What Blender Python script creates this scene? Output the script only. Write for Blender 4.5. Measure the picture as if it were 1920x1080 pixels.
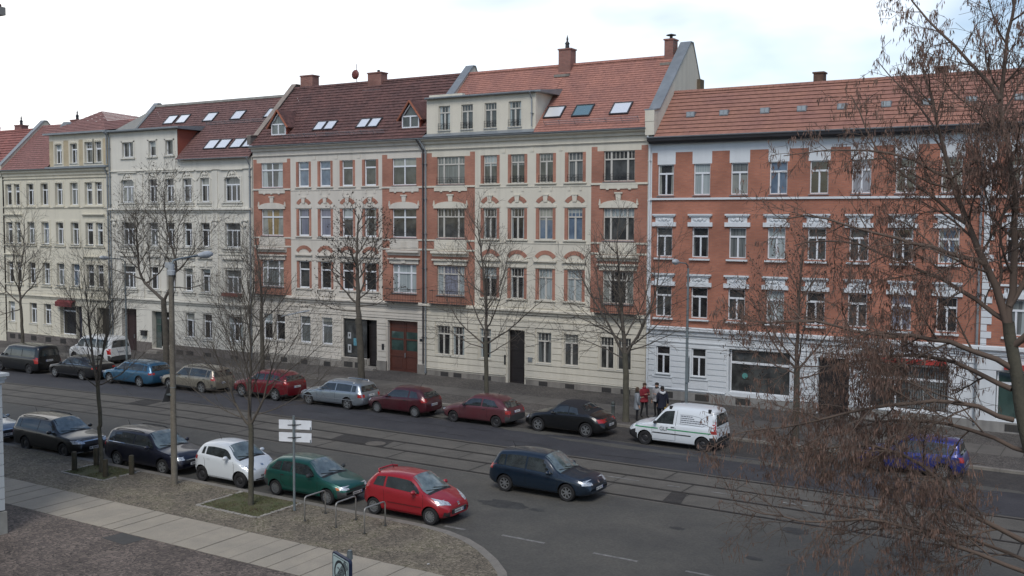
import bpy, bmesh, math, random
from math import sin, cos, pi, radians, sqrt, exp
from mathutils import Vector, Matrix, noise
from mathutils.bvhtree import BVHTree
for o in list(bpy.data.objects): bpy.data.objects.remove(o)
SC = bpy.context.scene
COL = SC.collection
# ---------------- camera, world, sun, exposure ----------------
def cam_axes(pitch, yaw, roll):
    cy, sy = cos(yaw), sin(yaw)
    fw = Vector((-sy*cos(pitch), cy*cos(pitch), -sin(pitch)))
    r = Vector((cy, sy, 0)); u = r.cross(fw)
    return r*cos(roll)+u*sin(roll), u*cos(roll)-r*sin(roll), fw
cd = bpy.data.cameras.new("camera"); cam = bpy.data.objects.new("camera", cd); COL.objects.link(cam)
_r, _u, _f = cam_axes(radians(3.68), radians(31.55), radians(0.271))
cam.matrix_world = Matrix(((_r.x, _u.x, -_f.x, 0), (_r.y, _u.y, -_f.y, 0), (_r.z, _u.z, -_f.z, 9.8), (0, 0, 0, 1)))
cd.sensor_width = 36; cd.lens = 1930.7/1920*36; cd.clip_end = 3000; cd.clip_start = 0.2
SC.camera = cam
SC.view_settings.view_transform = 'Standard'; SC.view_settings.look = 'None'; SC.view_settings.gamma = 1
SC.view_settings.exposure = 0.80
W = bpy.data.worlds.new("World"); SC.world = W; W.use_nodes = True
nt = W.node_tree; nt.nodes.clear()
SUN_EL, SUN_AZ = 50.0, 158.0     # azimuth: direction the light comes from, degrees clockwise from +Y
def wn(t, **k):
    n = nt.nodes.new(t)
    for a, b in k.items(): setattr(n, a, b)
    return n
sky = wn('ShaderNodeTexSky', sky_type='NISHITA', sun_disc=False)
sky.sun_elevation = radians(SUN_EL); sky.sun_rotation = radians(SUN_AZ)
bg1 = wn('ShaderNodeBackground'); bg1.inputs[1].default_value = 0.08
bg2 = wn('ShaderNodeBackground'); bg2.inputs[1].default_value = 0.86
tc = wn('ShaderNodeTexCoord'); mp = wn('ShaderNodeMapping'); mp.inputs['Scale'].default_value = (1.0, 1.0, 2.6)
mp.inputs['Location'].default_value = (0.35, 0.1, 0.2)
mp.inputs['Location'].default_value = (4.1, 0.1, 0.2)
nz = wn('ShaderNodeTexNoise'); nz.inputs['Scale'].default_value = 2.1; nz.inputs['Detail'].default_value = 5; nz.inputs['Roughness'].default_value = 0.52
rp = wn('ShaderNodeValToRGB'); rp.color_ramp.elements[0].position = 0.37; rp.color_ramp.elements[0].color = (0.0,)*3+(1,)
rp.color_ramp.elements[1].position = 0.62; rp.color_ramp.elements[1].color = (1, 1, 1, 1)
nz2 = wn('ShaderNodeTexNoise'); nz2.inputs['Scale'].default_value = 1.1; nz2.inputs['Detail'].default_value = 3
rp2 = wn('ShaderNodeValToRGB'); rp2.color_ramp.elements[0].position = 0.35; rp2.color_ramp.elements[0].color = (0.86, 0.91, 0.97, 1)
rp2.color_ramp.elements[1].position = 0.62; rp2.color_ramp.elements[1].color = (1.0, 0.985, 0.96, 1)
mx = wn('ShaderNodeMixShader'); out = wn('ShaderNodeOutputWorld')
L_ = nt.links.new
L_(tc.outputs['Generated'], mp.inputs[0]); L_(mp.outputs[0], nz.inputs['Vector']); L_(mp.outputs[0], nz2.inputs['Vector'])
dp = wn('ShaderNodeVectorMath', operation='DOT_PRODUCT'); dp.inputs[1].default_value = (-0.80, 0.45, -0.55)
ma = wn('ShaderNodeMath', operation='MULTIPLY_ADD'); ma.inputs[1].default_value = 0.56
L_(tc.outputs['Generated'], dp.inputs[0]); L_(dp.outputs['Value'], ma.inputs[0]); sb = wn('ShaderNodeMath', operation='SUBTRACT'); sb.inputs[1].default_value = 0.235; L_(nz.outputs[0], sb.inputs[0]); L_(sb.outputs[0], ma.inputs[2]); L_(ma.outputs[0], rp.inputs[0]); L_(nz2.outputs[0], rp2.inputs[0]); L_(rp2.outputs[0], bg2.inputs[0])
L_(sky.outputs[0], bg1.inputs[0]); L_(rp.outputs[0], mx.inputs[0]); L_(bg1.outputs[0], mx.inputs[1]); L_(bg2.outputs[0], mx.inputs[2]); L_(mx.outputs[0], out.inputs[0])
sd = bpy.data.lights.new("sun", 'SUN'); sd.energy = 1.05; sd.angle = radians(25); sd.color = (1.0, 0.965, 0.91)
so = bpy.data.objects.new("sun", sd); COL.objects.link(so)
_sv = Vector((sin(radians(SUN_AZ))*cos(radians(SUN_EL)), cos(radians(SUN_AZ))*cos(radians(SUN_EL)), sin(radians(SUN_EL))))
so.rotation_euler = _sv.to_track_quat('Z', 'Y').to_euler(); so.location = (0, 0, 60)
# ---------------- helpers ----------------
rng = random.Random(7)
def zg(X): return -0.018*max(0.0, min(66.0, -42-X))
MATS = {}
def lin(c):
    f = lambda v: (v/12.92 if v <= 0.04045 else ((v+0.055)/1.055)**2.4)
    return tuple(f(v/255.0) for v in c)
def mat(name, col, rough=0.8, var=0.0, vscale=1.0, bump=0.0, bscale=40.0, metallic=0.0, coat=0.0, spec=0.5, col2=None, fine=0.0, streak=0.0, ior=1.5):
    """principled material: large-scale blend to col2, fine grain, optional vertical weather streaks"""
    if name in MATS: return MATS[name]
    m = bpy.data.materials.new(name); m.use_nodes = True; MATS[name] = m
    t = m.node_tree; b = t.nodes['Principled BSDF']; N = t.nodes.new; K = t.links.new
    b.inputs['Roughness'].default_value = rough; b.inputs['Metallic'].default_value = metallic
    b.inputs['Specular IOR Level'].default_value = spec; b.inputs['IOR'].default_value = ior
    if coat: b.inputs['Coat Weight'].default_value = coat; b.inputs['Coat Roughness'].default_value = 0.04
    b.inputs['Base Color'].default_value = tuple(col)+(1,)
    if not (var or bump or fine or streak): return m
    g = N('ShaderNodeNewGeometry')
    src = None
    def mixc(fac, a, c2, mode='MIX', amt=None):
        x = N('ShaderNodeMix'); x.data_type = 'RGBA'; x.blend_type = mode
        if amt is not None: x.inputs[0].default_value = amt
        else: K(fac, x.inputs[0])
        if hasattr(a, 'links') or hasattr(a, 'is_linked'): K(a, x.inputs[6])
        else: x.inputs[6].default_value = tuple(a)+(1,)
        if hasattr(c2, 'is_linked'): K(c2, x.inputs[7])
        else: x.inputs[7].default_value = tuple(c2)+(1,)
        return x.outputs[2]
    cur = tuple(col)
    if var:
        n = N('ShaderNodeTexNoise'); n.inputs['Scale'].default_value = vscale; n.inputs['Detail'].default_value = 6; n.inputs['Roughness'].default_value = 0.62
        K(g.outputs['Position'], n.inputs['Vector'])
        r = N('ShaderNodeMapRange'); r.inputs[1].default_value = 0.32; r.inputs[2].default_value = 0.68; r.inputs[3].default_value = 0.0; r.inputs[4].default_value = 1.0
        K(n.outputs[0], r.inputs[0])
        c2 = col2 if col2 else tuple(v*(1-var) for v in col)
        cur = mixc(r.outputs[0], cur, c2)
    if fine:
        n = N('ShaderNodeTexNoise'); n.inputs['Scale'].default_value = bscale; n.inputs['Detail'].default_value = 2
        K(g.outputs['Position'], n.inputs['Vector'])
        r = N('ShaderNodeMapRange'); r.inputs[1].default_value = 0.3; r.inputs[2].default_value = 0.7; r.inputs[3].default_value = 1-fine; r.inputs[4].default_value = 1+fine
        K(n.outputs[0], r.inputs[0])
        x = N('ShaderNodeVectorMath'); x.operation = 'SCALE'
        if isinstance(cur, tuple): x.inputs[0].default_value = cur
        else: K(cur, x.inputs[0])
        K(r.outputs[0], x.inputs['Scale']); cur = x.outputs[0]
    if streak:
        mpn = N('ShaderNodeMapping'); mpn.inputs['Scale'].default_value = (2.2, 2.2, 0.12)
        K(g.outputs['Position'], mpn.inputs[0])
        n = N('ShaderNodeTexNoise'); n.inputs['Scale'].default_value = 1.3; n.inputs['Detail'].default_value = 5
        K(mpn.outputs[0], n.inputs['Vector'])
        r = N('ShaderNodeMapRange'); r.inputs[1].default_value = 0.45; r.inputs[2].default_value = 0.75; r.inputs[3].default_value = 1.0; r.inputs[4].default_value = 1-streak
        K(n.outputs[0], r.inputs[0])
        x = N('ShaderNodeVectorMath'); x.operation = 'SCALE'
        if isinstance(cur, tuple): x.inputs[0].default_value = cur
        else: K(cur, x.inputs[0])
        K(r.outputs[0], x.inputs['Scale']); cur = x.outputs[0]
    if not isinstance(cur, tuple): K(cur, b.inputs['Base Color'])
    if bump:
        n = N('ShaderNodeTexNoise'); n.inputs['Scale'].default_value = bscale; n.inputs['Detail'].default_value = 4
        K(g.outputs['Position'], n.inputs['Vector'])
        bm = N('ShaderNodeBump'); bm.inputs['Strength'].default_value = bump; bm.inputs['Distance'].default_value = 0.02
        K(n.outputs[0], bm.inputs['Height']); K(bm.outputs[0], b.inputs['Normal'])
    return m
def brickmat(name, c1, c2, mortar, bw=0.25, bh=0.077, ms=0.012, facing='Y', rough=0.85, bump=0.3, offs=0.5, var=0.25):
    if name in MATS: return MATS[name]
    m = bpy.data.materials.new(name); m.use_nodes = True; MATS[name] = m
    t = m.node_tree; b = t.nodes['Principled BSDF']; N = t.nodes.new; K = t.links.new
    b.inputs['Roughness'].default_value = rough
    g = N('ShaderNodeNewGeometry'); s = N('ShaderNodeSeparateXYZ'); c = N('ShaderNodeCombineXYZ'); K(g.outputs['Position'], s.inputs[0])
    if facing == 'Y': K(s.outputs[0], c.inputs[0]); K(s.outputs[2], c.inputs[1])
    elif facing == 'X': K(s.outputs[1], c.inputs[0]); K(s.outputs[2], c.inputs[1])
    else: K(s.outputs[0], c.inputs[0]); K(s.outputs[1], c.inputs[1])
    br = N('ShaderNodeTexBrick'); br.inputs['Scale'].default_value = 1.0; br.inputs['Brick Width'].default_value = bw; br.inputs['Row Height'].default_value = bh
    br.inputs['Mortar Size'].default_value = ms; br.inputs['Mortar Smooth'].default_value = 0.2; br.offset = offs
    br.inputs['Color1'].default_value = tuple(c1)+(1,); br.inputs['Color2'].default_value = tuple(c2)+(1,); br.inputs['Mortar'].default_value = tuple(mortar)+(1,)
    K(c.outputs[0], br.inputs['Vector'])
    n = N('ShaderNodeTexNoise'); n.inputs['Scale'].default_value = 0.6; n.inputs['Detail'].default_value = 6; K(g.outputs['Position'], n.inputs['Vector'])
    r = N('ShaderNodeMapRange'); r.inputs[1].default_value = 0.3; r.inputs[2].default_value = 0.7; r.inputs[3].default_value = 1-var; r.inputs[4].default_value = 1+var*0.6
    K(n.outputs[0], r.inputs[0]); x = N('ShaderNodeVectorMath'); x.operation = 'SCALE'; K(br.outputs[0], x.inputs[0]); K(r.outputs[0], x.inputs['Scale']); K(x.outputs[0], b.inputs['Base Color'])
    bm = N('ShaderNodeBump'); bm.inputs['Strength'].default_value = bump; bm.inputs['Distance'].default_value = 0.01; bm.invert = True
    K(br.outputs['Fac'], bm.inputs['Height']); K(bm.outputs[0], b.inputs['Normal'])
    return m
def cellmat(name, c1, c2, joint, scale=11.0, jw=0.09, big=(0.8, 0.35), tint=None, moss=None):
    """small irregular setts: voronoi cells with joints, plus broad colour drift"""
    m = bpy.data.materials.new(name); m.use_nodes = True; MATS[name] = m
    t = m.node_tree; b = t.nodes['Principled BSDF']; N = t.nodes.new; K = t.links.new
    b.inputs['Roughness'].default_value = 0.85
    g = N('ShaderNodeNewGeometry')
    wv = N('ShaderNodeTexNoise'); wv.inputs['Scale'].default_value = 0.9; K(g.outputs['Position'], wv.inputs['Vector'])
    ad = N('ShaderNodeVectorMath'); ad.operation = 'MULTIPLY_ADD'; K(wv.outputs['Color'], ad.inputs[0]); ad.inputs[1].default_value = (0.6, 0.6, 0); K(g.outputs['Position'], ad.inputs[2])
    v = N('ShaderNodeTexVoronoi'); v.inputs['Scale'].default_value = scale; v.inputs['Randomness'].default_value = 0.55; K(ad.outputs[0], v.inputs['Vector'])
    ve = N('ShaderNodeTexVoronoi'); ve.feature = 'DISTANCE_TO_EDGE'; ve.inputs['Scale'].default_value = scale; ve.inputs['Randomness'].default_value = 0.55; K(ad.outputs[0], ve.inputs['Vector'])
    sp = N('ShaderNodeSeparateColor'); K(v.outputs['Color'], sp.inputs[0])
    m1 = N('ShaderNodeMix'); m1.data_type = 'RGBA'; m1.inputs[6].default_value = tuple(c1)+(1,); m1.inputs[7].default_value = tuple(c2)+(1,); K(sp.outputs[0], m1.inputs[0])
    last = m1.outputs[2]
    if tint:
        n3 = N('ShaderNodeTexNoise'); n3.inputs['Scale'].default_value = 0.35; n3.inputs['Detail'].default_value = 3; K(g.outputs['Position'], n3.inputs['Vector'])
        r3 = N('ShaderNodeMapRange'); r3.inputs[1].default_value = 0.45; r3.inputs[2].default_value = 0.62; K(n3.outputs[0], r3.inputs[0])
        m3 = N('ShaderNodeMix'); m3.data_type = 'RGBA'; K(r3.outputs[0], m3.inputs[0]); K(last, m3.inputs[6]); m3.inputs[7].default_value = tuple(tint)+(1,)
        m3.blend_type = 'MIX'; last = m3.outputs[2]
    rj = N('ShaderNodeMapRange'); rj.inputs[1].default_value = jw*0.3; rj.inputs[2].default_value = jw; K(ve.outputs[0], rj.inputs[0])
    n4 = N('ShaderNodeTexNoise'); n4.inputs['Scale'].default_value = big[0]; n4.inputs['Detail'].default_value = 5; K(g.outputs['Position'], n4.inputs['Vector'])
    jc = N('ShaderNodeMix'); jc.data_type = 'RGBA'; jc.inputs[6].default_value = tuple(joint)+(1,); jc.inputs[7].default_value = tuple(moss or joint)+(1,)
    r5 = N('ShaderNodeMapRange'); r5.inputs[1].default_value = 0.48; r5.inputs[2].default_value = 0.58; K(n4.outputs[0], r5.inputs[0]); K(r5.outputs[0], jc.inputs[0])
    m2 = N('ShaderNodeMix'); m2.data_type = 'RGBA'; K(rj.outputs[0], m2.inputs[0]); K(jc.outputs[2], m2.inputs[6]); K(last, m2.inputs[7])
    r4 = N('ShaderNodeMapRange'); r4.inputs[1].default_value = 0.3; r4.inputs[2].default_value = 0.7; r4.inputs[3].default_value = 1-big[1]; r4.inputs[4].default_value = 1+big[1]*0.5; K(n4.outputs[0], r4.inputs[0])
    x = N('ShaderNodeVectorMath'); x.operation = 'SCALE'; K(m2.outputs[2], x.inputs[0]); K(r4.outputs[0], x.inputs['Scale']); K(x.outputs[0], b.inputs['Base Color'])
    bm = N('ShaderNodeBump'); bm.inputs['Strength'].default_value = 0.5; bm.inputs['Distance'].default_value = 0.012; K(rj.outputs[0], bm.inputs['Height']); K(bm.outputs[0], b.inputs['Normal'])
    return m
class MB:
    def __init__(s): s.v = []; s.f = []; s.m = []
    def face(s, pts, mi=0):
        n = len(s.v); s.v += [tuple(p) for p in pts]; s.f.append(tuple(range(n, n+len(pts)))); s.m.append(mi); return s
    def box(s, x0, x1, y0, y1, z0, z1, mi=0):
        n = len(s.v)
        s.v += [(x0,y0,z0),(x1,y0,z0),(x1,y1,z0),(x0,y1,z0),(x0,y0,z1),(x1,y0,z1),(x1,y1,z1),(x0,y1,z1)]
        for q in ((0,3,2,1),(4,5,6,7),(0,1,5,4),(1,2,6,5),(2,3,7,6),(3,0,4,7)): s.f.append(tuple(n+i for i in q)); s.m.append(mi)
        return s
    def prism(s, prof, x0, x1, mi=0, caps=True):
        """profile [(y,z)..] extruded along x"""
        n = len(s.v); k = len(prof)
        s.v += [(x0, y, z) for y, z in prof]+[(x1, y, z) for y, z in prof]
        for i in range(k):
            j = (i+1) % k; s.f.append((n+i, n+k+i, n+k+j, n+j)); s.m.append(mi)
        if caps: s.f.append(tuple(n+i for i in range(k))); s.m.append(mi); s.f.append(tuple(n+k+i for i in reversed(range(k)))); s.m.append(mi)
        return s
    def plate(s, prof, y0, y1, mi=0):
        """outline [(x,z)..] extruded in y"""
        n = len(s.v); k = len(prof)
        s.v += [(x, y0, z) for x, z in prof]+[(x, y1, z) for x, z in prof]
        for i in range(k):
            j = (i+1) % k; s.f.append((n+i, n+j, n+k+j, n+k+i)); s.m.append(mi)
        s.f.append(tuple(n+i for i in reversed(range(k)))); s.m.append(mi); s.f.append(tuple(n+k+i for i in range(k))); s.m.append(mi)
        return s
    def slab(s, prof, z0, z1, mi=0):
        """outline [(x,y)..] extruded in z; z may be functions of x"""
        f0 = z0 if callable(z0) else (lambda x: z0); f1 = z1 if callable(z1) else (lambda x: z1)
        n = len(s.v); k = len(prof)
        s.v += [(x, y, f0(x)) for x, y in prof]+[(x, y, f1(x)) for x, y in prof]
        for i in range(k):
            j = (i+1) % k; s.f.append((n+i, n+j, n+k+j, n+k+i)); s.m.append(mi)
        s.f.append(tuple(n+i for i in reversed(range(k)))); s.m.append(mi); s.f.append(tuple(n+k+i for i in range(k))); s.m.append(mi)
        return s
    def tube(s, pts, rad, n=6, mi=0, cap=True):
        pts = [Vector(p) for p in pts]; k = len(pts)
        if not isinstance(rad, (list, tuple)): rad = [rad]*k
        base = len(s.v); up = None
        for i, p in enumerate(pts):
            d = (pts[min(i+1, k-1)]-pts[max(i-1, 0)])
            if d.length < 1e-9: d = Vector((0, 0, 1))
            d.normalize()
            if up is None: up = d.orthogonal().normalized()
            else:
                up = up-d*up.dot(d)
                up = up.normalized() if up.length > 1e-6 else d.orthogonal().normalized()
            w = d.cross(up)
            for j in range(n):
                a = 2*pi*j/n; q = p+(up*cos(a)+w*sin(a))*rad[i]; s.v.append((q.x, q.y, q.z))
        for i in range(k-1):
            for j in range(n):
                a = base+i*n+j; b = base+i*n+(j+1) % n; s.f.append((a, b, b+n, a+n)); s.m.append(mi)
        if cap:
            s.f.append(tuple(base+j for j in reversed(range(n)))); s.m.append(mi)
            s.f.append(tuple(base+(k-1)*n+j for j in range(n))); s.m.append(mi)
        return s
    def lathe(s, prof, c=(0, 0, 0), axis='Z', n=16, mi=0):
        """prof [(r, h)..] round an axis through c"""
        base = len(s.v); k = len(prof)
        for r, h in prof:
            for j in range(n):
                a = 2*pi*j/n; x, y = r*cos(a), r*sin(a)
                if axis == 'Z': s.v.append((c[0]+x, c[1]+y, c[2]+h))
                elif axis == 'Y': s.v.append((c[0]+x, c[1]+h, c[2]+y))
                else: s.v.append((c[0]+h, c[1]+x, c[2]+y))
        for i in range(k-1):
            for j in range(n):
                a = base+i*n+j; b = base+i*n+(j+1) % n; s.f.append((a, b, b+n, a+n)); s.m.append(mi)
        return s
    def ball(s, c, r, n=8, k=6, mi=0):
        rx, ry, rz = r if isinstance(r, (tuple, list)) else (r, r, r)
        base = len(s.v)
        for i in range(k+1):
            t = pi*i/k
            for j in range(n):
                a = 2*pi*j/n; s.v.append((c[0]+rx*sin(t)*cos(a), c[1]+ry*sin(t)*sin(a), c[2]+rz*cos(t)))
        for i in range(k):
            for j in range(n):
                a = base+i*n+j; b = base+i*n+(j+1) % n; s.f.append((a, a+n, b+n, b)); s.m.append(mi)
        return s
    def mesh(s, name, mats, smooth=False, off=(0, 0, 0), recalc=True, angle=None):
        me = bpy.data.meshes.new(name)
        me.from_pydata([(x-off[0], y-off[1], z-off[2]) for x, y, z in s.v], [], s.f)
        for m in mats: me.materials.append(m)
        if len(mats) > 1: me.polygons.foreach_set('material_index', s.m)
        if recalc:
            bm = bmesh.new(); bm.from_mesh(me); bmesh.ops.remove_doubles(bm, verts=bm.verts, dist=1e-5) if smooth else None
            bmesh.ops.recalc_face_normals(bm, faces=bm.faces); bm.to_mesh(me); bm.free()
        if smooth: me.polygons.foreach_set('use_smooth', [True]*len(me.polygons))
        if smooth and angle: me.set_sharp_from_angle(angle=radians(angle))
        me.update(); return me
def pieces(mb):
    par = list(range(len(mb.v)))
    def fd(i):
        while par[i] != i: par[i] = par[par[i]]; i = par[i]
        return i
    for f in mb.f:
        for q in f[1:]: par[fd(q)] = fd(f[0])
    gr = {}
    for f, m in zip(mb.f, mb.m): gr.setdefault(fd(f[0]), []).append((f, m))
    out = []
    for g_ in gr.values():
        o = MB(); mp_ = {}
        for f, m in g_:
            for i in f:
                if i not in mp_: mp_[i] = len(o.v); o.v.append(mb.v[i])
            o.f.append(tuple(mp_[i] for i in f)); o.m.append(m)
        out.append(o)
    return out
def objs(name, mb, mats, parent, **k): return [obj(name, p, mats, parent, **k) for p in pieces(mb)]
def wloc(o):
    p = Vector((0, 0, 0))
    while o: p = p+o.location; o = o.parent
    return p
def obj(name, data, mats=None, parent=None, loc=(0, 0, 0), world=False, smooth=False, label=None, cat=None, group=None, kind=None, rotz=0, angle=None, recalc=True):
    """link ONE mesh object; world=True: MB is in world coordinates, parent's location is taken off"""
    if isinstance(data, MB):
        off = tuple(wloc(parent)) if (world and parent) else (0, 0, 0)
        data = data.mesh(name, mats if isinstance(mats, (list, tuple)) else [mats], smooth, off, recalc, angle)
    o = bpy.data.objects.new(name, data); COL.objects.link(o); o.parent = parent; o.location = loc; o.rotation_euler = (0, 0, rotz)
    tag(o, label, cat, group, kind); return o
def tag(o, label=None, cat=None, group=None, kind=None):
    if label: o['label'] = label
    if cat: o['category'] = cat
    if group: o['group'] = group
    if kind: o['kind'] = kind
    return o
def empty(name, loc, label, cat, group=None, rotz=0):
    o = bpy.data.objects.new(name, None); COL.objects.link(o); o.location = loc; o.rotation_euler = (0, 0, rotz); o.empty_display_size = 0.3
    return tag(o, label, cat, group)
def copy_tree(o, parent=None):
    c = o.copy(); COL.objects.link(c); c.parent = parent
    for ch in list(o.children): copy_tree(ch, c)
    return c
# ---------------- ground, road, pavements ----------------
RZ = -0.10
M_asph = mat('asphalt', (0.098, 0.093, 0.079), 0.8, var=0.3, vscale=0.5, fine=0.16, bscale=14, bump=0.25, col2=(0.066, 0.064, 0.057))
M_asph2 = mat('dark_asphalt', (0.052, 0.052, 0.056), 0.72, var=0.4, vscale=0.7, fine=0.18, bscale=16, bump=0.25, col2=(0.034, 0.034, 0.038))
M_conc = mat('track_concrete', (0.124, 0.114, 0.096), 0.85, var=0.35, vscale=0.8, fine=0.14, bscale=18, bump=0.2, col2=(0.088, 0.082, 0.070))
M_conc2 = mat('pale_concrete', (0.132, 0.122, 0.104), 0.85, var=0.3, vscale=1.1, fine=0.1, bscale=18, bump=0.2)
M_joint = mat('joint_tar', (0.026, 0.024, 0.021), 0.7)
M_rail = mat('rail_steel', (0.05, 0.045, 0.04), 0.45, metallic=0.6)
M_kerb = mat('granite_kerb', (0.230, 0.213, 0.184), 0.8, var=0.3, vscale=1.5, fine=0.15, bscale=40, bump=0.2)
M_slab = mat('granite_slab', (0.36, 0.318, 0.25), 0.75, var=0.35, vscale=0.9, fine=0.1, bscale=30, bump=0.12, col2=(0.27, 0.245, 0.20))
M_mos = cellmat('mosaic_setts', (0.27, 0.23, 0.17), (0.135, 0.114, 0.083), (0.06, 0.052, 0.037), scale=11, moss=(0.062, 0.064, 0.026), big=(0.9, 0.3))
M_mosp = cellmat('pinkish_setts', (0.215, 0.172, 0.143), (0.096, 0.078, 0.068), (0.042, 0.035, 0.030), scale=10, big=(0.6, 0.35))
M_mosf = cellmat('far_setts', (0.132, 0.119, 0.105), (0.073, 0.066, 0.059), (0.039, 0.035, 0.032), scale=9, big=(0.5, 0.3))
M_line = mat('road_paint', (0.27, 0.265, 0.25), 0.8, var=0.6, vscale=4, col2=(0.10, 0.098, 0.09), fine=0.2, bscale=50)
XB = [-420, -108, -90, -75, -60, -50, -42, -30, -20, -10, 0, 20, 60, 260]
def strip(name, y0, y1, dz, m, xb=XB, kind='structure', label=None):
    b = MB()
    for a, c in zip(xb[:-1], xb[1:]):
        b.face([(a, y0, zg(a)+dz), (c, y0, zg(c)+dz), (c, y1, zg(c)+dz), (a, y1, zg(a)+dz)])
    return obj(name, b, m, kind=kind)
g = MB()
for a, c in zip([-2500]+XB, XB+[2500]):
    g.face([(a, -2500, zg(a)-0.35), (c, -2500, zg(c)-0.35), (c, 2500, zg(c)-0.35), (a, 2500, zg(a)-0.35)])
obj('ground', g, mat('earth', (0.09, 0.08, 0.065), 0.95, var=0.4, vscale=0.2), kind='structure')
strip('road', -60, 33.32, RZ, M_asph)
strip('tram_track_bed', 33.32, 38.15, RZ, M_conc)
strip('far_lane', 38.15, 44.85, RZ, M_asph)
strip('far_lane_surface', 38.19, 41.75, RZ+0.004, M_asph2)
# wear patches of other asphalt
b = MB()
def blob(cx, cy, rx, ry, seed, z=RZ+0.008, n=22):
    r = random.Random(seed); pts = []
    for i in range(n):
        a = 2*pi*i/n; k = 0.75+0.4*r.random()
        pts.append((cx+rx*k*cos(a), cy+ry*k*sin(a), zg(cx)+z))
    return pts
for i, q in enumerate([(-19.5, 40.9, 3.6, .32), (-24.5, 41.6, 2.2, .4), (-13, 41.2, 3.0, .35), (-33, 41.9, 3.5, .3), (-6, 41.8, 3.2, .4), (-29.5, 42.2, 2, .35)]): b.face(blob(*q, i))
obj('road_patch', b, M_asph, kind='structure')
# parking strip by the far kerb, rougher setts
strip('parking_strip', 41.9, 44.84, RZ+0.004, mat('parking_asphalt', (0.058, 0.053, 0.048), 0.9, var=0.45, vscale=1.6, fine=0.3, bscale=11, bump=0.5, col2=(0.036, 0.034, 0.032)))
# rails and slab joints
b = MB(); bj = MB(); bs = MB()
for yy in (33.5, 35.03, 36.38, 37.92):
    for a, c in zip(XB[1:-1], XB[2:]):
        for y0, y1, mb_, z in ((yy-0.03, yy+0.03, b, 0.012), (yy+0.03, yy+0.085, bj, 0.008), (yy-0.075, yy-0.03, bj, 0.006)):
            mb_.face([(a, y0, zg(a)+RZ+z), (c, y0, zg(c)+RZ+z), (c, y1, zg(c)+RZ+z), (a, y1, zg(a)+RZ+z)])
obj('tram_rails', b, M_rail, kind='structure')
r = random.Random(3)
for (y0, y1, st) in ((33.6, 34.95, 4.6), (35.14, 36.3, 3.1), (36.47, 37.84, 5.2)):
    x = -105.0
    while x < 40:
        x += st*(0.55+0.8*r.random()); w = 0.03+0.03*r.random(); sl = 0.0
        bj.face([(x, y0, zg(x)+RZ+0.007), (x+w, y0, zg(x)+RZ+0.007), (x+w+sl, y1, zg(x)+RZ+0.007), (x+sl, y1, zg(x)+RZ+0.007)])
        if y0 == 35.14 and r.random() < 0.62:
            L2 = st*0.8; bs.face([(x+0.1, y0+0.08, zg(x)+RZ+0.004), (x+L2, y0+0.08, zg(x)+RZ+0.004), (x+L2, y1-0.08, zg(x)+RZ+0.004), (x+0.1, y1-0.08, zg(x)+RZ+0.004)])
pb = MB(); r = random.Random(31)
for i in range(9):
    x = r.uniform(-36, -4); y = r.uniform(28.2, 32.6); pb.face(blob(x, y, r.uniform(.4, 1.7), r.uniform(.15, .5), 50+i, RZ+.004))
for x, y in ((-21.3, 28.0), (-24.9, 28.2), (-17.5, 30.2), (-12.6, 30.8), (-9.5, 29.2), (-27.6, 30.8)): pb.face(blob(x, y, .3, .16, int(x*7), RZ+.0045))
obj('road_stain', pb, mat('oil_stain', (0.058, 0.057, 0.052), 0.7, var=0.4, vscale=2.5, fine=.2, bscale=14), kind='structure')
# crack lines in the asphalt
for i in range(26):
    x = r.uniform(-60, 0); y = r.choice([r.uniform(27.5, 33), r.uniform(38.4, 41.6)]); dx = r.uniform(0.8, 3); w = 0.018
    p = [(x+dx*k/5, y+r.uniform(-.12, .12)) for k in range(6)]
    for (ax, ay), (cx, cy) in zip(p[:-1], p[1:]):
        bj.face([(ax, ay-w, zg(ax)+RZ+0.012), (cx, cy-w, zg(cx)+RZ+0.012), (cx, cy+w, zg(cx)+RZ+0.012), (ax, ay+w, zg(ax)+RZ+0.012)])
obj('track_joints', bj, M_joint, kind='structure')
obj('track_slabs', bs, M_conc2, kind='structure')
b = MB(); 
for (x0, x1, y0, y1) in ((-31.2, -28.2, 35.15, 36.3), (-14.3, -13.6, 33.6, 34.9), (-47, -45.5, 36.5, 37.8)):
    b.face([(x0, y0, RZ+zg(x0)+0.010), (x1, y0, RZ+zg(x1)+0.010), (x1-.3, y1, RZ+zg(x1)+0.010), (x0-.2, y1, RZ+zg(x0)+0.010)])
obj('track_patch', b, mat('patch_tar', (0.045, 0.041, 0.037), 0.9, var=0.4, vscale=3, fine=0.3, bscale=20), kind='structure')
obj('manhole_cover', MB().lathe([(0.0, 0.02), (0.42, 0.02), (0.46, 0.012)], (-28.9, 35.5, RZ), n=20), mat('cover_concrete', (0.14, 0.125, 0.105), 0.85, var=0.3, vscale=6), kind='structure')
# lane dashes
b = MB()
for (x0, x1, y) in ((-17.0, -15.45, 27.15), (-13.75, -12.3, 27.12), (-10.8, -9.4, 27.1), (-7.9, -6.4, 27.1), (-5, -3.6, 27.1)):
    b.face([(x0, y-.06, RZ+.004), (x1, y-.06, RZ+.004), (x1, y+.06, RZ+.004), (x0, y+.06, RZ+.004)])
for (x0, x1, y) in ((-17.9, -16.2, 35.75), (-15.0, -14.5, 35.7), (-13.3, -12.3, 35.7), (-10.6, -9.7, 35.7)):
    b.face([(x0, y-.05, RZ+.011), (x1, y-.05, RZ+.011), (x1, y+.05, RZ+.011), (x0, y+.05, RZ+.011)])
b.face([(-19.1, 26.92, RZ+.004), (-18.3, 26.92, RZ+.004), (-18.3, 27.06, RZ+.004), (-19.1, 27.06, RZ+.004)])
obj('lane_marking', b, M_line, kind='structure')
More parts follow.
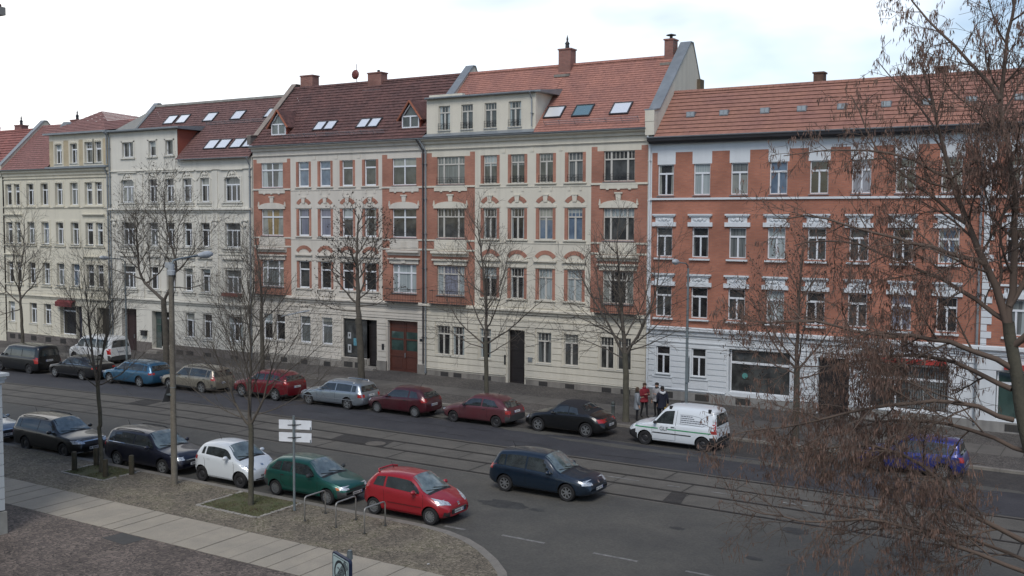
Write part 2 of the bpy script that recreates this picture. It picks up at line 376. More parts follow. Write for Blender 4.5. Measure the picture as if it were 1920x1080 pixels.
# far pavement
b = MB()
for a, c in zip(XB[:-1], XB[1:]):
    b.face([(a, 45.12, zg(a)), (c, 45.12, zg(c)), (c, 53.4, zg(c)), (a, 53.4, zg(a))])
obj('far_pavement', b, M_mosf, kind='structure')
strip('far_pavement_slabs', 47.6, 49.6, 0.004, mat('far_slabs', (0.135, 0.125, 0.11), 0.8, var=0.3, vscale=0.8, fine=0.1, bscale=12, bump=0.15))
b = MB()
x = -108.0
r = random.Random(5)
while x < 60:
    w = r.uniform(.7, 1.3); b.face([(x, 47.6, zg(x)+.008), (x+.025, 47.6, zg(x)+.008), (x+.025, 49.6, zg(x)+.008), (x, 49.6, zg(x)+.008)]); x += w
obj('far_slab_joints', b, M_joint, kind='structure')
b = MB(); x = -108.0
while x < 60:
    w = r.uniform(.9, 1.2)
    b.slab([(x, 44.85), (x+w-.012, 44.85), (x+w-.012, 45.12), (x, 45.12)], lambda q: zg(q)-0.3, lambda q: zg(q)+0.005); x += w
obj('far_kerb', b, M_kerb, kind='structure')
# near pavement with rounded corner
curve = [(-110, 26.5), (-60, 26.5), (-30, 26.5), (-22, 26.5), (-19.6, 26.5), (-18.5, 26.36), (-17.5, 26.02), (-16.6, 25.5), (-15.7, 24.82), (-14.9, 24.05), (-14.3, 23.2), (-13.9, 22.2), (-13.65, 21.0), (-13.55, 19.5), (-13.5, 15), (-13.5, -40)]
def offset(c, d):
    o = []
    for i, p in enumerate(c):
        a = Vector(c[max(i-1, 0)]); e = Vector(c[min(i+1, len(c)-1)]); t = (e-a).normalized(); n = Vector((t.y, -t.x)); o.append((p[0]+n.x*d, p[1]+n.y*d))
    return o
inner = offset(curve, 0.27)
# upper mosaic zone polygon: y from slab band to kerb
def ycl(c, x):
    for (x0, y0), (x1, y1) in zip(c[:-1], c[1:]):
        if x0 <= x <= x1 and x1 > x0: return y0+(y1-y0)*(x-x0)/(x1-x0)
    return 26
YS0, YS1 = 20.72, 22.88
def zone(name, ya, yb, m, dz=0.0):
    xs = sorted(set([-110, -90, -75, -60, -50, -42, -36, -30, -24, -20]+[p[0] for p in inner if p[0] < -13.9 and p[0] > -20]+[-13.95, -13.85, -13.78]))
    b = MB()
    for a, c in zip(xs[:-1], xs[1:]):
        ta, tc = min(yb, ycl(inner, a)), min(yb, ycl(inner, c))
        if ta <= ya and tc <= ya: continue
        ta, tc = max(ta, ya), max(tc, ya)
        b.face([(a, ya, zg(a)+dz), (c, ya, zg(c)+dz), (c, tc, zg(c)+dz), (a, ta, zg(a)+dz)])
    return obj(name, b, m, kind='structure')
zone('near_pavement', YS1, 30, M_mos)
zone('inner_pavement', -40, YS0, M_mosp)
zone('slab_bed', YS0, YS1, M_joint, -0.02)
b = MB(); x = -70.0; r = random.Random(11)
while x < -13.9:
    w = r.choice([r.uniform(.55, .8), r.uniform(.8, 1.15)]); g_ = r.choice([.014, .02, .045])
    x1 = min(x+w-g_, -13.9); t = r.uniform(-.004, .004)
    b.slab([(x, YS0+r.uniform(0, .02)), (x1, YS0+r.uniform(0, .02)), (x1, YS1-r.uniform(0, .03)), (x, YS1-r.uniform(0, .03))], lambda q: zg(q)-.1, lambda q: zg(q)+.006+t); x += w
obj('paving_slabs', b, M_slab, kind='structure')
b = MB()
acc = []
for i in range(len(curve)-1):
    a = Vector(curve[i]); c = Vector(curve[i+1]); L = (c-a).length; n = max(1, round(L/1.05))
    if L > 60: continue
    ia = Vector(inner[i]); ic = Vector(inner[i+1])
    for k in range(n):
        t0, t1 = k/n, (k+1)/n-0.012/L*1.0
        q = [a.lerp(c, t0), a.lerp(c, t1), ia.lerp(ic, t1), ia.lerp(ic, t0)]
        b.slab([(p.x, p.y) for p in reversed(q)], lambda q_: zg(q_)-.3, lambda q_: zg(q_)+.006)
obj('near_kerb', b, M_kerb, kind='structure')
obj('inspection_cover', MB().slab([(-27.1, 20.0), (-25.95, 19.9), (-25.85, 20.65), (-27.0, 20.68)], -0.05, 0.008), mat('dark_stone', (0.06, 0.058, 0.055), 0.7, var=0.3, vscale=4), kind='structure')
M_grass = mat('grass_blades', (0.10, 0.115, 0.038), 0.9, var=0.5, vscale=3, col2=(0.09, 0.075, 0.04))
M_soil = mat('pit_soil', (0.105, 0.092, 0.05), 0.95, var=0.6, vscale=2.2, col2=(0.06, 0.078, 0.026), fine=0.4, bscale=25, bump=0.8)
M_sett = mat('border_setts', (0.40, 0.375, 0.33), 0.85, var=0.4, vscale=4, fine=0.2, bscale=30)
def pit(x0, x1, y0, y1, leaves, label):
    b = MB(); b.face([(x0, y0, .006), (x1, y0, .006), (x1, y1, .006), (x0, y1, .006)])
    obj('tree_pit', b, M_soil, kind='structure')
    b = MB(); r = random.Random(int(x0*10))
    def run(ax, ay, bx, by):
        L = math.hypot(bx-ax, by-ay); n = int(L/.15)
        for k in range(n):
            if r.random() < .08: continue
            cx = ax+(bx-ax)*(k+.5)/n; cy = ay+(by-ay)*(k+.5)/n; h = .06*r.uniform(.85, 1.1)
            b.box(cx-h, cx+h, cy-h, cy+h, -.05, .02+r.uniform(-.006, .012))
    run(x0, y0, x1, y0); run(x0, y0, x0, y1); run(x1, y0, x1, y1)
    obj('sett_border', b, M_sett, kind='structure')
    b = MB()
    for i in range(2600):
        x = r.uniform(x0+.1, x1-.1); y = r.uniform(y0+.1, y1-.05)
        if noise.noise(Vector((x*1.6, y*1.6, 3))) < r.uniform(-.35, .25): continue
        h = r.uniform(.02, .055); a = r.uniform(0, pi); w = .012; lx = r.uniform(-.02, .02); ly = r.uniform(-.02, .02)
        b.face([(x-w*cos(a), y-w*sin(a), .005), (x+w*cos(a), y+w*sin(a), .005), (x+lx, y+ly, h)])
    obj('grass', b, M_grass, kind='stuff', label=label, cat='grass', recalc=False)
    b = MB()
    for i in range(leaves):
        x = r.uniform(x0-.3, x1+.3); y = r.uniform(y0-.1, y1); a = r.uniform(0, pi*2); s = r.uniform(.02, .045)
        b.face([(x+s*cos(a), y+s*sin(a), .014+r.random()*.02), (x+s*cos(a+1.8), y+s*sin(a+1.8), .012+r.random()*.02), (x+s*cos(a+3.6), y+s*sin(a+3.6), .014+r.random()*.015)])
    obj('fallen_leaves', b, mat('dead_leaf', (0.10, 0.062, 0.038), 0.9, var=0.5, vscale=9), kind='stuff', label='brown dead leaves on '+label.split(' in ')[-1], cat='leaves', recalc=False)
pit(-27.5, -24.65, 24.1, 26.2, 330, 'thin mossy grass in the sett-edged pit under the tree by the green hatchback')
pit(-35.6, -33.1, 24.5, 26.2, 60, 'short green grass in the pit between four wooden bollards')
# moss tufts and leaf litter round the pavement furniture
b = MB(); r = random.Random(8)
for (cx, cy, rr, n) in ((-23.05, 24.71, .25, 60), (-21.73, 24.64, .35, 90), (-20.53, 24.67, .15, 30), (-23.1, 25.76, .15, 30), (-21.78, 25.66, .2, 40), (-20.6, 25.7, .2, 40), (-24.2, 25.38, .12, 20), (-30.4, 25.6, .5, 60), (-29, 25.4, 1.2, 110), (-31.5, 25.2, .9, 60)):
    for i in range(n):
        x = cx+r.gauss(0, rr*.6); y = cy+r.gauss(0, rr*.5); a = r.uniform(0, pi); h = r.uniform(.015, .05)
        b.face([(x-.012*cos(a), y-.012*sin(a), .005), (x+.012*cos(a), y+.012*sin(a), .005), (x+r.uniform(-.02, .02), y+r.uniform(-.02, .02), h)])
obj('moss_tufts', b, mat('moss', (0.055, 0.05, 0.025), 0.95), kind='stuff', label='dark weeds and moss growing round the feet of the cycle stands', cat='weeds', recalc=False)
# ---------------- houses ----------------
FY = 53.0
M_cream = mat('cream_plaster', (0.645, 0.605, 0.505), 0.9, var=0.10, vscale=0.5, fine=0.05, bscale=30, streak=0.12, bump=0.1)
M_creamB = mat('grey_cream_plaster', (0.64, 0.615, 0.54), 0.9, var=0.10, vscale=0.5, fine=0.05, bscale=30, streak=0.12, bump=0.1)
M_creamA = mat('yellow_cream_plaster', (0.64, 0.60, 0.485), 0.9, var=0.12, vscale=0.4, fine=0.05, bscale=30, streak=0.12, bump=0.1)
M_pinkc = mat('rose_grey_plaster', (0.61, 0.57, 0.50), 0.9, var=0.10, vscale=0.5, fine=0.05, bscale=30, streak=0.12, bump=0.1)
M_white = mat('white_plaster', (0.64, 0.67, 0.685), 0.85, var=0.08, vscale=0.5, fine=0.04, bscale=30, streak=0.06)
M_stone = mat('plinth_stone', (0.27, 0.25, 0.22), 0.9, var=0.3, vscale=1.2, fine=0.12, bscale=25, streak=0.3, bump=0.2)
M_stone2 = mat('plinth_grey', (0.17, 0.15, 0.135), 0.9, var=0.3, vscale=1.2, fine=0.12, bscale=25, bump=0.2)
M_brick = brickmat('red_brick', (0.415, 0.18, 0.117), (0.355, 0.145, 0.094), (0.30, 0.18, 0.14), bw=.25, bh=.077)
M_brickE = brickmat('orange_brick', (0.415, 0.165, 0.098), (0.35, 0.132, 0.08), (0.29, 0.155, 0.12), bw=.25, bh=.077)
M_brickX = brickmat('chimney_brick', (0.30, 0.14, 0.11), (0.24, 0.10, 0.08), (0.2, 0.14, 0.12), bw=.25, bh=.077, facing='Y')
M_brickY = brickmat('pale_yellow_brick', (0.50, 0.41, 0.26), (0.45, 0.36, 0.22), (0.45, 0.40, 0.30), bw=.25, bh=.077)
M_redpl = mat('red_cheek', (0.30, 0.085, 0.055), 0.9, var=0.15, vscale=1)
M_zinc = mat('zinc', (0.29, 0.315, 0.33), 0.5, metallic=0.4, var=0.25, vscale=1.5)
M_dzinc = mat('dark_gutter', (0.045, 0.045, 0.05), 0.6, var=0.3, vscale=1)
M_pvc = mat('white_frame', (0.66, 0.68, 0.70), 0.45)
M_wood = mat('cream_frame', (0.50, 0.48, 0.43), 0.6)
M_iron = mat('black_iron', (0.02, 0.02, 0.022), 0.5)
M_tileC = mat('brown_tiles', (0.145, 0.070, 0.060), 0.8, var=0.45, vscale=0.9, fine=0.3, bscale=4.5, bump=0.2, col2=(0.09, 0.048, 0.044))
M_tileD = mat('orange_tiles', (0.38, 0.175, 0.13), 0.8, var=0.28, vscale=0.9, fine=0.16, bscale=5.5, bump=0.2, col2=(0.27, 0.13, 0.105))
M_tileE = mat('red_brown_tiles', (0.32, 0.155, 0.108), 0.8, var=0.35, vscale=0.5, fine=0.14, bscale=4.5, bump=0.2, col2=(0.25, 0.122, 0.096))
M_tileB = mat('plum_tiles', (0.165, 0.088, 0.078), 0.8, var=0.35, vscale=0.8, fine=0.3, bscale=5, bump=0.2, col2=(0.13, 0.072, 0.066))
M_tileA = mat('rose_tiles', (0.26, 0.125, 0.108), 0.8, var=0.3, vscale=0.8, fine=0.25, bscale=5, bump=0.2, col2=(0.21, 0.105, 0.092))
M_skyl = mat('skylight_glass', (0.90, 0.92, 0.93), 0.12, spec=1.0, metallic=0.35)  # near-white base colour stands in for bright sky mirrored in the panes
M_skylg = mat('skylight_green', (0.45, 0.62, 0.58), 0.05, spec=1.0, metallic=0.8)
def pane_mat(name, col, col2=None, folds=0.0, rough=0.06):
    if name in MATS: return MATS[name]
    m = bpy.data.materials.new(name); m.use_nodes = True; MATS[name] = m
    t = m.node_tree; b = t.nodes['Principled BSDF']; N = t.nodes.new; K = t.links.new
    b.inputs['Roughness'].default_value = rough; b.inputs['IOR'].default_value = 1.6; b.inputs['Specular IOR Level'].default_value = 0.65
    g = N('ShaderNodeNewGeometry')
    mpn = N('ShaderNodeMapping'); mpn.inputs['Scale'].default_value = (9, 1, 0.25) if folds else (1.1, 1, 0.9); K(g.outputs['Position'], mpn.inputs[0])
    n = N('ShaderNodeTexNoise'); n.inputs['Scale'].default_value = 1.6; n.inputs['Detail'].default_value = 3; K(mpn.outputs[0], n.inputs['Vector'])
    r = N('ShaderNodeMapRange'); r.inputs[1].default_value = 0.4; r.inputs[2].default_value = 0.62; K(n.outputs[0], r.inputs[0])
    x = N('ShaderNodeMix'); x.data_type = 'RGBA'; x.inputs[6].default_value = tuple(col)+(1,); x.inputs[7].default_value = tuple(col2 or [v*.4 for v in col])+(1,)
    K(r.outputs[0], x.inputs[0]); K(x.outputs[2], b.inputs['Base Color'])
    # slightly wavy panes
    n2 = N('ShaderNodeTexNoise'); n2.inputs['Scale'].default_value = 1.1; K(g.outputs['Position'], n2.inputs['Vector'])
    bm = N('ShaderNodeBump'); bm.inputs['Strength'].default_value = 0.12; bm.inputs['Distance'].default_value = 0.05; K(n2.outputs[0], bm.inputs['Height']); K(bm.outputs[0], b.inputs['Normal'])
    return m
PANE = dict(
    dark=pane_mat('pane_dark', (0.030, 0.031, 0.031), (0.012, 0.012, 0.013)),
    mid=pane_mat('pane_grey', (0.075, 0.078, 0.075), (0.03, 0.031, 0.031)),
    sheer=pane_mat('pane_sheer', (0.17, 0.185, 0.18), (0.085, 0.092, 0.092), folds=1),
    white=pane_mat('pane_white_curtain', (0.36, 0.40, 0.40), (0.25, 0.29, 0.29), folds=1),
    blue=pane_mat('pane_blue', (0.14, 0.19, 0.25), (0.085, 0.12, 0.17)),
    ochre=pane_mat('pane_ochre', (0.30, 0.22, 0.10), (0.20, 0.15, 0.075), folds=1),
    blind=pane_mat('pane_blind', (0.28, 0.29, 0.26), (0.22, 0.23, 0.21)),
    lilac=pane_mat('pane_lilac', (0.23, 0.24, 0.29), (0.14, 0.15, 0.19), folds=1),
    green=pane_mat('pane_green', (0.05, 0.085, 0.075), (0.03, 0.05, 0.045)),
)
def wall_cells(b, x0, x1, z0, z1, ops, Y, matfn, xs=(), zs=(), depth=0.18):
    """front wall with openings (xa,xb,za,zb[,depth]) and their reveals; matfn(xc,zc)->material index"""
    X = sorted(set([x0, x1]+[v for o in ops for v in o[:2]]+[v for v in xs if x0 < v < x1]))
    Z = sorted(set([z0, z1]+[v for o in ops for v in o[2:4]]+[v for v in zs if z0 < v < z1]))
    for a, c in zip(X[:-1], X[1:]):
        for e, g_ in zip(Z[:-1], Z[1:]):
            xc, zc = (a+c)/2, (e+g_)/2
            if any(o[0] < xc < o[1] and o[2] < zc < o[3] for o in ops): continue
            b.face([(a, Y, e), (c, Y, e), (c, Y, g_), (a, Y, g_)], matfn(xc, zc))
    for o in ops:
        xa, xb, za, zb = o[:4]; d = o[4] if len(o) > 4 else depth; D = Y+d
        mi = matfn(xa-.05, (za+zb)/2)
        b.face([(xa, Y, za), (xa, Y, zb), (xa, D, zb), (xa, D, za)], mi)
        mi = matfn(xb+.05, (za+zb)/2)
        b.face([(xb, Y, za), (xb, D, za), (xb, D, zb), (xb, Y, zb)], mi)
        b.face([(xa, Y, zb), (xb, Y, zb), (xb, D, zb), (xa, D, zb)], matfn((xa+xb)/2, zb+.05))
        b.face([(xa, Y, za), (xa, D, za), (xb, D, za), (xb, Y, za)], matfn((xa+xb)/2, za-.05))
WCACHE = {}
WR = random.Random(99)
def window(root, xa, xb, za, zb, Y=FY, depth=0.18, style='T1', pane='dark', frame=None, sill=True, sillm=None, guard=False, label=None):
    """window part: frame mesh, sub-parts pane, sill, guard rail. origin = lower left front corner"""
    w, h = round(xb-xa, 3), round(zb-za, 3); frame = frame or M_pvc
    key = (w, h, style, frame.name, depth)
    if key not in WCACHE:
        b = MB(); t = .055; y0, y1 = depth-.09, depth-.02
        def bar(a, c, e, g_, ya=y0, yb=y1): b.box(a, c, ya, yb, e, g_)
        bar(0, t, 0, h); bar(w-t, w, 0, h); bar(t, w-t, 0, t); bar(t, w-t, h-t, h)
        zt = h*.70
        if style[0] == 'T':
            if style in ('T2', 'T3', 'T4', 'T5', 'T6'): cols = {'T2': [.5], 'T3': [.5], 'T4': [.235, .765], 'T5': [.36, .68], 'T6': [.62]}[style]
            else: cols = []
            bar(t, w-t, zt-.05, zt+.05, y0-.02, y1+.002)
            if style == 'T1': bar(t, t+.045, t, zt-.05, y0+.01, y1+.004); bar(w-t-.045, w-t, t, zt-.05, y0+.01, y1+.004); bar(t+.045, w-t-.045, t, t+.045, y0+.01, y1+.004)
            for c in cols:
                cx = c*w; k = .045 if style != 'T4' else .06
                bar(cx-k, cx+k, t, zt-.05, y0-.01, y1+.003)
                if style in ('T3', 'T4'): bar(cx-k, cx+k, zt+.05, h-t, y0-.01, y1+.003)
            if style == 'T2x': pass
        if style in ('B2', 'B4'):     # small bars in the top light
            zt = h*.72; bar(t, w-t, zt-.04, zt+.04, y0-.02, y1+.002)
            cols = [.5] if style == 'B2' else [.235, .765]
            for c in cols:
                cx = c*w; k = .055
                bar(cx-k, cx+k, t, zt-.04, y0-.01, y1+.003)
                if style == 'B4': bar(cx-k, cx+k, zt+.04, h-t, y0-.01, y1+.003)
            fr = [.25, .5, .75] if style == 'B2' else [.12, .37, .5, .63, .88]
            for c in fr: bar(c*w-.016, c*w+.016, zt+.04, h-t, y0+.01, y1)
        if style == 'S2': bar(w/2-.05, w/2+.05, t, h-t, y0-.01, y1+.003)
        if style == 'A6':       # two small lights over two tall ones, with a broad cross
            bar(t, w-t, h*.62, h*.70, y0-.02, y1+.003)
            for k in (.3, .6): bar(w*k, w*k+.025, h*.72, h-t, y0+.01, y1)
            bar(t, w-t, h*.84, h*.855, y0+.01, y1)
        fm = b.mesh('window', [frame])
        p = MB(); p.face([(0, depth-.055, 0), (w, depth-.055, 0), (w, depth-.055, h), (0, depth-.055, h)])
        s = MB(); s.prism([(-.07, -.035), (-.07, -.065), (depth-.02, -.045), (depth-.02, .005)], -.05, w+.05)
        gm = MB()
        for zz in (.12, .27, .42): gm.tube([(-.02, -.05, zz), (w+.02, -.05, zz)], .011, 4)
        for i in range(5): gm.tube([(w*i/4, -.05, .0), (w*i/4, -.05, .42)], .008, 4)
        pts = [(w*.5+.22*cos(a), -.055, .13+.26*sin(a)) for a in [pi*k/10 for k in range(11)]]; gm.tube(pts, .012, 4)
        for a in (.35, .5, .65): gm.tube([(w*.5, -.055, .13), (w*.5+.22*cos(pi*a), -.055, .13+.26*sin(pi*a))], .009, 4)
        WCACHE[key] = (fm, p, s.mesh('sill', [sillm or M_zinc]), gm.mesh('guard_rail', [M_iron]), {})
    fm, p, sm, gm, pd = WCACHE[key]
    R = wloc(root)
    o = obj('window', fm, parent=root, loc=(xa-R.x, Y-R.y, za-R.z), label=label)
    if pane not in pd: pd[pane] = p.mesh('pane', [PANE[pane]], recalc=False)
    obj('pane', pd[pane], parent=o)
    q_ = WR.random(); col_ = WR.choice(['blind', 'white', 'sheer', 'white', 'blind'])
    if q_ < .42:
        m2 = MB(); yy = depth-.060
        if q_ < .17: k = WR.choice([.16, .3, .38]); m2.face([(.06, yy, h*(1-k)), (w-.06, yy, h*(1-k)), (w-.06, yy, h-.06), (.06, yy, h-.06)]); nm = 'roller_blind'
        else:
            k = WR.choice([.16, .22, .28]); m2.face([(.06, yy, .06), (w*k, yy, .06), (w*k*.8, yy, h-.06), (.06, yy, h-.06)]); m2.face([(w*(1-k), yy, .06), (w-.06, yy, .06), (w-.06, yy, h-.06), (w*(1-k*.8), yy, h-.06)]); nm = 'curtain'
        objs(nm, m2, PANE[col_], o, recalc=False)
    if sill: obj('sill', sm, parent=o)
    if guard: obj('guard_rail', gm, parent=o)
    return o
def roof_courses(b, x0, x1, ya, za, yb, zb, step, lip, mi=0, xfn=None):
    """tiled slope from eave (ya,za) up to (yb,zb), stepped course by course; xfn(y)->(x0,x1)"""
    L = math.hypot(yb-ya, zb-za); n = max(1, round(L/step)); ty, tz = (yb-ya)/n, (zb-za)/n; ny, nz_ = -(zb-za)/L, (yb-ya)/L
    for i in range(n):
        y0, z0 = ya+ty*i, za+tz*i; y1, z1 = y0+ty, z0+tz
        a0, a1 = xfn(y0) if xfn else (x0, x1); c0, c1 = xfn(y1) if xfn else (x0, x1)
        yl, zl = y0+ny*lip, z0+nz_*lip
        b.face([(a0, yl, zl), (a1, yl, zl), (c1, y1, z1), (c0, y1, z1)], mi)
        b.face([(a0, y0+ty*.12, z0+tz*.12), (a1, y0+ty*.12, z0+tz*.12), (a1, yl, zl), (a0, yl, zl)], mi)
def ridge(root, x0, x1, y, z, m, w=.14):
    b = MB(); x = x0
    while x < x1-.05:
        e = min(x+.36, x1); b.prism([(y-w, z-.05), (y-w*.6, z+.07), (y, z+.11), (y+w*.6, z+.07), (y+w, z-.05)], x, e-.012); x += .36
    return obj('ridge_tiles', b, m, root, world=True)
def skylight(root, x0, x1, y0, ze, ye, L=1.0, glass=None, lab=None, lift=.07):
    """roof window on the 45 degree slope, lower edge at y0"""
    z0 = ze+(y0-ye); c = sqrt(.5); R = wloc(root)
    b = MB(); w = x1-x0
    def P(x, s, h): return (x, y0+c*s-c*h, z0+c*s+c*h)
    def bx(xa, xb, sa, sb, ha, hb):
        n = len(b.v); b.v += [P(xa, sa, ha), P(xb, sa, ha), P(xb, sb, ha), P(xa, sb, ha), P(xa, sa, hb), P(xb, sa, hb), P(xb, sb, hb), P(xa, sb, hb)]
        for q in ((0,3,2,1),(4,5,6,7),(0,1,5,4),(1,2,6,5),(2,3,7,6),(3,0,4,7)): b.f.append(tuple(n+i for i in q)); b.m.append(0)
    t = .07
    bx(x0, x0+t, 0, L, -.02, lift+.03); bx(x1-t, x1, 0, L, -.02, lift+.03); bx(x0+t, x1-t, 0, t, -.02, lift+.03); bx(x0+t, x1-t, L-t, L, -.02, lift+.03)
    o = obj('skylight', b, M_dzinc, root, world=True)
    p = MB(); p.face([P(x0+t, t, lift), P(x1-t, t, lift), P(x1-t, L-t, lift), P(x0+t, L-t, lift)])
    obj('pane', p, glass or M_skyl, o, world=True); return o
def chimney(root, x0, x1, y0, y1, z0, z1, m=None, cap='pot', name='chimney'):
    b = MB(); b.box(x0, x1, y0, y1, z0, z1); b.box(x0-.05, x1+.05, y0-.05, y1+.05, z1, z1+.08)
    o = obj(name, b, m or M_brickX, root, world=True)
    c = MB(); cx, cy = (x0+x1)/2, (y0+y1)/2
    if cap == 'pot': c.lathe([(.14, 0), (.12, .3), (.17, .32), (.05, .5), (.07, .62), (.0, .9)], (cx, cy, z1+.08), n=8)
    elif cap == 'cowl':
        c.lathe([(.1, 0), (.1, .22)], (cx, cy, z1+.08), n=8); c.lathe([(.0, .34), (.3, .26), (.3, .23), (0, .25)], (cx, cy, z1+.08), n=10)
    elif cap == 'stub': c.lathe([(.1, 0), (.1, .18), (0, .2)], (cx+.1, cy, z1+.08), n=8)
    if c.v: obj('chimney_pot', c, M_iron, o, world=True)
    f = MB(); f.box(x0-.06, x1+.06, y0-.12, y1+.06, z0+.42, z0+.62)
    return o
def gable_poly(Y0, zE, yR, zR, yB, zB):
    return [(Y0, zE), (yR, zR), (yB, zB)]
def house_shell(b, x0, x1, zb, zE, yR, zR, yB, zEB, mi=0):
    """side walls, back wall (front is made by wall_cells)"""
    for x in (x0, x1):
        b.face([(x, FY, zb), (x, FY, zE), (x, yR, zR-.03), (x, yB, zEB), (x, yB, zb)], mi)
    b.face([(x0, yB, zb), (x1, yB, zb), (x1, yB, zEB), (x0, yB, zEB)], mi)
def parapet(root, x, w, pts, m_top, m_side, h=.35, name='party_wall'):
    """raised gable strip following pts [(y,z)..] with a sheet-metal cap"""
    b = MB()
    for (ya, za), (yb, zb_) in zip(pts[:-1], pts[1:]):
        n = len(b.v); b.v += [(x-w/2, ya, za-.6), (x+w/2, ya, za-.6), (x+w/2, yb, zb_-.6), (x-w/2, yb, zb_-.6), (x-w/2, ya, za), (x+w/2, ya, za), (x+w/2, yb, zb_), (x-w/2, yb, zb_)]
        for q in ((0,3,2,1),(4,5,6,7),(0,1,5,4),(1,2,6,5),(2,3,7,6),(3,0,4,7)): b.f.append(tuple(n+i for i in q)); b.m.append(0)
    o = obj(name, b, m_side, root, world=True)
    b = MB(); w2 = w/2+.06
    for (ya, za), (yb, zb_) in zip(pts[:-1], pts[1:]):
        n = len(b.v); b.v += [(x-w2, ya, za+.003), (x+w2, ya, za+.003), (x+w2, yb, zb_+.003), (x-w2, yb, zb_+.003), (x-w2, ya, za+.07), (x+w2, ya, za+.07), (x+w2, yb, zb_+.07), (x-w2, yb, zb_+.07)]
        for q in ((0,3,2,1),(4,5,6,7),(0,1,5,4),(1,2,6,5),(2,3,7,6),(3,0,4,7)): b.f.append(tuple(n+i for i in q)); b.m.append(0)
    obj('metal_cap', b, m_top, o, world=True); return o
def courses(b, x0, x1, z0, z1, ops, Y, pitch=.37, gap=.03, proud=.035, mi=0, margin=0.0):
    """rusticated bands: proud blocks between the openings"""
    z = z0
    while z < z1-.05:
        zt = min(z+pitch-gap, z1)
        cut = sorted([(o[0]-margin, o[1]+margin) for o in ops if o[2]-margin < zt and o[3]+margin > z and o[1] > x0 and o[0] < x1])
        xa = x0
        for c0, c1 in cut:
            c0 = min(c0, x1)
            if c0 > xa+.02: b.box(xa, c0, Y-proud, Y+.01, z, zt, mi)
            xa = max(xa, c1)
        if xa < x1-.02: b.box(xa, x1, Y-proud, Y+.01, z, zt, mi)
        z += pitch
def cornice(b, x0, x1, z0, z1, out, Y=FY, mi=0):
    h = z1-z0
    b.prism([(Y+.01, z0), (Y-out*.35, z0), (Y-out*.4, z0+h*.35), (Y-out*.8, z0+h*.55), (Y-out, z0+h*.6), (Y-out, z0+h*.92), (Y-out*.9, z1), (Y+.01, z1)], x0, x1, mi)
def gutter(root, x0, x1, z, out=.42, m=None, Y=FY):
    b = MB(); n = 7; pr = []
    for i in range(n): a = pi+pi*i/(n-1); pr.append((Y-out+.075*cos(a), z+.075*sin(a)))
    for i in range(n): a = 2*pi-pi*i/(n-1); pr.append((Y-out+.065*cos(a), z+.01+.062*sin(a)))
    b.prism(pr, x0, x1); return obj('gutter', b, m or M_zinc, root, world=True)
def downpipe(root, x, zt, zb, Y=FY, m=None, r=.055, top=None):
    b = MB(); pts = [(top[0], Y-.42, top[1])] if top else [(x, Y-.42, zt+.35)]
    pts += [(x, Y-.12, zt-.15), (x, Y-.12, zb)]; b.tube(pts, r, 8)
    z = zt-1
    while z > zb: b.box(x-.075, x+.075, Y-.19, Y-.0, z, z+.03); z -= 2.2
    return obj('downpipe', b, m or M_zinc, root, world=True)
def arc_pts(cx, cz, r, a0, a1, n): return [(cx+r*cos(a0+(a1-a0)*i/n), cz+r*sin(a0+(a1-a0)*i/n)) for i in range(n+1)]
def seg_arch(b, cx, z, w, rise, th, Y0, Y1, mi=0):
    """segmental band centred on cx springing at z, span w"""
    r = (w*w/4+rise*rise)/(2*rise); a = math.asin(w/2/r); cz = z+rise-r
    o = arc_pts(cx, cz, r+th, pi/2+a, pi/2-a, 8); i = arc_pts(cx, cz, r, pi/2-a, pi/2+a, 8); b.plate(o+i, Y0, Y1, mi)
def keystone(b, cx, z0, z1, w0, w1, Y0, Y1, mi=0): b.plate([(cx-w0/2, z0), (cx+w0/2, z0), (cx+w1/2, z1), (cx-w1/2, z1)], Y0, Y1, mi)
def basement(root, xs, z0, z1, Y=FY, w=.75):
    for x in xs:
        b = MB(); b.box(x-w/2, x+w/2, Y-.012, Y+.02, z0, z1); o = obj('basement_window', b, MATS.get('cellar') or mat('cellar', (.05, .047, .042), .8), root, world=True)
        c = MB()
        for i in range(6): c.box(x-w/2+.04+i*(w-.1)/5, x-w/2+.06+i*(w-.1)/5, Y-.03, Y-.0125, z0, z1)
        obj('grille', c, M_dzinc, o, world=True)
def snow_guard(root, x0, x1, y, z, m=None):
    b = MB()
    for dz in (.08, .2, .32): b.tube([(x0, y-dz*.7, z+dz*.7), (x1, y-dz*.7, z+dz*.7)], .012, 4)
    x = x0
    while x <= x1: b.tube([(x, y, z), (x, y-.24, z+.26)], .014, 4); x += 1.0
    return obj('snow_guard', b, m or M_zinc, root, world=True)
def vent_dormer(root, x, y, ze, ye, m):
    z = ze+(y-ye); b = MB(); b.plate([(x-.24, z), (x+.24, z), (x+.24, z+.30), (x-.24, z+.30)], y-.02, y+.40)
    o = obj('skylight', b, M_zinc, root, world=True)
    c = MB(); c.box(x-.2, x-.02, y-.035, y-.0205, z+.05, z+.27); c.box(x+.02, x+.2, y-.035, y-.0205, z+.05, z+.27)
    obj('pane', c, mat('vent_glass', (.30, .34, .36), .2, spec=.8), o, world=True)

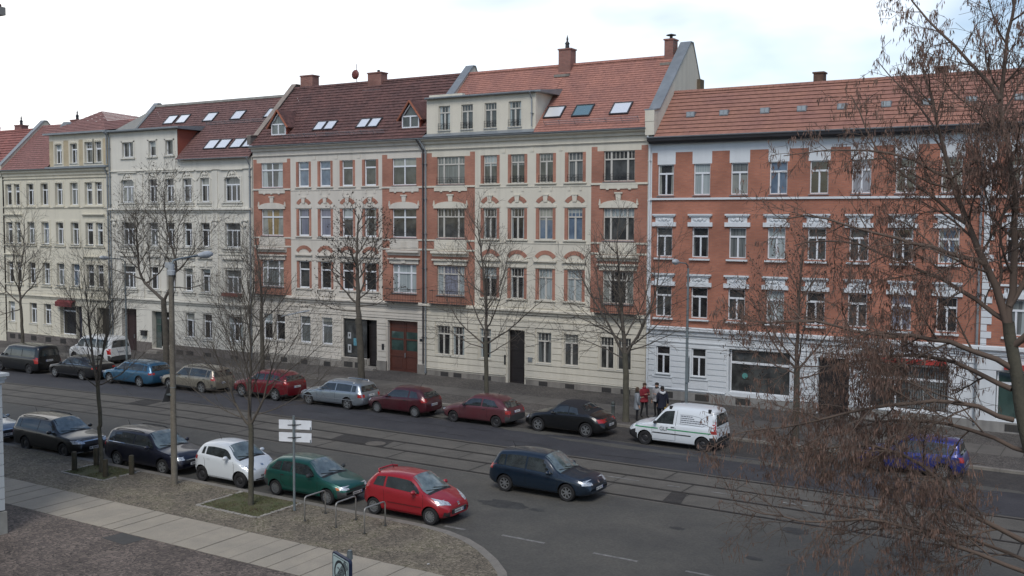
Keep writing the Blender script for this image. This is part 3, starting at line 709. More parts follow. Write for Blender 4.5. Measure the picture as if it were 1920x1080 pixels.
# ===== twin brick and plaster houses =====
def twin(name, x0, x1, mats, tiles, wcol, label, D):
    """D: True = right-hand house (barred top lights, box dormer); False = left-hand house"""
    root = empty(name, ((x0+x1)/2, FY, -.05), label, 'house')
    pl, br = mats; S = x0
    ops, wins = [], []
    nar = [(4.33, 5.31), (6.29, 7.26), (8.26, 9.21), (10.20, 11.18)]
    L0, L1 = .85, 2.95; R0, R1 = 12.52, 14.46
    if not D: L0, L1 = .80, 2.90
    PP = (['sheer', 'mid', 'dark', 'mid', 'sheer', 'mid'], ['mid', 'mid', 'dark', 'blue', 'blue', 'mid'], ['lilac', 'dark', 'dark', 'white', 'white', 'dark']) if D else \
         (['mid', 'blue', 'blue', 'mid', 'mid', 'mid'], ['ochre', 'lilac', 'lilac', 'mid', 'mid', 'mid'], ['sheer', 'mid', 'dark', 'dark', 'dark', 'white'])
    rows = [(12.12, 13.84), (8.76, 10.61), (5.17, 7.02)]
    for ri, (za, zb) in enumerate(rows):
        for k, (a, c) in enumerate([(L0, L1)]+nar+[(R0, R1)]):
            wide = k in (0, 5); a, c = a+S, c+S
            ops.append((a, c, za, zb)); st = ('B4' if wide else 'B2') if D else ('T3' if wide else 'T1')
            if not D and wide and ri == 2: st = 'T4'
            wins.append((a, c, za, zb, st, PP[ri][k], D and ri == 0 or (ri == 2 and False)))
    gz = (1.38, 3.22)
    if D:
        gr = [(.82, 1.86, 'B2', 'dark'), (2.02, 2.95, 'B2', 'dark'), (4.1, 4.93, 'B2', 'dark'), (8.2, 9.18, 'B2', 'mid'), (10.03, 10.99, 'B2', 'mid'), (12.4, 13.27, 'B2', 'mid'), (13.5, 14.36, 'B2', 'mid')]
    else:
        gr = [(.9, 1.78, 'T1', 'dark'), (2.1, 2.97, 'T1', 'dark'), (4.4, 5.36, 'T1', 'sheer'), (6.38, 7.34, 'T1', 'sheer')]
    for a, c, st, pn in gr: ops.append((a+S, c+S)+gz); wins.append((a+S, c+S)+gz+(st, pn, False))
    if D: doors = [(6.15, 7.34, -.05, 3.24)]
    else: doors = [(8.3, 10.37, .65, 3.27), (10.37, 11.2, .2, 3.27), (12.1, 14.55, -.05, 3.35)]
    doors = [(a+S, c+S, e, g_, .35) for a, c, e, g_ in doors]; ops += doors
    bays = [(x0+.05, x0+3.72), (x1-3.55, x1-.03)] if D else [(x0+.05, x0+3.62), (x1-3.53, x1-.03)]
    strips = [(a+S-.2, c+S+.2) for a, c in nar]
    def mf(x, z):
        if z < 4.6: return 0
        for a, c in bays:
            if a < x < c:
                if 11.91 < z < 12.04 or 8.55 < z < 8.66 or 7.95 < z < 8.06: return 0
                wa, wc = (L0+S, L1+S) if a < x0+1 else (R0+S, R1+S)
                if z > 13.84:
                    return 1 if (z < 14.10 and not (wa-.4 < x < wc+.4)) else 0
                return 1
        for a, c in strips:
            if a < x < c and any(za < z < zb+.02 for za, zb in rows): return 1
        return 0
    b = MB()
    wall_cells(b, x0, x1, -.6, 15.0, ops, FY, mf, xs=[v for q in bays+strips for v in q]+[L0+S-.4, L1+S+.4, R0+S-.4, R1+S+.4], zs=[4.6, 11.91, 12.04, 8.55, 8.66, 7.95, 8.06, 13.84, 14.10, 4.7])
    ye, ze, yR, zR, yB, zEB = FY-.35, 15.05, 57.2, 19.55, 60.4, 14.6
    b.face([(x0, FY, -.6), (x0, FY, 15), (x0, yR, zR-.1), (x0, yB, zEB), (x0, yB, -.6)], 0); b.face([(x1, FY, -.6), (x1, FY, 15), (x1, yR, zR-.1), (x1, yB, zEB), (x1, yB, -.6)], 0)
    b.face([(x0, yB, -.6), (x1, yB, -.6), (x1, yB, zEB), (x0, yB, zEB)], 0)
    obj('wall', b, [pl, br], root, world=True)
    rf = MB(); ax = (x1-8.0 if D else x1)
    if D:   # the slope is cut by the box dormer on the left
        roof_courses(rf, x0+8.0, x1, ye, ze, yR, zR, .21, .022)
        roof_courses(rf, x0, x0+8.0, ye+2.65, ze+2.65+.0, yR, zR, .21, .022)
    else: roof_courses(rf, x0, x1, ye, ze, yR, zR, .30, .04)
    rf.face([(x0, yR, zR), (x1, yR, zR), (x1, yB+.1, zEB), (x0, yB+.1, zEB)])
    roof = obj('roof', rf, tiles, root, world=True)
    ridge(root, x0+.1, x1-.1, yR, zR, tiles)
    # mouldings
    c = MB()
    cornice(c, x0, x1, 14.66, 15.04, .38); cornice(c, x0, x1, 14.25, 14.36, .10); cornice(c, x0, x1, 4.24, 4.56, .22); c.box(x0, x1, FY-.05, FY, 3.86, 3.96)
    for a, q in bays: c.box(a-.03, q+.03, FY-.06, FY, 11.93, 12.03); c.box(a, q, FY-.045, FY, 8.57, 8.65); c.box(a, q, FY-.045, FY, 7.96, 8.05)
    c.box(bays[0][1], bays[1][0], FY-.03, FY-.001, 8.50, 8.56); c.box(bays[0][1], bays[1][0], FY-.03, FY-.001, 11.86, 11.92)
    for a, q in ((L0+S, L1+S), (R0+S, R1+S)):
        m_ = (a+q)/2; w = q-a
        c.box(a-.2, q+.2, FY-.05, FY-.0015, 11.70, 11.93); 
        for t in (-.7, 0, .7): c.box(m_+t-.09, m_+t+.09, FY-.07, FY-.05, 11.64, 11.72)
        # segmental hood with acroteria and keystone (third row)
        r = 3.2; pts = [(a-.22, 10.62), (q+.22, 10.62), (q+.22, 10.78)]+[(m_+(w/2+.12)*cos(t_), 10.78+.27*sin(t_)) for t_ in [pi*k/10 for k in range(11)]]+[(a-.22, 10.78)]
        c.plate(pts, FY-.09, FY-.002)
        for sx in (a-.2, q+.2): c.plate([(sx-.07, 10.78), (sx+.07, 10.78), (sx, 11.12)], FY-.1, FY-.002)
        keystone(c, m_, 11.06, 11.5, .26, .38, FY-.08, FY-.002)
        c.box(m_-.24, m_+.24, FY-.11, FY-.002, 11.42, 11.5)
        # balustrade panel
        c.box(a-.18, q+.18, FY-.07, FY-.002, 8.06, 8.56); c.box(a-.12, a+.45, FY-.085, FY-.07, 8.14, 8.48); c.box(q-.45, q+.12, FY-.085, FY-.07, 8.14, 8.48)
        for k in range(5): c.box(m_-.26+k*.12, m_-.20+k*.12, FY-.10, FY-.071, 8.12, 8.50)
        cornice(c, a-.32, q+.32, 7.60, 7.92, .30); c.box(a-.2, q+.2, FY-.08, FY-.0025, 7.06, 7.34); c.box(a-.3, q+.3, FY-.2, FY-.0025, 7.34, 7.43); keystone(c, m_, 7.1, 7.35, .3, .4, FY-.13, FY-.08)
    for a, q in nar:
        a, q = a+S, q+S; m_ = (a+q)/2
        keystone(c, m_, 10.98, 11.42, .24, .34, FY-.08, FY-.002); c.box(m_-.22, m_+.22, FY-.10, FY-.002, 11.36, 11.43)
        c.box(a-.26, q+.26, FY-.045, FY-.002, 10.66, 10.8)
        c.plate([(m_+.6*cos(t_), 10.8+.14*sin(t_)) for t_ in [pi*k/8 for k in range(9)]], FY-.043, FY-.002)
        c.box(m_-.45, m_-.3, FY-.03, FY-.0021, 11.62, 11.84); c.box(m_+.3, m_+.45, FY-.03, FY-.0021, 11.62, 11.84)
        c.box(a-.3, q+.3, FY-.14, FY-.002, 7.42, 7.50); c.box(a-.2, q+.2, FY-.06, FY-.0022, 7.06, 7.2)
        for rz in (12.12, 8.76, 5.17): c.box(a-.26, q+.26, FY-.10, FY-.0023, rz-.09, rz-.03)
        c.box(a-.1, q+.1, FY-.04, FY-.002, 4.66, 4.98)
    # frieze niches under the top cornice
    for k in range(3):
        xx = x0+5.8+k*1.97; c.box(xx-.12, xx+.12, FY-.03, FY-.002, 13.95, 14.2)
    courses(c, x0+.02, x1-.02, .52, 3.84, ops, FY, .37, .045, .05, margin=.10)
    cornice(c, x0, x0+(6.0 if D else 8.2), .34, .50, .09)
    if D: cornice(c, x0+7.4, x1, .34, .50, .09)
    for q in gr[::1]:
        c.box(q[0]+S-.12, q[1]+S+.12, FY-.09, FY-.036, 1.28, 1.34)
        m_ = (q[0]+q[1])/2+S
        for sx in (-.18, .18): c.tube([(m_+sx-.14, FY-.04, .80), (m_+sx-.05, FY-.05, .88), (m_+sx, FY-.05, .80), (m_+sx+.05, FY-.05, .74), (m_+sx+.14, FY-.04, .80)], .015, 4)
    obj('moulding', c, pl, root, world=True)
    ar = MB()
    for a, q in nar:
        m_ = (a+q)/2+S
        for sg in (0, 1):
            t0, t1 = (.18, .42) if sg == 0 else (.58, .82)
            R_, r_ = .78, .52; cz = 10.62
            pts = [(m_+R_*cos(pi*(t0+(t1-t0)*k/5)), cz+R_*sin(pi*(t0+(t1-t0)*k/5))*.95) for k in range(6)]+[(m_+r_*cos(pi*(t1-(t1-t0)*k/5)), cz+r_*sin(pi*(t1-(t1-t0)*k/5))*.95) for k in range(6)]
            ar.plate(pts, FY-.03, FY-.001)
        seg_arch(ar, m_, 7.62, 1.05, .26, .24, FY-.03, FY-.001)
    objs('brick_arch', ar, br, root, world=True)
    ps = MB(); ps.box(x0, x1, FY-.05, FY-.001, -.6, .34) if not D else None
    if D: ps.box(x0, x0+6.0, FY-.05, FY-.001, -.6, .34); ps.box(x0+7.45, x1, FY-.05, FY-.001, -.6, .34)
    else:
        ps = MB(); ps.box(x0, x0+8.15, FY-.05, FY-.001, -.6, .34); ps.box(x0+8.15, x0+10.35, FY-.08, FY-.001, -.6, .62); ps.box(x0+11.25, x0+12.05, FY-.12, FY-.001, -.6, .62); ps.box(x0+14.6, x1, FY-.12, FY-.001, -.6, .62)
    objs('plinth', ps, M_stone, root, world=True)
    for w in wins: window(root, *w[:4], style=w[4], pane=w[5], frame=wcol, guard=w[6])
    gutter(root, x0, x1, 15.02, .42)
    for (a, q) in ((R0, R1), (L0, L1)):   # small balconies on the first floor
        if not D and a == L0: pass
        a, q = a+S, q+S; m_ = (a+q)/2; bb = MB()
        for zz in (4.75, 5.45): bb.tube([(a-.3, FY-.05, zz), (a-.3, FY-.42, zz), (q+.3, FY-.42, zz), (q+.3, FY-.05, zz)], .016, 5)
        k = a-.3
        while k <= q+.3: bb.tube([(k, FY-.42, 4.6), (k, FY-.42, 5.45)], .009, 4); k += .13
        bb.box(a-.3, q+.3, FY-.45, FY-.22, 4.56, 4.62)
        obj('balcony_railing', bb, M_iron, root, world=True)
        dd = MB(); dd.box(m_-.36, m_+.36, FY+.06, FY+.12, 4.62, 5.16); 
        # the balcony door panel below the wide window
    return root, ops
HC, _ = twin('terraced_house', -54.2, -38.98, (M_pinkc, M_brick), M_tileC, M_pvc, 'house of brick and cream plaster with a dark brown tiled roof and two pointed dormers', False)
HD, _ = twin('terraced_house', -38.97, -23.68, (M_cream, M_brick), M_tileD, M_wood, 'house of brick and cream plaster with an orange tiled roof and a long box dormer', True)
# --- left twin: doors, shop, dormers, skylights, chimneys
def panel_door(root, xa, xb, za, zb, m, leaves=2, glass=None, Y=FY+.27, lab=None):
    b = MB(); b.box(xa, xb, Y, Y+.06, za, zb); w = (xb-xa)/leaves
    for i in range(leaves):
        a = xa+i*w; b.box(a+.01, a+.1, Y-.03, Y-.001, za, zb); b.box(a+w-.1, a+w-.01, Y-.03, Y-.001, za, zb)
        for z in (za+.02, za+(zb-za)*.30, za+(zb-za)*.62, zb-.12): b.box(a+.1, a+w-.1, Y-.028, Y-.001, z, z+.1)
        b.box(a+.2, a+w-.2, Y-.02, Y-.0012, za+.25, za+(zb-za)*.27)
    o = obj('door', b, m, root, world=True, label=lab)
    h = MB(); cx = (xa+xb)/2 if leaves == 2 else xb-.16; h.tube([(cx+.05, Y-.09, za+1.0), (cx+.05, Y-.09, za+1.25)], .02, 6); h.box(cx+.03, cx+.07, Y-.08, Y-.031, za+.98, za+1.28)
    obj('handle', h, M_zinc, o, world=True)
    if glass:
        p = MB()
        for i in range(leaves):
            a = xa+i*w; p.face([(a+.12, Y-.004, za+(zb-za)*.42), (a+w-.12, Y-.004, za+(zb-za)*.42), (a+w-.12, Y-.004, za+(zb-za)*.78), (a+.12, Y-.004, za+(zb-za)*.78)])
        obj('pane', p, glass, o, world=True)
    return o
M_door = mat('red_brown_door', (0.105, 0.034, 0.022), 0.5, var=0.3, vscale=2)
M_ddoor = mat('black_brown_door', (0.022, 0.018, 0.018), 0.45, var=0.3, vscale=2)
panel_door(HC, -42.1, -39.63, -.05, 3.35, M_door, 2, PANE['green'], lab='red-brown double gate with greenish glass panels')
panel_door(HC, -43.83, -43.0, .2, 3.27, M_ddoor, 1)
panel_door(HD, -32.82, -31.63, -.05, 3.24, M_ddoor, 1)
b = MB(); b.box(-45.9, -43.83, FY+.1, FY+.16, .65, .75); b.box(-45.9, -43.83, FY+.1, FY+.16, 3.17, 3.27); b.box(-45.9, -45.83, FY+.1, FY+.16, .75, 3.17); b.box(-43.9, -43.83, FY+.1, FY+.16, .75, 3.17)
sw = obj('shop_window', b, M_iron, HC, world=True)
b = MB(); b.face([(-45.83, FY+.14, .75), (-43.9, FY+.14, .75), (-43.9, FY+.14, 3.17), (-45.83, FY+.14, 3.17)]); obj('pane', b, PANE['mid'], sw, world=True)
b = MB(); M_paper = mat('poster_paper', (0.45, 0.47, 0.48), 0.7, var=0.3, vscale=5)
for x, z, w, h in ((-45.6, 1.9, .28, .42), (-45.6, .95, .3, .55), (-44.5, 1.9, .16, .4), (-44.45, 1.0, .14, .55)): b.box(x, x+w, FY+.125, FY+.13, z, z+h)
obj('poster', b, M_paper, sw, world=True)
b = MB()
for x, z, w, h in ((-45.51, 2.03, .1, .2), (-45.5, 1.1, .12, .3)): b.box(x, x+w, FY+.118, FY+.1245, z, z+h)
obj('poster_print', b, M_iron, sw, world=True)
obj('poster', MB().box(-45.1, -44.6, FY+.125, FY+.13, 1.45, 1.95), mat('cyan_poster', (0.12, 0.33, 0.42), 0.6, var=0.5, vscale=7), sw, world=True, label='cyan and white poster in the shop window')
basement(HC, [-45.4, -44.45], -.0, .36, FY-.08); basement(HC, [-53, -51.3, -49.4, -47.3], -.1, .22, FY-.05, .6)
basement(HD, [-37.5, -36.5, -34.3, -30.3, -28.5, -26.1, -24.9], .03, .29, FY-.05, .6)
obj('doorbell_panel', MB().box(-42.55, -42.35, FY-.06, FY-.036, 1.35, 1.75), M_iron, HC, world=True); obj('house_number_plate', MB().box(-39.45, -39.25, FY-.06, FY-.036, 2.1, 2.28), M_iron, HC, world=True)
obj('letter_box', MB().box(-31.35, -31.05, FY-.1, FY-.036, 1.42, 1.68), M_zinc, HD, world=True); obj('doorbell_panel', MB().box(-33.05, -32.93, FY-.07, FY-.036, 1.1, 1.7), M_iron, HD, world=True)
obj('step', MB().box(-43.95, -42.9, FY-.55, FY+.3, -.3, .10).box(-43.9, -42.95, FY-.2, FY+.3, .10, .2), M_stone, HC, world=True)
for x in (-39.13, -38.93): downpipe(HC if x < -39 else HD, x, 14.4, .1 if x > -39 else .7, m=M_zinc if x > -39 else M_dzinc, top=(x-.35, 15.0))
yeC, zeC = FY-.35, 15.05
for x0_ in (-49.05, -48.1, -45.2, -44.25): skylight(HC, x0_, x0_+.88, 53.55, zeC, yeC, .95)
snow_guard(HC, -51.2, -42.3, FY+.05, 15.5)
def pointed_dormer(root, cx, w=1.5, y=53.35):
    z0 = zeC+(y-yeC)-.02; zt = z0+.78; zp = z0+1.75; yk = y+(zp-z0); yw = y+(zt-z0)
    b = MB(); b.face([(cx-w/2, y+.02, z0), (cx-w/2, y+.02, zt), (cx-w/2, yw, zt)], 0); b.face([(cx+w/2, y+.02, z0), (cx+w/2, yw, zt), (cx+w/2, y+.02, zt)], 0)
    b.face([(cx-w/2, y+.04, z0), (cx+w/2, y+.04, z0), (cx+w/2, y+.04, zt), (cx, y+.04, zp), (cx-w/2, y+.04, zt)], 0)
    o = obj('dormer', b, M_redpl, root, world=True)
    r = MB(); e = .2; e2 = .0
    for s in (-1, 1):
        sl = (zp-zt)/(w/2)
        xo = cx+s*(w/2+e); zo = zt-e*sl
        r.face([(xo, y-.15, zo), (cx, y-.15, zp), (cx, yk+.05, zp), (xo, y+(zo-z0)+.02, zo)]); r.face([(xo, y-.15, zo+.07), (cx, y-.15, zp+.09), (cx, yk+.05, zp+.09), (xo, y+(zo-z0)+.1, zo+.07)])
        r.face([(xo, y-.15, zo), (cx, y-.15, zp), (cx, y-.15, zp+.09), (xo, y-.15, zo+.07)])
    obj('dormer_roof', r, M_tileC, o, world=True)
    t = MB()
    for s in (-1, 1):
        sl = (zp-zt)/(w/2); xo = cx+s*(w/2+.22); t.tube([(xo, y-.17, zt-.2*sl), (cx, y-.17, zp+.02)], .075, 5)
    obj('verge_tiles', t, mat('verge_orange', (0.33, 0.12, 0.07), 0.85, var=.3, vscale=3), o, world=True)
    f = MB(); yy = y-.0; wi = w/2-.07
    f.box(cx-wi, cx-wi+.07, yy-.03, yy+.035, z0+.05, zt+.05); f.box(cx+wi-.07, cx+wi, yy-.03, yy+.035, z0+.05, zt+.05); f.box(cx-wi+.07, cx+wi-.07, yy-.03, yy+.035, z0+.05, z0+.13); f.box(cx-wi+.07, cx+wi-.07, yy-.03, yy+.035, zt-.03, zt+.06)
    f.box(cx-.05, cx+.05, yy-.032, yy+.033, z0+.13, zt-.03)
    zp2 = zp-.12
    for s in (-1, 1):
        f.plate([(cx+s*wi, zt+.06), (cx+s*(wi-.1), zt+.06), (cx, zp2-.13), (cx, zp2)], yy-.029, yy+.034)
    wo = obj('window', f, M_pvc, o, world=True)
    p = MB(); p.face([(cx-wi+.03, yy+.02, z0+.1), (cx+wi-.03, yy+.02, z0+.1), (cx+wi-.03, yy+.02, zt), (cx, yy+.02, zp2-.05), (cx-wi+.03, yy+.02, zt)]); obj('pane', p, PANE['sheer'] if cx < -50 else PANE['mid'], wo, world=True)
pointed_dormer(HC, -52.0); pointed_dormer(HC, -40.45)
chimney(HC, -53.8, -52.6, 57.5, 58.2, 18.6, 20.45, cap=None); c_ = chimney(HC, -46.9, -45.7, 56.9, 57.6, 18.4, 20.1, cap='stub')
obj('lead_flashing', MB().box(-47.1, -45.5, 56.55, 57.0, 18.75, 18.95), M_zinc, HC, world=True)
b = MB(); b.lathe([(0, -.14), (.2, -.12), (.33, -.02), (.34, 0), (0, -.09)], (-48.1, 57.0, 20.15), axis='Y', n=14); b.tube([(-48.1, 57.15, 19.5), (-48.1, 57.15, 20.9)], .025, 5); b.tube([(-48.1, 57.1, 20.15), (-48.1, 56.75, 20.1)], .015, 4)
obj('satellite_dish', b, mat('dish_brown', (0.14, 0.035, 0.03), 0.6), HC, world=True)
parapet(HC, -54.25, .35, [(FY-.3, 15.75), (FY+.35, 15.8), (57.3, 19.85), (57.7, 19.85), (60.4, 15.0)], mat('cap_tan', (0.30, 0.25, 0.21), .8, var=.3, vscale=2), M_stone2)
# --- right twin: box dormer, skylights, chimneys, parapets
zd0, zd1 = 15.25, 17.45
dops = [(-37.98, -37.11, 15.48, 16.99), (-36.27, -35.41, 15.48, 16.99), (-34.55, -33.69, 15.48, 16.99), (-32.83, -31.95, 15.48, 16.99)]
b = MB(); wall_cells(b, -38.9, -30.95, zd0-.15, zd1, dops, FY-.02, lambda x, z: 0)
b.face([(-30.95, FY-.02, zd0-.15), (-30.95, FY-.02, zd1), (-30.95, 55.2, zd1+.1)]); b.face([(-38.9, FY-.02, zd0-.15), (-38.9, FY-.02, zd1), (-38.9, 55.2, zd1+.1)])
bd = obj('box_dormer', b, M_cream, HD, world=True)
for i, o_ in enumerate(dops):
    window(HD, *o_, Y=FY-.02, style='B2', pane=['dark', 'mid', 'mid', 'dark'][i], frame=M_wood, guard=True)
b = MB(); b.prism([(FY-.22, zd1), (FY-.22, zd1+.10), (55.45, zd1+.42), (55.45, zd1)], -38.93, -30.5); obj('dormer_roof', b, M_zinc, bd, world=True)
b = MB(); b.box(-38.95, -36.4, 53.3, 53.6, zd1+.1, zd1+.30); obj('parapet_kerb', b, M_cream, bd, world=True)
gutter(bd, -38.9, -30.9, zd1+.04, .24, Y=FY); downpipe(bd, -31.15, 17.2, 15.45, Y=FY-.02, top=(-31.15, 17.45), r=.04)
b = MB(); b.prism([(FY-.40, 15.08), (FY-.40, 15.12), (FY-.03, 15.3), (FY-.03, 15.06)], -38.95, -30.9); obj('lead_flashing', b, M_zinc, HD, world=True)
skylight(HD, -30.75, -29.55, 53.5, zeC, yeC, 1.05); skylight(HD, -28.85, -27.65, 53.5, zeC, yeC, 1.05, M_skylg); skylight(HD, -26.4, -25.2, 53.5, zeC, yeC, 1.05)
snow_guard(HD, -30.3, -24.2, FY+.0, 15.45)
chimney(HD, -31.5, -30.65, 56.7, 57.4, 18.5, 20.45, cap='pot'); chimney(HD, -24.55, -24.0, 57.0, 57.7, 18.9, 20.5, cap='cowl')
b = MB(); b.box(-31.6, -30.55, 56.3, 56.7, 18.75, 18.9); b.box(-24.65, -23.9, 56.6, 57.0, 19.0, 19.15); obj('lead_flashing', b, M_stone, HD, world=True)
parapet(HD, -38.75, .5, [(55.2, 17.9), (57.6, 20.1), (57.9, 20.1), (59.0, 18.2)], M_zinc, M_cream)
parapet(HD, -23.45, .55, [(FY-.45, 15.95), (53.2, 16.05), (57.6, 20.35), (58.0, 20.35), (60.3, 16.4)], M_zinc, M_cream)
b = MB(); b.box(-23.72, -23.18, FY-.43, FY+.1, 14.6, 15.9); obj('gable_corner', b, M_cream, HD, world=True); obj('chimney', MB().box(-23.7, -22.95, 58.75, 59.35, 16.0, 18.35), mat('sooty_brick', (0.16, 0.12, 0.08), .9, var=.4, vscale=2), HD, world=True)
b = MB(); b.face([(-23.17, FY, 13), (-23.17, 53.0, 15.9), (-23.17, 57.6, 20.3), (-23.17, 58.0, 20.3), (-23.17, 60.3, 16.4), (-23.17, 60.3, 13)]); obj('gable_wall', b, M_cream, HD, world=True)
# ===== orange brick house with white ground floor (right) and its neighbour =====
YB = 60.6
HE = empty('terraced_house', (-15.0, FY, -.05), 'long orange brick house with white ground floor and white top band over brick piers', 'house')
E0, E1 = -23.66, -6.50
cs = [-22.62+2.095*i for i in range(8)]
ops, wins = [], []
pat = [['dark', 'white', 'blind', 'blue', 'dark', 'lilac', 'mid', 'mid'], ['mid', 'dark', 'sheer', 'white', 'mid', 'mid', 'dark', 'blue'], ['mid', 'dark', 'mid', 'white', 'dark', 'mid', 'lilac', 'dark']]
for ri, (za, zb) in enumerate([(11.30, 12.98), (7.92, 9.55), (4.60, 6.28)]):
    for k, cx in enumerate(cs):
        if ri: cx -= .04
        ops.append((cx-.48, cx+.46, za, zb)); wins.append((cx-.48, cx+.46, za, zb, 'T2', pat[ri][k]))
for k in (0, 1): ops.append((cs[k]-.44, cs[k]+.38, 1.38, 2.93)); wins.append((cs[k]-.44, cs[k]+.38, 1.38, 2.93, 'T2', 'dark'))
shops = [(-18.85, -15.5, .7, 3.05, .3), (-14.1, -12.5, -.05, 2.95, .4), (-11.6, -7.8, .6, 2.85, .3)]
ops += shops
piers = [(-23.45, -23.13)]+[(cs[i]+.55, cs[i+1]-.56) for i in range(7)]+[(cs[7]+.55, -6.78)]
def mfE(x, z):
    if z < 4.0: return 0
    if z > 12.98:
        if z > 13.64: return 0
        return 1 if any(a < x < c for a, c in piers) else 0
    return 0 if x < -23.45 else 1
b = MB()
wall_cells(b, E0, E1, -.6, 14.6, ops, FY, mfE, xs=[-23.45]+[v for p in piers for v in p], zs=[4.0, 12.98, 13.64])
zE, yE = 14.45, FY-.5; yR, zR = 55.35, 16.98+.32; zR = zE+(yR-yE)*.96
b.face([(E0, FY, -.6), (E0, FY, zE), (E0, yR, zR-.1), (E0, YB, 12.2), (E0, YB, -.6)], 0); b.face([(E1, YB, -.6), (E0, YB, -.6), (E0, YB, 12.2), (E1, YB, 12.2)], 0)
obj('wall', b, [M_white, M_brickE], HE, world=True)
rf = MB(); roof_courses(rf, -23.16, E1, yE, zE, yR, zR, .33, .038); rf.face([(-23.16, yR, zR), (E1, yR, zR), (E1, YB+.1, 12.2), (-23.16, YB+.1, 12.2)]); obj('roof', rf, M_tileE, HE, world=True)
ridge(HE, -23.16, E1, yR, zR, M_tileE)
b = MB(); b.prism([(FY-.01, 14.12), (FY-.30, 14.12), (FY-.36, 14.22), (FY-.52, 14.26), (FY-.56, 14.42), (FY-.01, 14.42)], -23.55, E1); obj('eaves_board', b, M_dzinc, HE, world=True)
gutter(HE, -23.55, E1, 14.47, .55, M_zinc)
c = MB()
for k, cx in enumerate(cs):
    for za, zb in ((7.92, 9.55), (4.60, 6.28)):
        cx2 = cx-.05
        c.box(cx2-.68, cx2+.68, FY-.16, FY-.001, zb+.63, zb+.72); c.box(cx2-.62, cx2+.62, FY-.10, FY-.001, zb+.55, zb+.63)
        c.box(cx2-.52, cx2+.52, FY-.05, FY-.001, zb+.27, zb+.55)
        c.box(cx2-.70, cx2+.70, FY-.11, FY-.001, zb+.04, zb+.27)
        # carved wreath in the panel
        c.tube([(cx2-.36+.72*i/12, FY-.07, zb+.41+.07*sin(i*1.7)) for i in range(13)], .035, 5); c.ball((cx2, FY-.07, zb+.42), (.12, .05, .1)); c.ball((cx2-.3, FY-.06, zb+.40), (.07, .04, .07)); c.ball((cx2+.3, FY-.06, zb+.40), (.07, .04, .07))
        c.box(cx2-.58, cx2+.58, FY-.14, FY-.001, za-.16, za-.07)
c.box(E0+.1, E1, FY-.09, FY-.001, 11.04, 11.15)
cornice(c, E0+.1, E1, 3.62, 4.07, .24); c.box(E0+.1, E1, FY-.05, FY-.0012, 3.2, 3.26)
courses(c, E0+.15, -18.95, .62, 3.15, ops, FY, .31, .045, .045, margin=.09)
courses(c, -15.4, -14.2, .62, 3.15, ops, FY, .31, .045, .045, margin=.03); courses(c, -12.4, -11.7, .62, 3.15, ops, FY, .31, .045, .045, margin=.03)
cornice(c, E0+.1, -19.0, .5, .62, .1); cornice(c, -15.45, -14.2, .5, .62, .1); cornice(c, -12.4, -7.9, .5, .58, .08)
for k in (0, 1): c.box(cs[k]-.62, cs[k]+.56, FY-.08, FY-.041, .72, 1.15); c.box(cs[k]-.62, cs[k]+.56, FY-.12, FY-.041, 1.2, 1.27)
obj('moulding', c, M_white, HE, world=True)
p = MB(); p.box(E0+.1, -14.15, FY-.06, FY-.002, -.6, .5); p.box(-12.45, E1, FY-.06, FY-.002, -.6, .5); objs('plinth', p, mat('plinth_pale', (0.30, 0.29, 0.27), .9, var=.3, vscale=1.2, streak=.3), HE, world=True)
for w in wins: window(HE, *w[:4], style=w[4], pane=w[5], frame=M_pvc, sill=(w[2] < 2 or w[2] > 11))
basement(HE, [-22.4, -20.3, -18.0], .08, .42, FY-.06, .8)
def shopfront(root, x0, x1, z0, z1, pane, splits, zt, lab=None, Y=FY+.22):
    b = MB(); t = .07
    b.box(x0, x1, Y, Y+.06, z0, z0+t); b.box(x0, x1, Y, Y+.06, z1-t, z1); b.box(x0, x0+t, Y, Y+.06, z0+t, z1-t); b.box(x1-t, x1, Y, Y+.06, z0+t, z1-t)
    b.box(x0+t, x1-t, Y-.02, Y+.062, zt, zt+.12)
    for s in splits: b.box(s-.04, s+.04, Y-.01, Y+.061, z0+t, zt)
    o = obj('shop_window', b, M_pvc, root, world=True, label=lab)
    p = MB(); p.face([(x0+t, Y+.03, z0+t), (x1-t, Y+.03, z0+t), (x1-t, Y+.03, z1-t), (x0+t, Y+.03, z1-t)]); obj('pane', p, PANE[pane], o, world=True); return o
s1 = shopfront(HE, -18.82, -15.53, .7, 3.05, 'mid', [], 2.25)
obj('window_sticker', MB().lathe([(0, 0), (.16, 0), (.16, .01)], (-18.0, FY+.2, 1.62), axis='Y', n=10), mat('teal', (0.08, 0.24, 0.22), .6), s1, world=True)
s2 = shopfront(HE, -11.57, -7.83, .6, 2.85, 'mid', [-10.3, -9.0], 2.1)
b = MB(); x = -9.7
while x < -7.95: b.box(x, x+.07, FY+.19, FY+.2, .75, 2.08); b.box(x, x+.07, FY+.19, FY+.2, 2.25, 2.75); x += .11
obj('slat_blind', b, mat('blind_grey', (0.13, 0.14, 0.14), .8), s2, world=True)
panel_door(HE, -14.07, -12.53, -.05, 2.95, M_ddoor, 2, Y=FY+.3)
b = MB(); b.prism([(FY-.01, 2.95), (FY-.22, 2.95), (FY-.22, 3.18), (FY-.01, 3.18)], -11.6, -7.9); obj('shop_sign', b, mat('sign_red', (0.42, 0.045, 0.035), .6, var=.5, vscale=3, col2=(0.28, .03, .025)), HE, world=True, label='red shop sign board over the slatted window')
for cx in [-21.5, -19.6, -17.35, -15.4, -13.35, -11.2, -9.3, -7.3]: vent_dormer(HE, cx, 53.62, zE, yE, None)
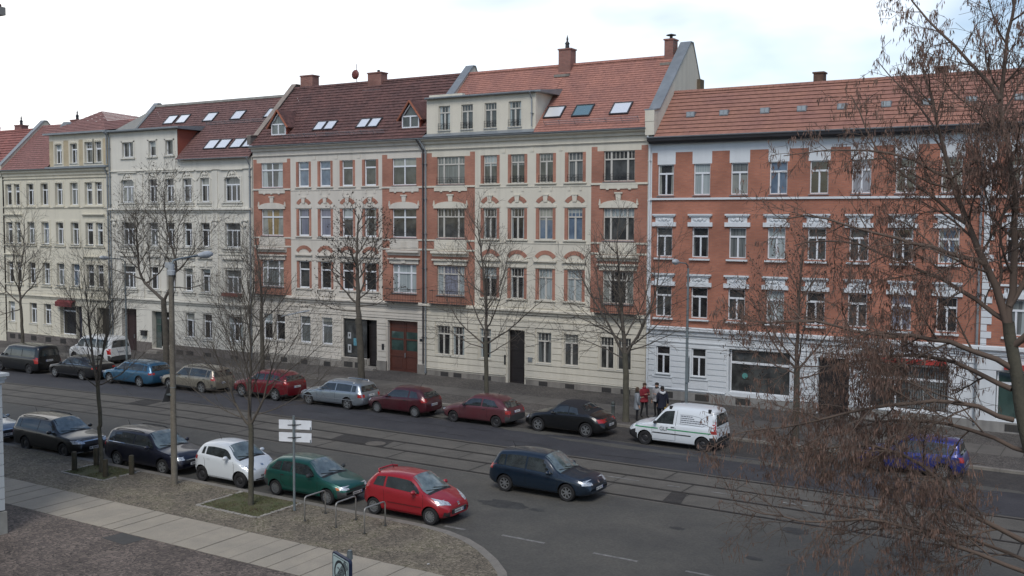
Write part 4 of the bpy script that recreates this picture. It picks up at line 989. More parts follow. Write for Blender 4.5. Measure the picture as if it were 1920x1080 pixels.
chimney(HE, -15.32, -14.8, 55.4, 56.0, 16.6, 17.72, mat('old_brick', (0.15, 0.085, 0.06), .9, var=.5, vscale=4), cap=None); chimney(HE, -9.3, -8.75, 55.6, 56.2, 16.6, 17.6, mat('old_brick', (0.15, 0.085, 0.06)), cap=None); chimney(HE, -16.4, -15.65, 56.0, 56.6, 16.2, 17.2, mat('old_brick', (0.15, 0.085, 0.06)), cap=None)
downpipe(HE, -23.56, 14.2, .2, m=M_white); downpipe(HE, -6.62, 13.3, .3, m=M_zinc, top=(-7.35, 13.75), r=.06)
# neighbour beyond the quoins
HF = empty('terraced_house', (0, FY, -.05), 'orange brick house at the right edge behind the big tree, joined by white quoins', 'house')
F0, F1 = -6.49, 9.0
b = MB(); ops = []; wins = []
cf = [-5.0+2.3*i for i in range(6)]
for ri, (za, zb) in enumerate([(11.30, 12.98), (8.0, 9.6), (4.60, 6.28)]):
    for k, cx in enumerate(cf): ops.append((cx-.5, cx+.5, za, zb)); wins.append((cx-.5, cx+.5, za, zb, 'T2', ['mid', 'dark', 'sheer'][(k+ri) % 3]))
gsh = [(-5.75, -3.3, .6, 2.9, .3), (-2.3, .6, .6, 2.9, .3), (1.6, 2.8, 0, 2.9, .3), (3.8, 7.8, .6, 2.9, .3)]; ops += gsh
pf = [(cf[i]+.62, cf[i+1]-.62) for i in range(5)]+[(-6.0, cf[0]-.6)]
wall_cells(b, F0, F1, -.6, 14.6, ops, FY, lambda x, z: 0 if (z < 4 or z > 13.64 or (z > 12.98 and not any(a < x < c for a, c in pf))) else 1, xs=[v for p in pf for v in p], zs=[4, 12.98, 13.64])
b.face([(F1, FY, -.6), (F1, FY, zE), (F1, yR, zR-.1), (F1, YB, 12.2), (F1, YB, -.6)], 1); b.face([(F1, YB, -.6), (F0, YB, -.6), (F0, YB, 12.2), (F1, YB, 12.2)], 0)
obj('wall', b, [M_white, M_brickE], HF, world=True)
rf = MB(); roof_courses(rf, F0+.01, F1+.3, yE, zE, yR, zR, .33, .038); rf.face([(F0, yR, zR), (F1+.3, yR, zR), (F1+.3, YB+.1, 12.2), (F0, YB+.1, 12.2)]); obj('roof', rf, M_tileE, HF, world=True); ridge(HF, F0, F1, yR, zR, M_tileE)
b = MB(); b.prism([(FY-.01, 14.12), (FY-.30, 14.12), (FY-.36, 14.22), (FY-.52, 14.26), (FY-.56, 14.42), (FY-.01, 14.42)], F0+.01, F1+.2); obj('eaves_board', b, M_dzinc, HF, world=True); gutter(HF, F0+.01, F1+.2, 14.47, .55)
c = MB(); z = 4.1
while z < 14.0: k = int(z*10) % 6 < 3; c.box(-6.48, -6.02 if k else -6.22, FY-.05, FY-.001, z, z+.30); z += .33
for cx in cf:
    for za, zb in ((8.0, 9.6), (4.60, 6.28)):
        c.box(cx-.68, cx+.68, FY-.16, FY-.001, zb+.63, zb+.72); c.box(cx-.52, cx+.52, FY-.05, FY-.001, zb+.27, zb+.55); c.box(cx-.70, cx+.70, FY-.11, FY-.001, zb+.04, zb+.27); c.box(cx-.58, cx+.58, FY-.14, FY-.001, za-.16, za-.07)
c.box(F0, F1, FY-.09, FY-.0012, 11.04, 11.15); cornice(c, F0, F1, 3.62, 4.07, .24)
obj('moulding', c, M_white, HF, world=True)
p = MB(); p.box(F0, F1, FY-.06, FY-.002, -.6, .5); obj('plinth', p, MATS['plinth_pale'], HF, world=True)
for w in wins: window(HF, *w[:4], style=w[4], pane=w[5], frame=M_pvc, sill=w[2] > 11)
for q in (gsh[0], gsh[1], gsh[3]): shopfront(HF, q[0]+.03, q[1]-.03, q[2], q[3], 'green', [], 2.25)
panel_door(HF, 1.63, 2.77, 0, 2.9, M_ddoor, 1, Y=FY+.25)
obj('shop_sign', MB().box(-5.4, -3.3, FY-.2, FY-.01, 3.0, 3.25), MATS['sign_red'], HF, world=True)
basement(HF, [-4.8], .08, .42, FY-.06, 1.0)
for cx in (-5.2, -3.0, -.8, 1.4): vent_dormer(HF, cx, 53.62, zE, yE, None)
vb = MB(); vb.tube([(-6.9, 56.2, 16.6), (-6.9, 56.2, 18.2)], .04, 6); obj('vent_pipe', vb, M_iron, HF, world=True)

# ===== cream house with flat-topped attic box =====
HB = empty('terraced_house', (-62, FY, -.35), 'grey-cream plaster house with a flat-topped attic storey and plum roof full of skylights', 'house')
B0, B1 = -69.85, -54.25
W6 = [(-68.5, -66.99), (-65.3, -64.33), (-63.38, -62.45), (-61.48, -60.51), (-59.58, -58.63), (-57.05, -55.47)]
ops, wins = [], []
for ri, (za, zb) in enumerate([(11.18, 12.9), (7.86, 9.6), (4.5, 6.2)]):
    for k, (a, c_) in enumerate(W6):
        ops.append((a, c_, za, zb, .28)); wins.append((a, c_, za, zb, 'T5' if k in (0, 5) else ('T6' if k > 2 or ri == 2 else 'T2'), [['sheer', 'dark', 'mid', 'mid', 'dark', 'dark'], ['mid', 'sheer', 'mid', 'dark', 'dark', 'mid'], ['mid', 'dark', 'dark', 'dark', 'mid', 'sheer']][ri][k]))
at = [(-68.3, -66.98, 14.67, 15.82), (-65.2, -64.37, 14.69, 15.83), (-63.3, -62.46, 14.73, 15.81)]
for k, q in enumerate(at): ops.append(q+(.22,)); wins.append(q+(['S2', 'S1', 'S1'][k], 'mid'))
gB = [(-61.4, -60.42), (-59.5, -58.55), (-56.9, -55.4)]
for k, (a, c_) in enumerate(gB): ops.append((a, c_, 1.03, 2.85, .28)); wins.append((a, c_, 1.03, 2.85, 'T5' if k == 2 else 'T6', 'dark'))
dB = [(-68.75, -67.0, -.6, 2.84, .6), (-65.2, -64.1, -.1, 2.8, .45), (-64.1, -62.96, .12, 2.8, .45)]; ops += dB
b = MB(); wall_cells(b, B0, -62.0, -1.0, 16.6, [o for o in ops if o[0] < -62.4], FY, lambda x, z: 0, depth=.28)
wall_cells(b, -62.0, B1, -1.0, 14.35, [o for o in ops if o[0] > -62], FY, lambda x, z: 0, depth=.28)
yeB, zeB, yRB, zRB = FY-.3, 14.3, 57.5, 19.1
b.face([(B0, FY, -1), (B0, FY, 16.6), (B0, yRB, zRB-.1), (B0, 61, 14), (B0, 61, -1)]); b.face([(B0, 61, -1), (B1, 61, -1), (B1, 61, 14), (B0, 61, 14)])
obj('wall', b, M_creamB, HB, world=True)
b = MB(); b.face([(-61.99, FY+.01, 14.3), (-61.99, FY+.01, 16.6), (-61.99, 55.2, 16.6)]); obj('attic_cheek', b, M_redpl, HB, world=True)
b = MB(); b.prism([(FY-.28, 16.62), (FY-.28, 16.80), (55.4, 17.0), (55.4, 16.62)], B0, -61.6); obj('attic_roof', b, M_zinc, HB, world=True)
rf = MB(); roof_courses(rf, -61.95, B1, yeB, zeB, 55.3, zeB+2.6, .27, .03); roof_courses(rf, B0, B1, 55.3, zeB+2.6, yRB, zRB, .27, .03); rf.face([(B0, yRB, zRB), (B1, yRB, zRB), (B1, 61.1, 14), (B0, 61.1, 14)]); obj('roof', rf, M_tileB, HB, world=True)
obj('ridge_cap', MB().box(B0, B1, yRB-.15, yRB+.15, zRB-.05, zRB+.12), mat('cap_pale', (.33, .32, .29), .8, var=.3, vscale=2), HB, world=True)
c = MB(); cornice(c, B0, B1, 10.38, 10.70, .26); cornice(c, B0, B1, 3.45, 3.74, .2); cornice(c, B0, -61.9, 13.5, 13.62, .12); c.box(-61.9, B1, FY-.1, FY-.001, 13.5, 13.6)
c.box(B0, B1, FY-.06, FY-.001, 7.30, 7.40)
for k, (a, c_) in enumerate(W6):
    m_ = (a+c_)/2
    for za, zb in ((11.18, 12.9), (7.86, 9.6), (4.5, 6.2)):
        c.box(a-.17, a-.01, FY-.04, FY-.001, za, zb+.08); c.box(c_+.01, c_+.17, FY-.04, FY-.001, za, zb+.08); c.box(a-.01, c_+.01, FY-.04, FY-.001, zb+.01, zb+.1)
        c.box(a-.3, c_+.3, FY-.14, FY-.001, za-.14, za-.06); c.box(a-.25, c_+.25, FY-.06, FY-.001, za-.34, za-.15)
    # scrolled crown above the top windows
    for s in (-1, 1): c.tube([(m_+s*(.9*(c_-a)/1.0 if k in (1,2,3,4) else .85), FY-.03, 12.72), (m_+s*.5, FY-.05, 13.0), (m_+s*.38, FY-.06, 13.3), (m_+s*.2, FY-.06, 13.42)], .035, 5)
    for q in range(7): c.ball((m_-.24+.08*q, FY-.05, 13.1+.13*sin(q*2.2)), (.07, .05, .08), 6, 4)
    keystone(c, m_, 12.98, 13.45, .1, .26, FY-.05, FY-.001)
    c.box(a-.35, c_+.35, FY-.13, FY-.001, 13.44, 13.5)
    for q in (-.42, 0, .42): c.box(m_+q-.13, m_+q+.13, FY-.04, FY-.001, 10.0, 10.22)
    c.box(m_-.12, m_+.12, FY-.09, FY-.001, 9.62, 9.95)
    c.box(a-.3, c_+.3, FY-.15, FY-.001, 6.98, 7.1); c.box(a-.2, m_-.15, FY-.1, FY-.001, 6.36, 6.44); c.box(m_+.15, c_+.2, FY-.1, FY-.001, 6.36, 6.44); keystone(c, m_, 6.3, 6.8, .16, .3, FY-.08, FY-.001)
for x in (-58.2, -57.62+.0): pass
for a, c_ in ((-58.35, -57.75), (-66.4, -65.95)): c.box(a, c_, FY-.07, FY-.0011, 3.75, 10.37); c.box(a, c_, FY-.06, FY-.0011, 10.72, 13.4)
c.box(B0+.02, B0+.5, FY-.05, FY-.0011, 3.75, 10.37); c.box(B1-.6, B1-.1, FY-.05, FY-.0011, 3.75, 10.37); 
for x in (-58.05, -55.0, -69.4): c.box(x-.35, x+.35, FY-.16, FY-.001, 9.74, 9.84); c.ball((x, FY-.08, 9.5), (.2, .1, .2), 8, 5)
for q in at: c.box(q[0]-.12, q[0]-.0, FY-.04, FY-.001, q[2], q[3]+.1); c.box(q[1], q[1]+.12, FY-.04, FY-.001, q[2], q[3]+.1); c.box(q[0]-.12, q[1]+.12, FY-.04, FY-.0012, q[3]+.0, q[3]+.1); c.box(q[0]-.2, q[1]+.2, FY-.12, FY-.001, q[2]-.14, q[2]-.05)
for a, c_ in gB: c.box(a-.2, c_+.2, FY-.12, FY-.001, .86, .95); c.box(a-.15, c_+.15, FY-.05, FY-.001, .5, .84); c.box(a-.1, c_+.1, FY-.05, FY-.001, 2.95, 3.1)
obj('moulding', c, M_creamB, HB, world=True)
p = MB(); p.box(-62.9, B1, FY-.07, FY-.002, -1, .32); p.box(-66.9, -65.25, FY-.1, FY-.002, -1, .35); p.box(B0, -68.8, FY-.07, FY-.002, -1, .3); p.box(-65.25, -62.95, FY-.1, FY-.0, -1, -.12); objs('plinth', p, M_stone2, HB, world=True)
for w in wins: window(HB, *w[:4], depth=.26, style=w[4], pane=w[5], frame=M_pvc)
M_gate = mat('plum_gate', (0.045, 0.025, 0.025), .6, var=.3, vscale=2)
panel_door(HB, -68.7, -67.03, -.5, 2.84, M_gate, 2, Y=FY+.5)
panel_door(HB, -65.17, -64.13, -.1, 2.8, mat('green_grey_door', (0.10, 0.12, 0.115), .6, var=.3, vscale=3), 1, PANE['green'], Y=FY+.38)
shopfront(HB, -64.07, -62.99, .12, 2.8, 'dark', [], 2.2, Y=FY+.36)
obj('letter_box', MB().box(-66.25, -65.75, FY-.25, FY-.0, .85, 1.2).box(-66.3, -65.7, FY-.28, FY-.0, 1.2, 1.25), M_iron, HB, world=True)
basement(HB, [-62.0, -60.9, -59.0, -56.2], -.35, -.02, FY-.07)
obj('step', MB().box(-65.3, -64.0, FY-.6, FY+.3, -1, -.22), M_stone, HB, world=True)
obj('flower_box', MB().box(-57.2, -55.3, FY-.32, FY-.08, 4.3, 4.55), mat('terracotta', (.22, .07, .05), .8, var=.3, vscale=3), HB, world=True)
gutter(HB, B0, -61.6, 16.7, .32); gutter(HB, -61.6, B1, 14.32, .36)
for x in (-69.85,): downpipe(HB, x+.1, 16.4, -.3, top=(x+.1, 16.65))
downpipe(HB, -54.4, 13.9, -.2, top=(-54.4, 14.25))
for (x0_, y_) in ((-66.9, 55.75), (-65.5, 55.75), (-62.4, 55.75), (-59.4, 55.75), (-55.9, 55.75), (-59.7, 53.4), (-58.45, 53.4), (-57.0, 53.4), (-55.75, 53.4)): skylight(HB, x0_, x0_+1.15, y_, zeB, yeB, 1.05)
snow_guard(HB, -61.5, -55, 55.5, 17.05); 
parapet(HB, -69.85, .4, [(54.6, 16.2), (57.6, 19.35), (57.9, 19.35), (61, 14.4)], M_zinc, M_creamB)

# ===== yellow-cream house with pyramid attic =====
def cream_house(name, x0, x1, ops6, rows, zg0, m, tiles, label, attic):
    root = empty(name, ((x0+x1)/2, FY, -.6), label, 'house')
    ops, wins, sur = [], [], []
    for ri, (za, zb) in enumerate(rows):
        for k, (a, c_) in enumerate(ops6):
            dbl = len(ops6[0]) == 2 and (c_-a) > 1.6
            if dbl:
                m_ = (a+c_)/2
                for p_, q_ in ((a, m_-.17), (m_+.17, c_)): ops.append((p_, q_, za, zb, .32)); wins.append((p_, q_, za, zb, 'A6', ['dark', 'mid'][(k+ri) % 2]))
            else: ops.append((a, c_, za, zb, .32)); wins.append((a, c_, za, zb, 'T2', ['blue', 'mid', 'dark', 'sheer', 'dark'][(k*2+ri) % 5]))
            sur.append((a, c_, za, zb))
    return root, ops, wins, sur
WA = [(-83.75, -81.71), (-80.75, -79.75), (-78.8, -77.8), (-76.85, -75.86), (-74.9, -73.88), (-73.0, -70.84)]
HA, ops, wins, sur = cream_house('terraced_house', -84, -69.9, WA, [(11.02, 12.8), (7.78, 9.57), (4.40, 6.18)], 0, M_creamA, M_tileA, 'yellow-cream house with a pyramid-roofed attic of pale yellow panels and a red shop awning', True)
for k, (a, c_) in enumerate(WA[:3]):
    if k == 0: c_ = a+.9
    ops.append((a, c_, 1.02, 2.74, .32)); wins.append((a, c_, 1.02, 2.74, 'T2', 'mid'))
dA = [(-76.6, -74.5, .3, 2.69, .4), (-74.48, -73.75, -.3, 2.72, .4), (-71.85, -70.2, -.6, 2.74, .7)]; ops += dA
atA = [(-76.8, -75.87, 14.38, 15.96), (-74.8, -73.88, 14.38, 15.96), (-72.95, -71.93, 14.38, 16.02), (-71.72, -70.84, 14.38, 16.02)]
b = MB(); wall_cells(b, -84, B0-.01, -1.2, 14.0, ops, FY, lambda x, z: 0, depth=.32)
b.face([(-84, FY, -1.2), (-84, FY, 14), (-84, 57, 18.1), (-84, 61, 14), (-84, 61, -1.2)]); b.face([(-84, 61, -1.2), (B0, 61, -1.2), (B0, 61, 14), (-84, 61, 14)])
obj('wall', b, M_creamA, HA, world=True)
b = MB(); wall_cells(b, -77.55, -70.1, 13.95, 16.75, atA, FY+.02, lambda x, z: 1 if (z < 16.25 and not any(a-.2 < x < c_+.2 for a, c_ in ((-76.8, -75.87), (-74.8, -73.88), (-72.95, -70.84)))) else 0, xs=[-77, -75.67, -75, -73.68, -73.15, -70.64], zs=[16.25], depth=.3)
b.face([(-77.55, FY+.02, 13.95), (-77.55, FY+.02, 16.75), (-77.55, 55.6, 16.75)], 0); b.face([(-70.1, FY+.02, 13.95), (-70.1, FY+.02, 16.75), (-70.1, 55.6, 16.75)], 0)
obj('attic_wall', b, [M_cream, M_brickY], HA, world=True)
for q in atA: window(HA, *q, Y=FY+.02, depth=.28, style='T2' if q[0] < -73.5 else 'A6', pane='mid', frame=M_pvc); sur.append(q)
yeA, zeA, yRA, zRA = FY-.35, 14.0, 56.8, 18.15
rf = MB(); roof_courses(rf, -84, -77.5, yeA, zeA, yRA, zRA, .27, .03); rf.face([(-77.55, yeA+2.5, zeA+2.5), (B0, yeA+2.5, zeA+2.5), (B0, yRA, zRA), (-77.55, yRA, zRA)]); rf.face([(-84, yRA, zRA), (B0, yRA, zRA), (B0, 61, 14), (-84, 61, 14)]); obj('roof', rf, M_tileA, HA, world=True)
# pyramid over the attic
ap = (-75.9, 56.9, 19.0); ap2 = (-74.0, 57.3, 19.0); e0, e1, ef = -77.9, -69.87, FY-.3
rf = MB()
def tri_courses(b, P0, P1, A, n=13, lip=.03):
    P0, P1, A = Vector(P0), Vector(P1), Vector(A)
    nn = (P1-P0).cross(A-P0).normalized(); nn = nn if nn.z > 0 else -nn
    for i in range(n):
        t0, t1 = i/n, (i+1)/n; a, c_ = P0.lerp(A, t0), P1.lerp(A, t0); d, e_ = P0.lerp(A, t1), P1.lerp(A, t1)
        b.face([a+nn*lip, c_+nn*lip, e_, d]); k0, k1 = P0.lerp(A, t0+.1/n), P1.lerp(A, t0+.1/n); b.face([k0, k1, c_+nn*lip, a+nn*lip])
tri_courses(rf, (e0, ef, 16.85), (e1, ef, 16.85), ap); tri_courses(rf, (e0, 60, 16.85), (e0, ef, 16.85), ap); tri_courses(rf, (e1, ef, 16.85), (e1, 60, 18.0), ap)
obj('pyramid_roof', rf, M_tileA, HA, world=True)
b = MB(); b.box(e0, e1, ef-.05, ef+.3, 16.72, 16.86); b.box(-77.6, B0, FY-.42, FY+.0, 13.98, 14.12); obj('lead_flashing', b, M_zinc, HA, world=True)
b = MB(); b.plate([(-78.2, 17.35), (-76.3, 17.35), (-76.7, 17.75), (-77.0, 17.95), (-77.5, 17.95), (-77.8, 17.75)], 54.35, 54.9); obj('eyebrow_dormer', b, M_zinc, HA, world=True)
chimney(HA, -80.6, -79.6, 57.2, 57.9, 17.4, 18.45, cap='pot', m=M_tileA)
c = MB(); cornice(c, -84, B0, 13.45, 13.95, .3); cornice(c, -84, B0, 13.15, 13.25, .1); c.box(-84, B0, FY-.06, FY-.001, 10.74, 10.82); cornice(c, -84, B0, 3.22, 3.46, .18); c.box(-84, B0, FY-.05, FY-.001, 6.9, 6.94) if False else None
for a, c_, za, zb in sur:
    yy = FY+.02 if za > 14 else FY
    c.box(a-.17, a-.005, yy-.035, yy-.001, za-.1, zb+.2); c.box(c_+.005, c_+.17, yy-.035, yy-.001, za-.1, zb+.2); c.box(a-.005, c_+.005, yy-.035, yy-.001, zb+.005, zb+.2)
    if za < 14: c.box(a-.25, c_+.25, FY-.12, FY-.001, za-.2, za-.12)
    m_ = (a+c_)/2
    for s in (-.25, 0, .25): c.ball((m_+s, yy-.03, zb+.12), (.12, .04, .07), 6, 4)
for (a, c_) in (WA[0], WA[5]):
    for z in (10.08, 6.68): cornice(c, a-.3, c_+.3, z, z+.2, .2)
for a, c_ in WA[:3]: c.box(a-.1, a+1.05, FY-.04, FY-.001, .25, .85); c.box(a-.15, a+1.1, FY-.08, FY-.001, .88, .96)
c.box(-84, -76.7, FY-.05, FY-.0012, .08, .15)
obj('moulding', c, M_creamA, HA, world=True)
p = MB(); p.box(-84, -71.9, FY-.05, FY-.002, -1.2, .05); obj('plinth', p, M_stone2, HA, world=True)
for w in wins: window(HA, *w[:4], depth=.30, style=w[4], pane=w[5], frame=M_pvc, sill=w[2] < 10.5)
basement(HA, [-83.2, -82, -80.2, -78.2, -76.2], -.45, -.05, FY-.05)
shopfront(HA, -76.57, -74.53, .3, 2.69, 'dark', [], 2.2, Y=FY+.3); panel_door(HA, -74.45, -73.78, -.35, 2.72, mat('navy_door', (.03, .035, .06), .6), 1, Y=FY+.3); panel_door(HA, -71.82, -70.23, -.6, 2.74, mat('olive_door', (.07, .062, .045), .6), 2, Y=FY+.55)
b = MB(); b.prism([(FY-.06, 3.2), (FY-.40, 3.02), (FY-.40, 2.66), (FY-.36, 2.66), (FY-.36, 2.98), (FY-.06, 3.12)], -76.7, -74.5); obj('awning', b, mat('awning_red', (.20, .04, .04), .8, var=.4, vscale=3), HA, world=True)
gutter(HA, -84, B0, 13.98, .42); downpipe(HA, -70.05, 13.5, -.4, top=(-70.05, 13.95)); downpipe(HA, -70.0, 16.6, 14.2, Y=FY-.05, top=(-70.0, 16.7))
parapet(HA, -84.1, .4, [(FY-.3, 14.4), (56.9, 18.55), (57.2, 18.55), (61, 14.2)], M_zinc, M_creamA)
# ===== farther cream house with red roof, mostly outside the frame =====
HZ = empty('terraced_house', (-92, FY, -.8), 'cream house beyond the parapet at the left edge with a ribbed red roof', 'house')
ops = []; wins = []
for za in (11, 7.8, 4.5, 1.1):
    for k in range(7): x = -99+k*2.1; ops.append((x, x+1, za, za+1.75, .3)); wins.append((x, x+1, za, za+1.75))
b = MB(); wall_cells(b, -100.5, -84.2, -1.6, 14.2, ops, FY, lambda x, z: 0, depth=.3); b.face([(-100.5, FY, -1.6), (-100.5, FY, 14.2), (-100.5, 56, 17.6), (-100.5, 60, 14), (-100.5, 60, -1.6)]); b.face([(-100.5, 60, -1.6), (-84.2, 60, -1.6), (-84.2, 60, 14), (-100.5, 60, 14)]); obj('wall', b, M_creamA, HZ, world=True)
for w in wins: window(HZ, *w, depth=.28, style='T2', pane='mid')
rf = MB(); roof_courses(rf, -100.5, -84.3, FY-.3, 14.3, 56.1, 17.75, .34, .045); rf.face([(-100.5, 56.1, 17.75), (-84.3, 56.1, 17.75), (-84.3, 60, 14), (-100.5, 60, 14)]); obj('roof', rf, mat('bright_tiles', (.30, .115, .095), .75, var=.3, vscale=.8, fine=.2, bscale=5), HZ, world=True)
ridge(HZ, -100.5, -84.3, 56.1, 17.75, MATS['bright_tiles'])
c = MB(); cornice(c, -100.5, -84.2, 13.5, 14.2, .3); cornice(c, -100.5, -84.2, 3.3, 3.5, .18); obj('moulding', c, M_creamA, HZ, world=True)
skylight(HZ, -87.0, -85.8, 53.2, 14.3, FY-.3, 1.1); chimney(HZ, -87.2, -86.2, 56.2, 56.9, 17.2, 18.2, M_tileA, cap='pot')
b = MB(); b.lathe([(0, -.1), (.3, 0), (.0, -.05)], (-89.6, 56.2, 18.1), axis='Y', n=12); b.tube([(-89.6, 56.25, 17.6), (-89.6, 56.25, 18.3)], .03, 5); obj('satellite_dish', b, MATS['dish_brown'], HZ, world=True)
# ===== corner of the white house on the camera's side =====
HN = empty('corner_house', (-36, 13, 0), 'white corner house on the near pavement, just its edge at far left', 'house')
ops = []; wins = []
b = MB(); NX = -30.02; NY = 18.7
for (xa, xb, ya, yb, za, zb) in ((-48, NX-.12, 4, NY-.12, -.5, 16.0),):
    b.box(xa, xb, ya, yb, za, zb)
obj('wall', b, mat('white_render', (0.55, 0.58, 0.58), .9, var=.08, vscale=.6, streak=.12), HN, world=True)
c = MB(); z = .75
while z < 4.6: c.box(NX-.9, NX, NY-.9, NY, z, z+.34); z += .36
for q, (z0_, z1_) in ((0.10, (4.86, 4.96)), (.16, (4.96, 5.05)), (.06, (4.75, 4.86))): c.box(-48.1, NX+q, 3.9, NY+q, z0_, z1_)
obj('quoins', c, MATS['white_render'], HN, world=True)
p = MB(); p.box(-48.1, NX+.04, 3.9, NY+.04, -.5, .7); obj('plinth', p, mat('render_plinth', (0.36, 0.35, 0.31), .9, var=.3, vscale=1), HN, world=True)
c = MB(); c.box(-48.2, NX+.1, 3.8, NY+.1, 15.7, 15.98); c.box(-48.3, NX+.28, 3.7, NY+.28, 15.98, 16.22); obj('cornice', c, mat('cornice_grey', (.26, .25, .23), .9), HN, world=True)
c = MB(); c.prism([(3.5, 16.23), (NY+.2, 16.23), (NY+.2, 16.3), (11.3, 20.0), (3.5, 16.3)], -48.6, NX+.2); obj('roof', c, M_tileC, HN, world=True)
for k in range(6):
    for z_ in (1.4, 5.2, 8.7, 11.4 if False else 10.9):
        x = -46.5+k*2.5
        w = window(HN, x, x+1.0, z_, z_+1.7, Y=NY-.3, style='T2', pane='mid'); w.rotation_euler = (0, 0, pi); w.location.x += 1.0; w.location.y += .22+.09

# unseen house mass behind the viewpoint, added to darken the street and its reflections
HV = empty('terraced_house', (17, -6, 0), 'unseen dark grey house block at the viewpoint, added to shade the street', 'house')
M_rend = mat('grey_render', (0.12, 0.115, 0.11), .9, var=.2, vscale=.5)  # wall tone kept dark to dim what the car sides mirror
ops = [(-4+3*k, -2.8+3*k, z, z+1.8, .3) for k in range(14) if not (k in (1, 2)) for z in (1.4, 5, 8.6, 12.2)]
b = MB(); 
b.box(-5, 40, -16, -1.4, -.5, 16.5); obj('wall', b, M_rend, HV, world=True)
b = MB()
for o_ in ops: b.box(o_[0], o_[1], -1.39, -1.36, o_[2], o_[3])
obj('window', b, PANE['dark'], HV, world=True)
obj('roof', MB().prism([(-16.4, 16.52), (-1.0, 16.52), (-8.5, 21)], -5.3, 40.3), M_tileC, HV, world=True)
# ---------------- cars ----------------
def cinterp(pts, x):
    if x <= pts[0][0]: return pts[0][1]
    if x >= pts[-1][0]: return pts[-1][1]
    for i in range(len(pts)-1):
        if pts[i][0] <= x <= pts[i+1][0]:
            (x0, y0), (x1, y1) = pts[i], pts[i+1]
            d = (y1-y0)/(x1-x0)
            def sl(k):
                if k <= 0 or k >= len(pts)-1: return d
                a = (pts[k][1]-pts[k-1][1])/(pts[k][0]-pts[k-1][0]); c = (pts[k+1][1]-pts[k][1])/(pts[k+1][0]-pts[k][0])
                return 0 if a*c <= 0 else 2*a*c/(a+c)
            m0, m1 = sl(i), sl(i+1); h = x1-x0; t = (x-x0)/h
            return (2*t**3-3*t*t+1)*y0+(t**3-2*t*t+t)*h*m0+(-2*t**3+3*t*t)*y1+(t**3-t*t)*h*m1
    return pts[-1][1]
def paint(name, col, metallic=0.35, rough=0.32, dirt=0.0):
    return mat('paint_'+name, col, rough, metallic=metallic, coat=0.6, var=dirt, vscale=1.3, col2=tuple(v*.75+.02 for v in col)) if dirt else mat('paint_'+name, col, rough, metallic=metallic, coat=0.65)
M_glass = mat('car_glass', (0.022, 0.026, 0.026), 0.04, spec=0.9, ior=1.6)
M_wshield = mat('windscreen_glass', (0.20, 0.245, 0.235), 0.05, spec=1.0, ior=1.8, var=.5, vscale=2.5, col2=(.07, .09, .088))  # pale base colour paints in the reflected sky and dashboard tone
M_sglass = mat('side_glass', (0.034, 0.042, 0.042), 0.04, spec=.8, ior=1.6, var=.6, vscale=2.2, col2=(.010, .012, .012))
M_trim = mat('black_trim', (0.022, 0.022, 0.023), 0.55)
M_greyp = mat('grey_plastic', (0.05, 0.052, 0.053), 0.6)
M_gap = mat('panel_gap', (0.006, 0.006, 0.006), 0.8)
M_well = mat('wheel_well', (0.008, 0.008, 0.008), 0.95)
M_tyre = mat('tyre_rubber', (0.018, 0.018, 0.019), 0.85, var=.3, vscale=5)
M_alloy = mat('alloy_rim', (0.27, 0.28, 0.285), 0.35, metallic=0.6)
M_srim = mat('steel_rim', (0.035, 0.035, 0.037), 0.5, metallic=0.3)
M_chrome = mat('chrome', (0.7, 0.7, 0.7), 0.12, metallic=1.0)
M_lamp = mat('headlamp_glass', (0.78, 0.83, 0.86), 0.12, spec=1.0, metallic=0.35, var=.6, vscale=14, col2=(.3, .33, .36))
M_tail = mat('tail_lamp', (0.34, 0.018, 0.016), 0.2, spec=.9)
M_amber = mat('amber_lamp', (0.45, 0.12, 0.02), 0.2)
M_plate = mat('plate_white', (0.62, 0.63, 0.62), 0.5)
M_pblue = mat('plate_blue', (0.02, 0.06, 0.3), 0.5)
WHEELS = {}
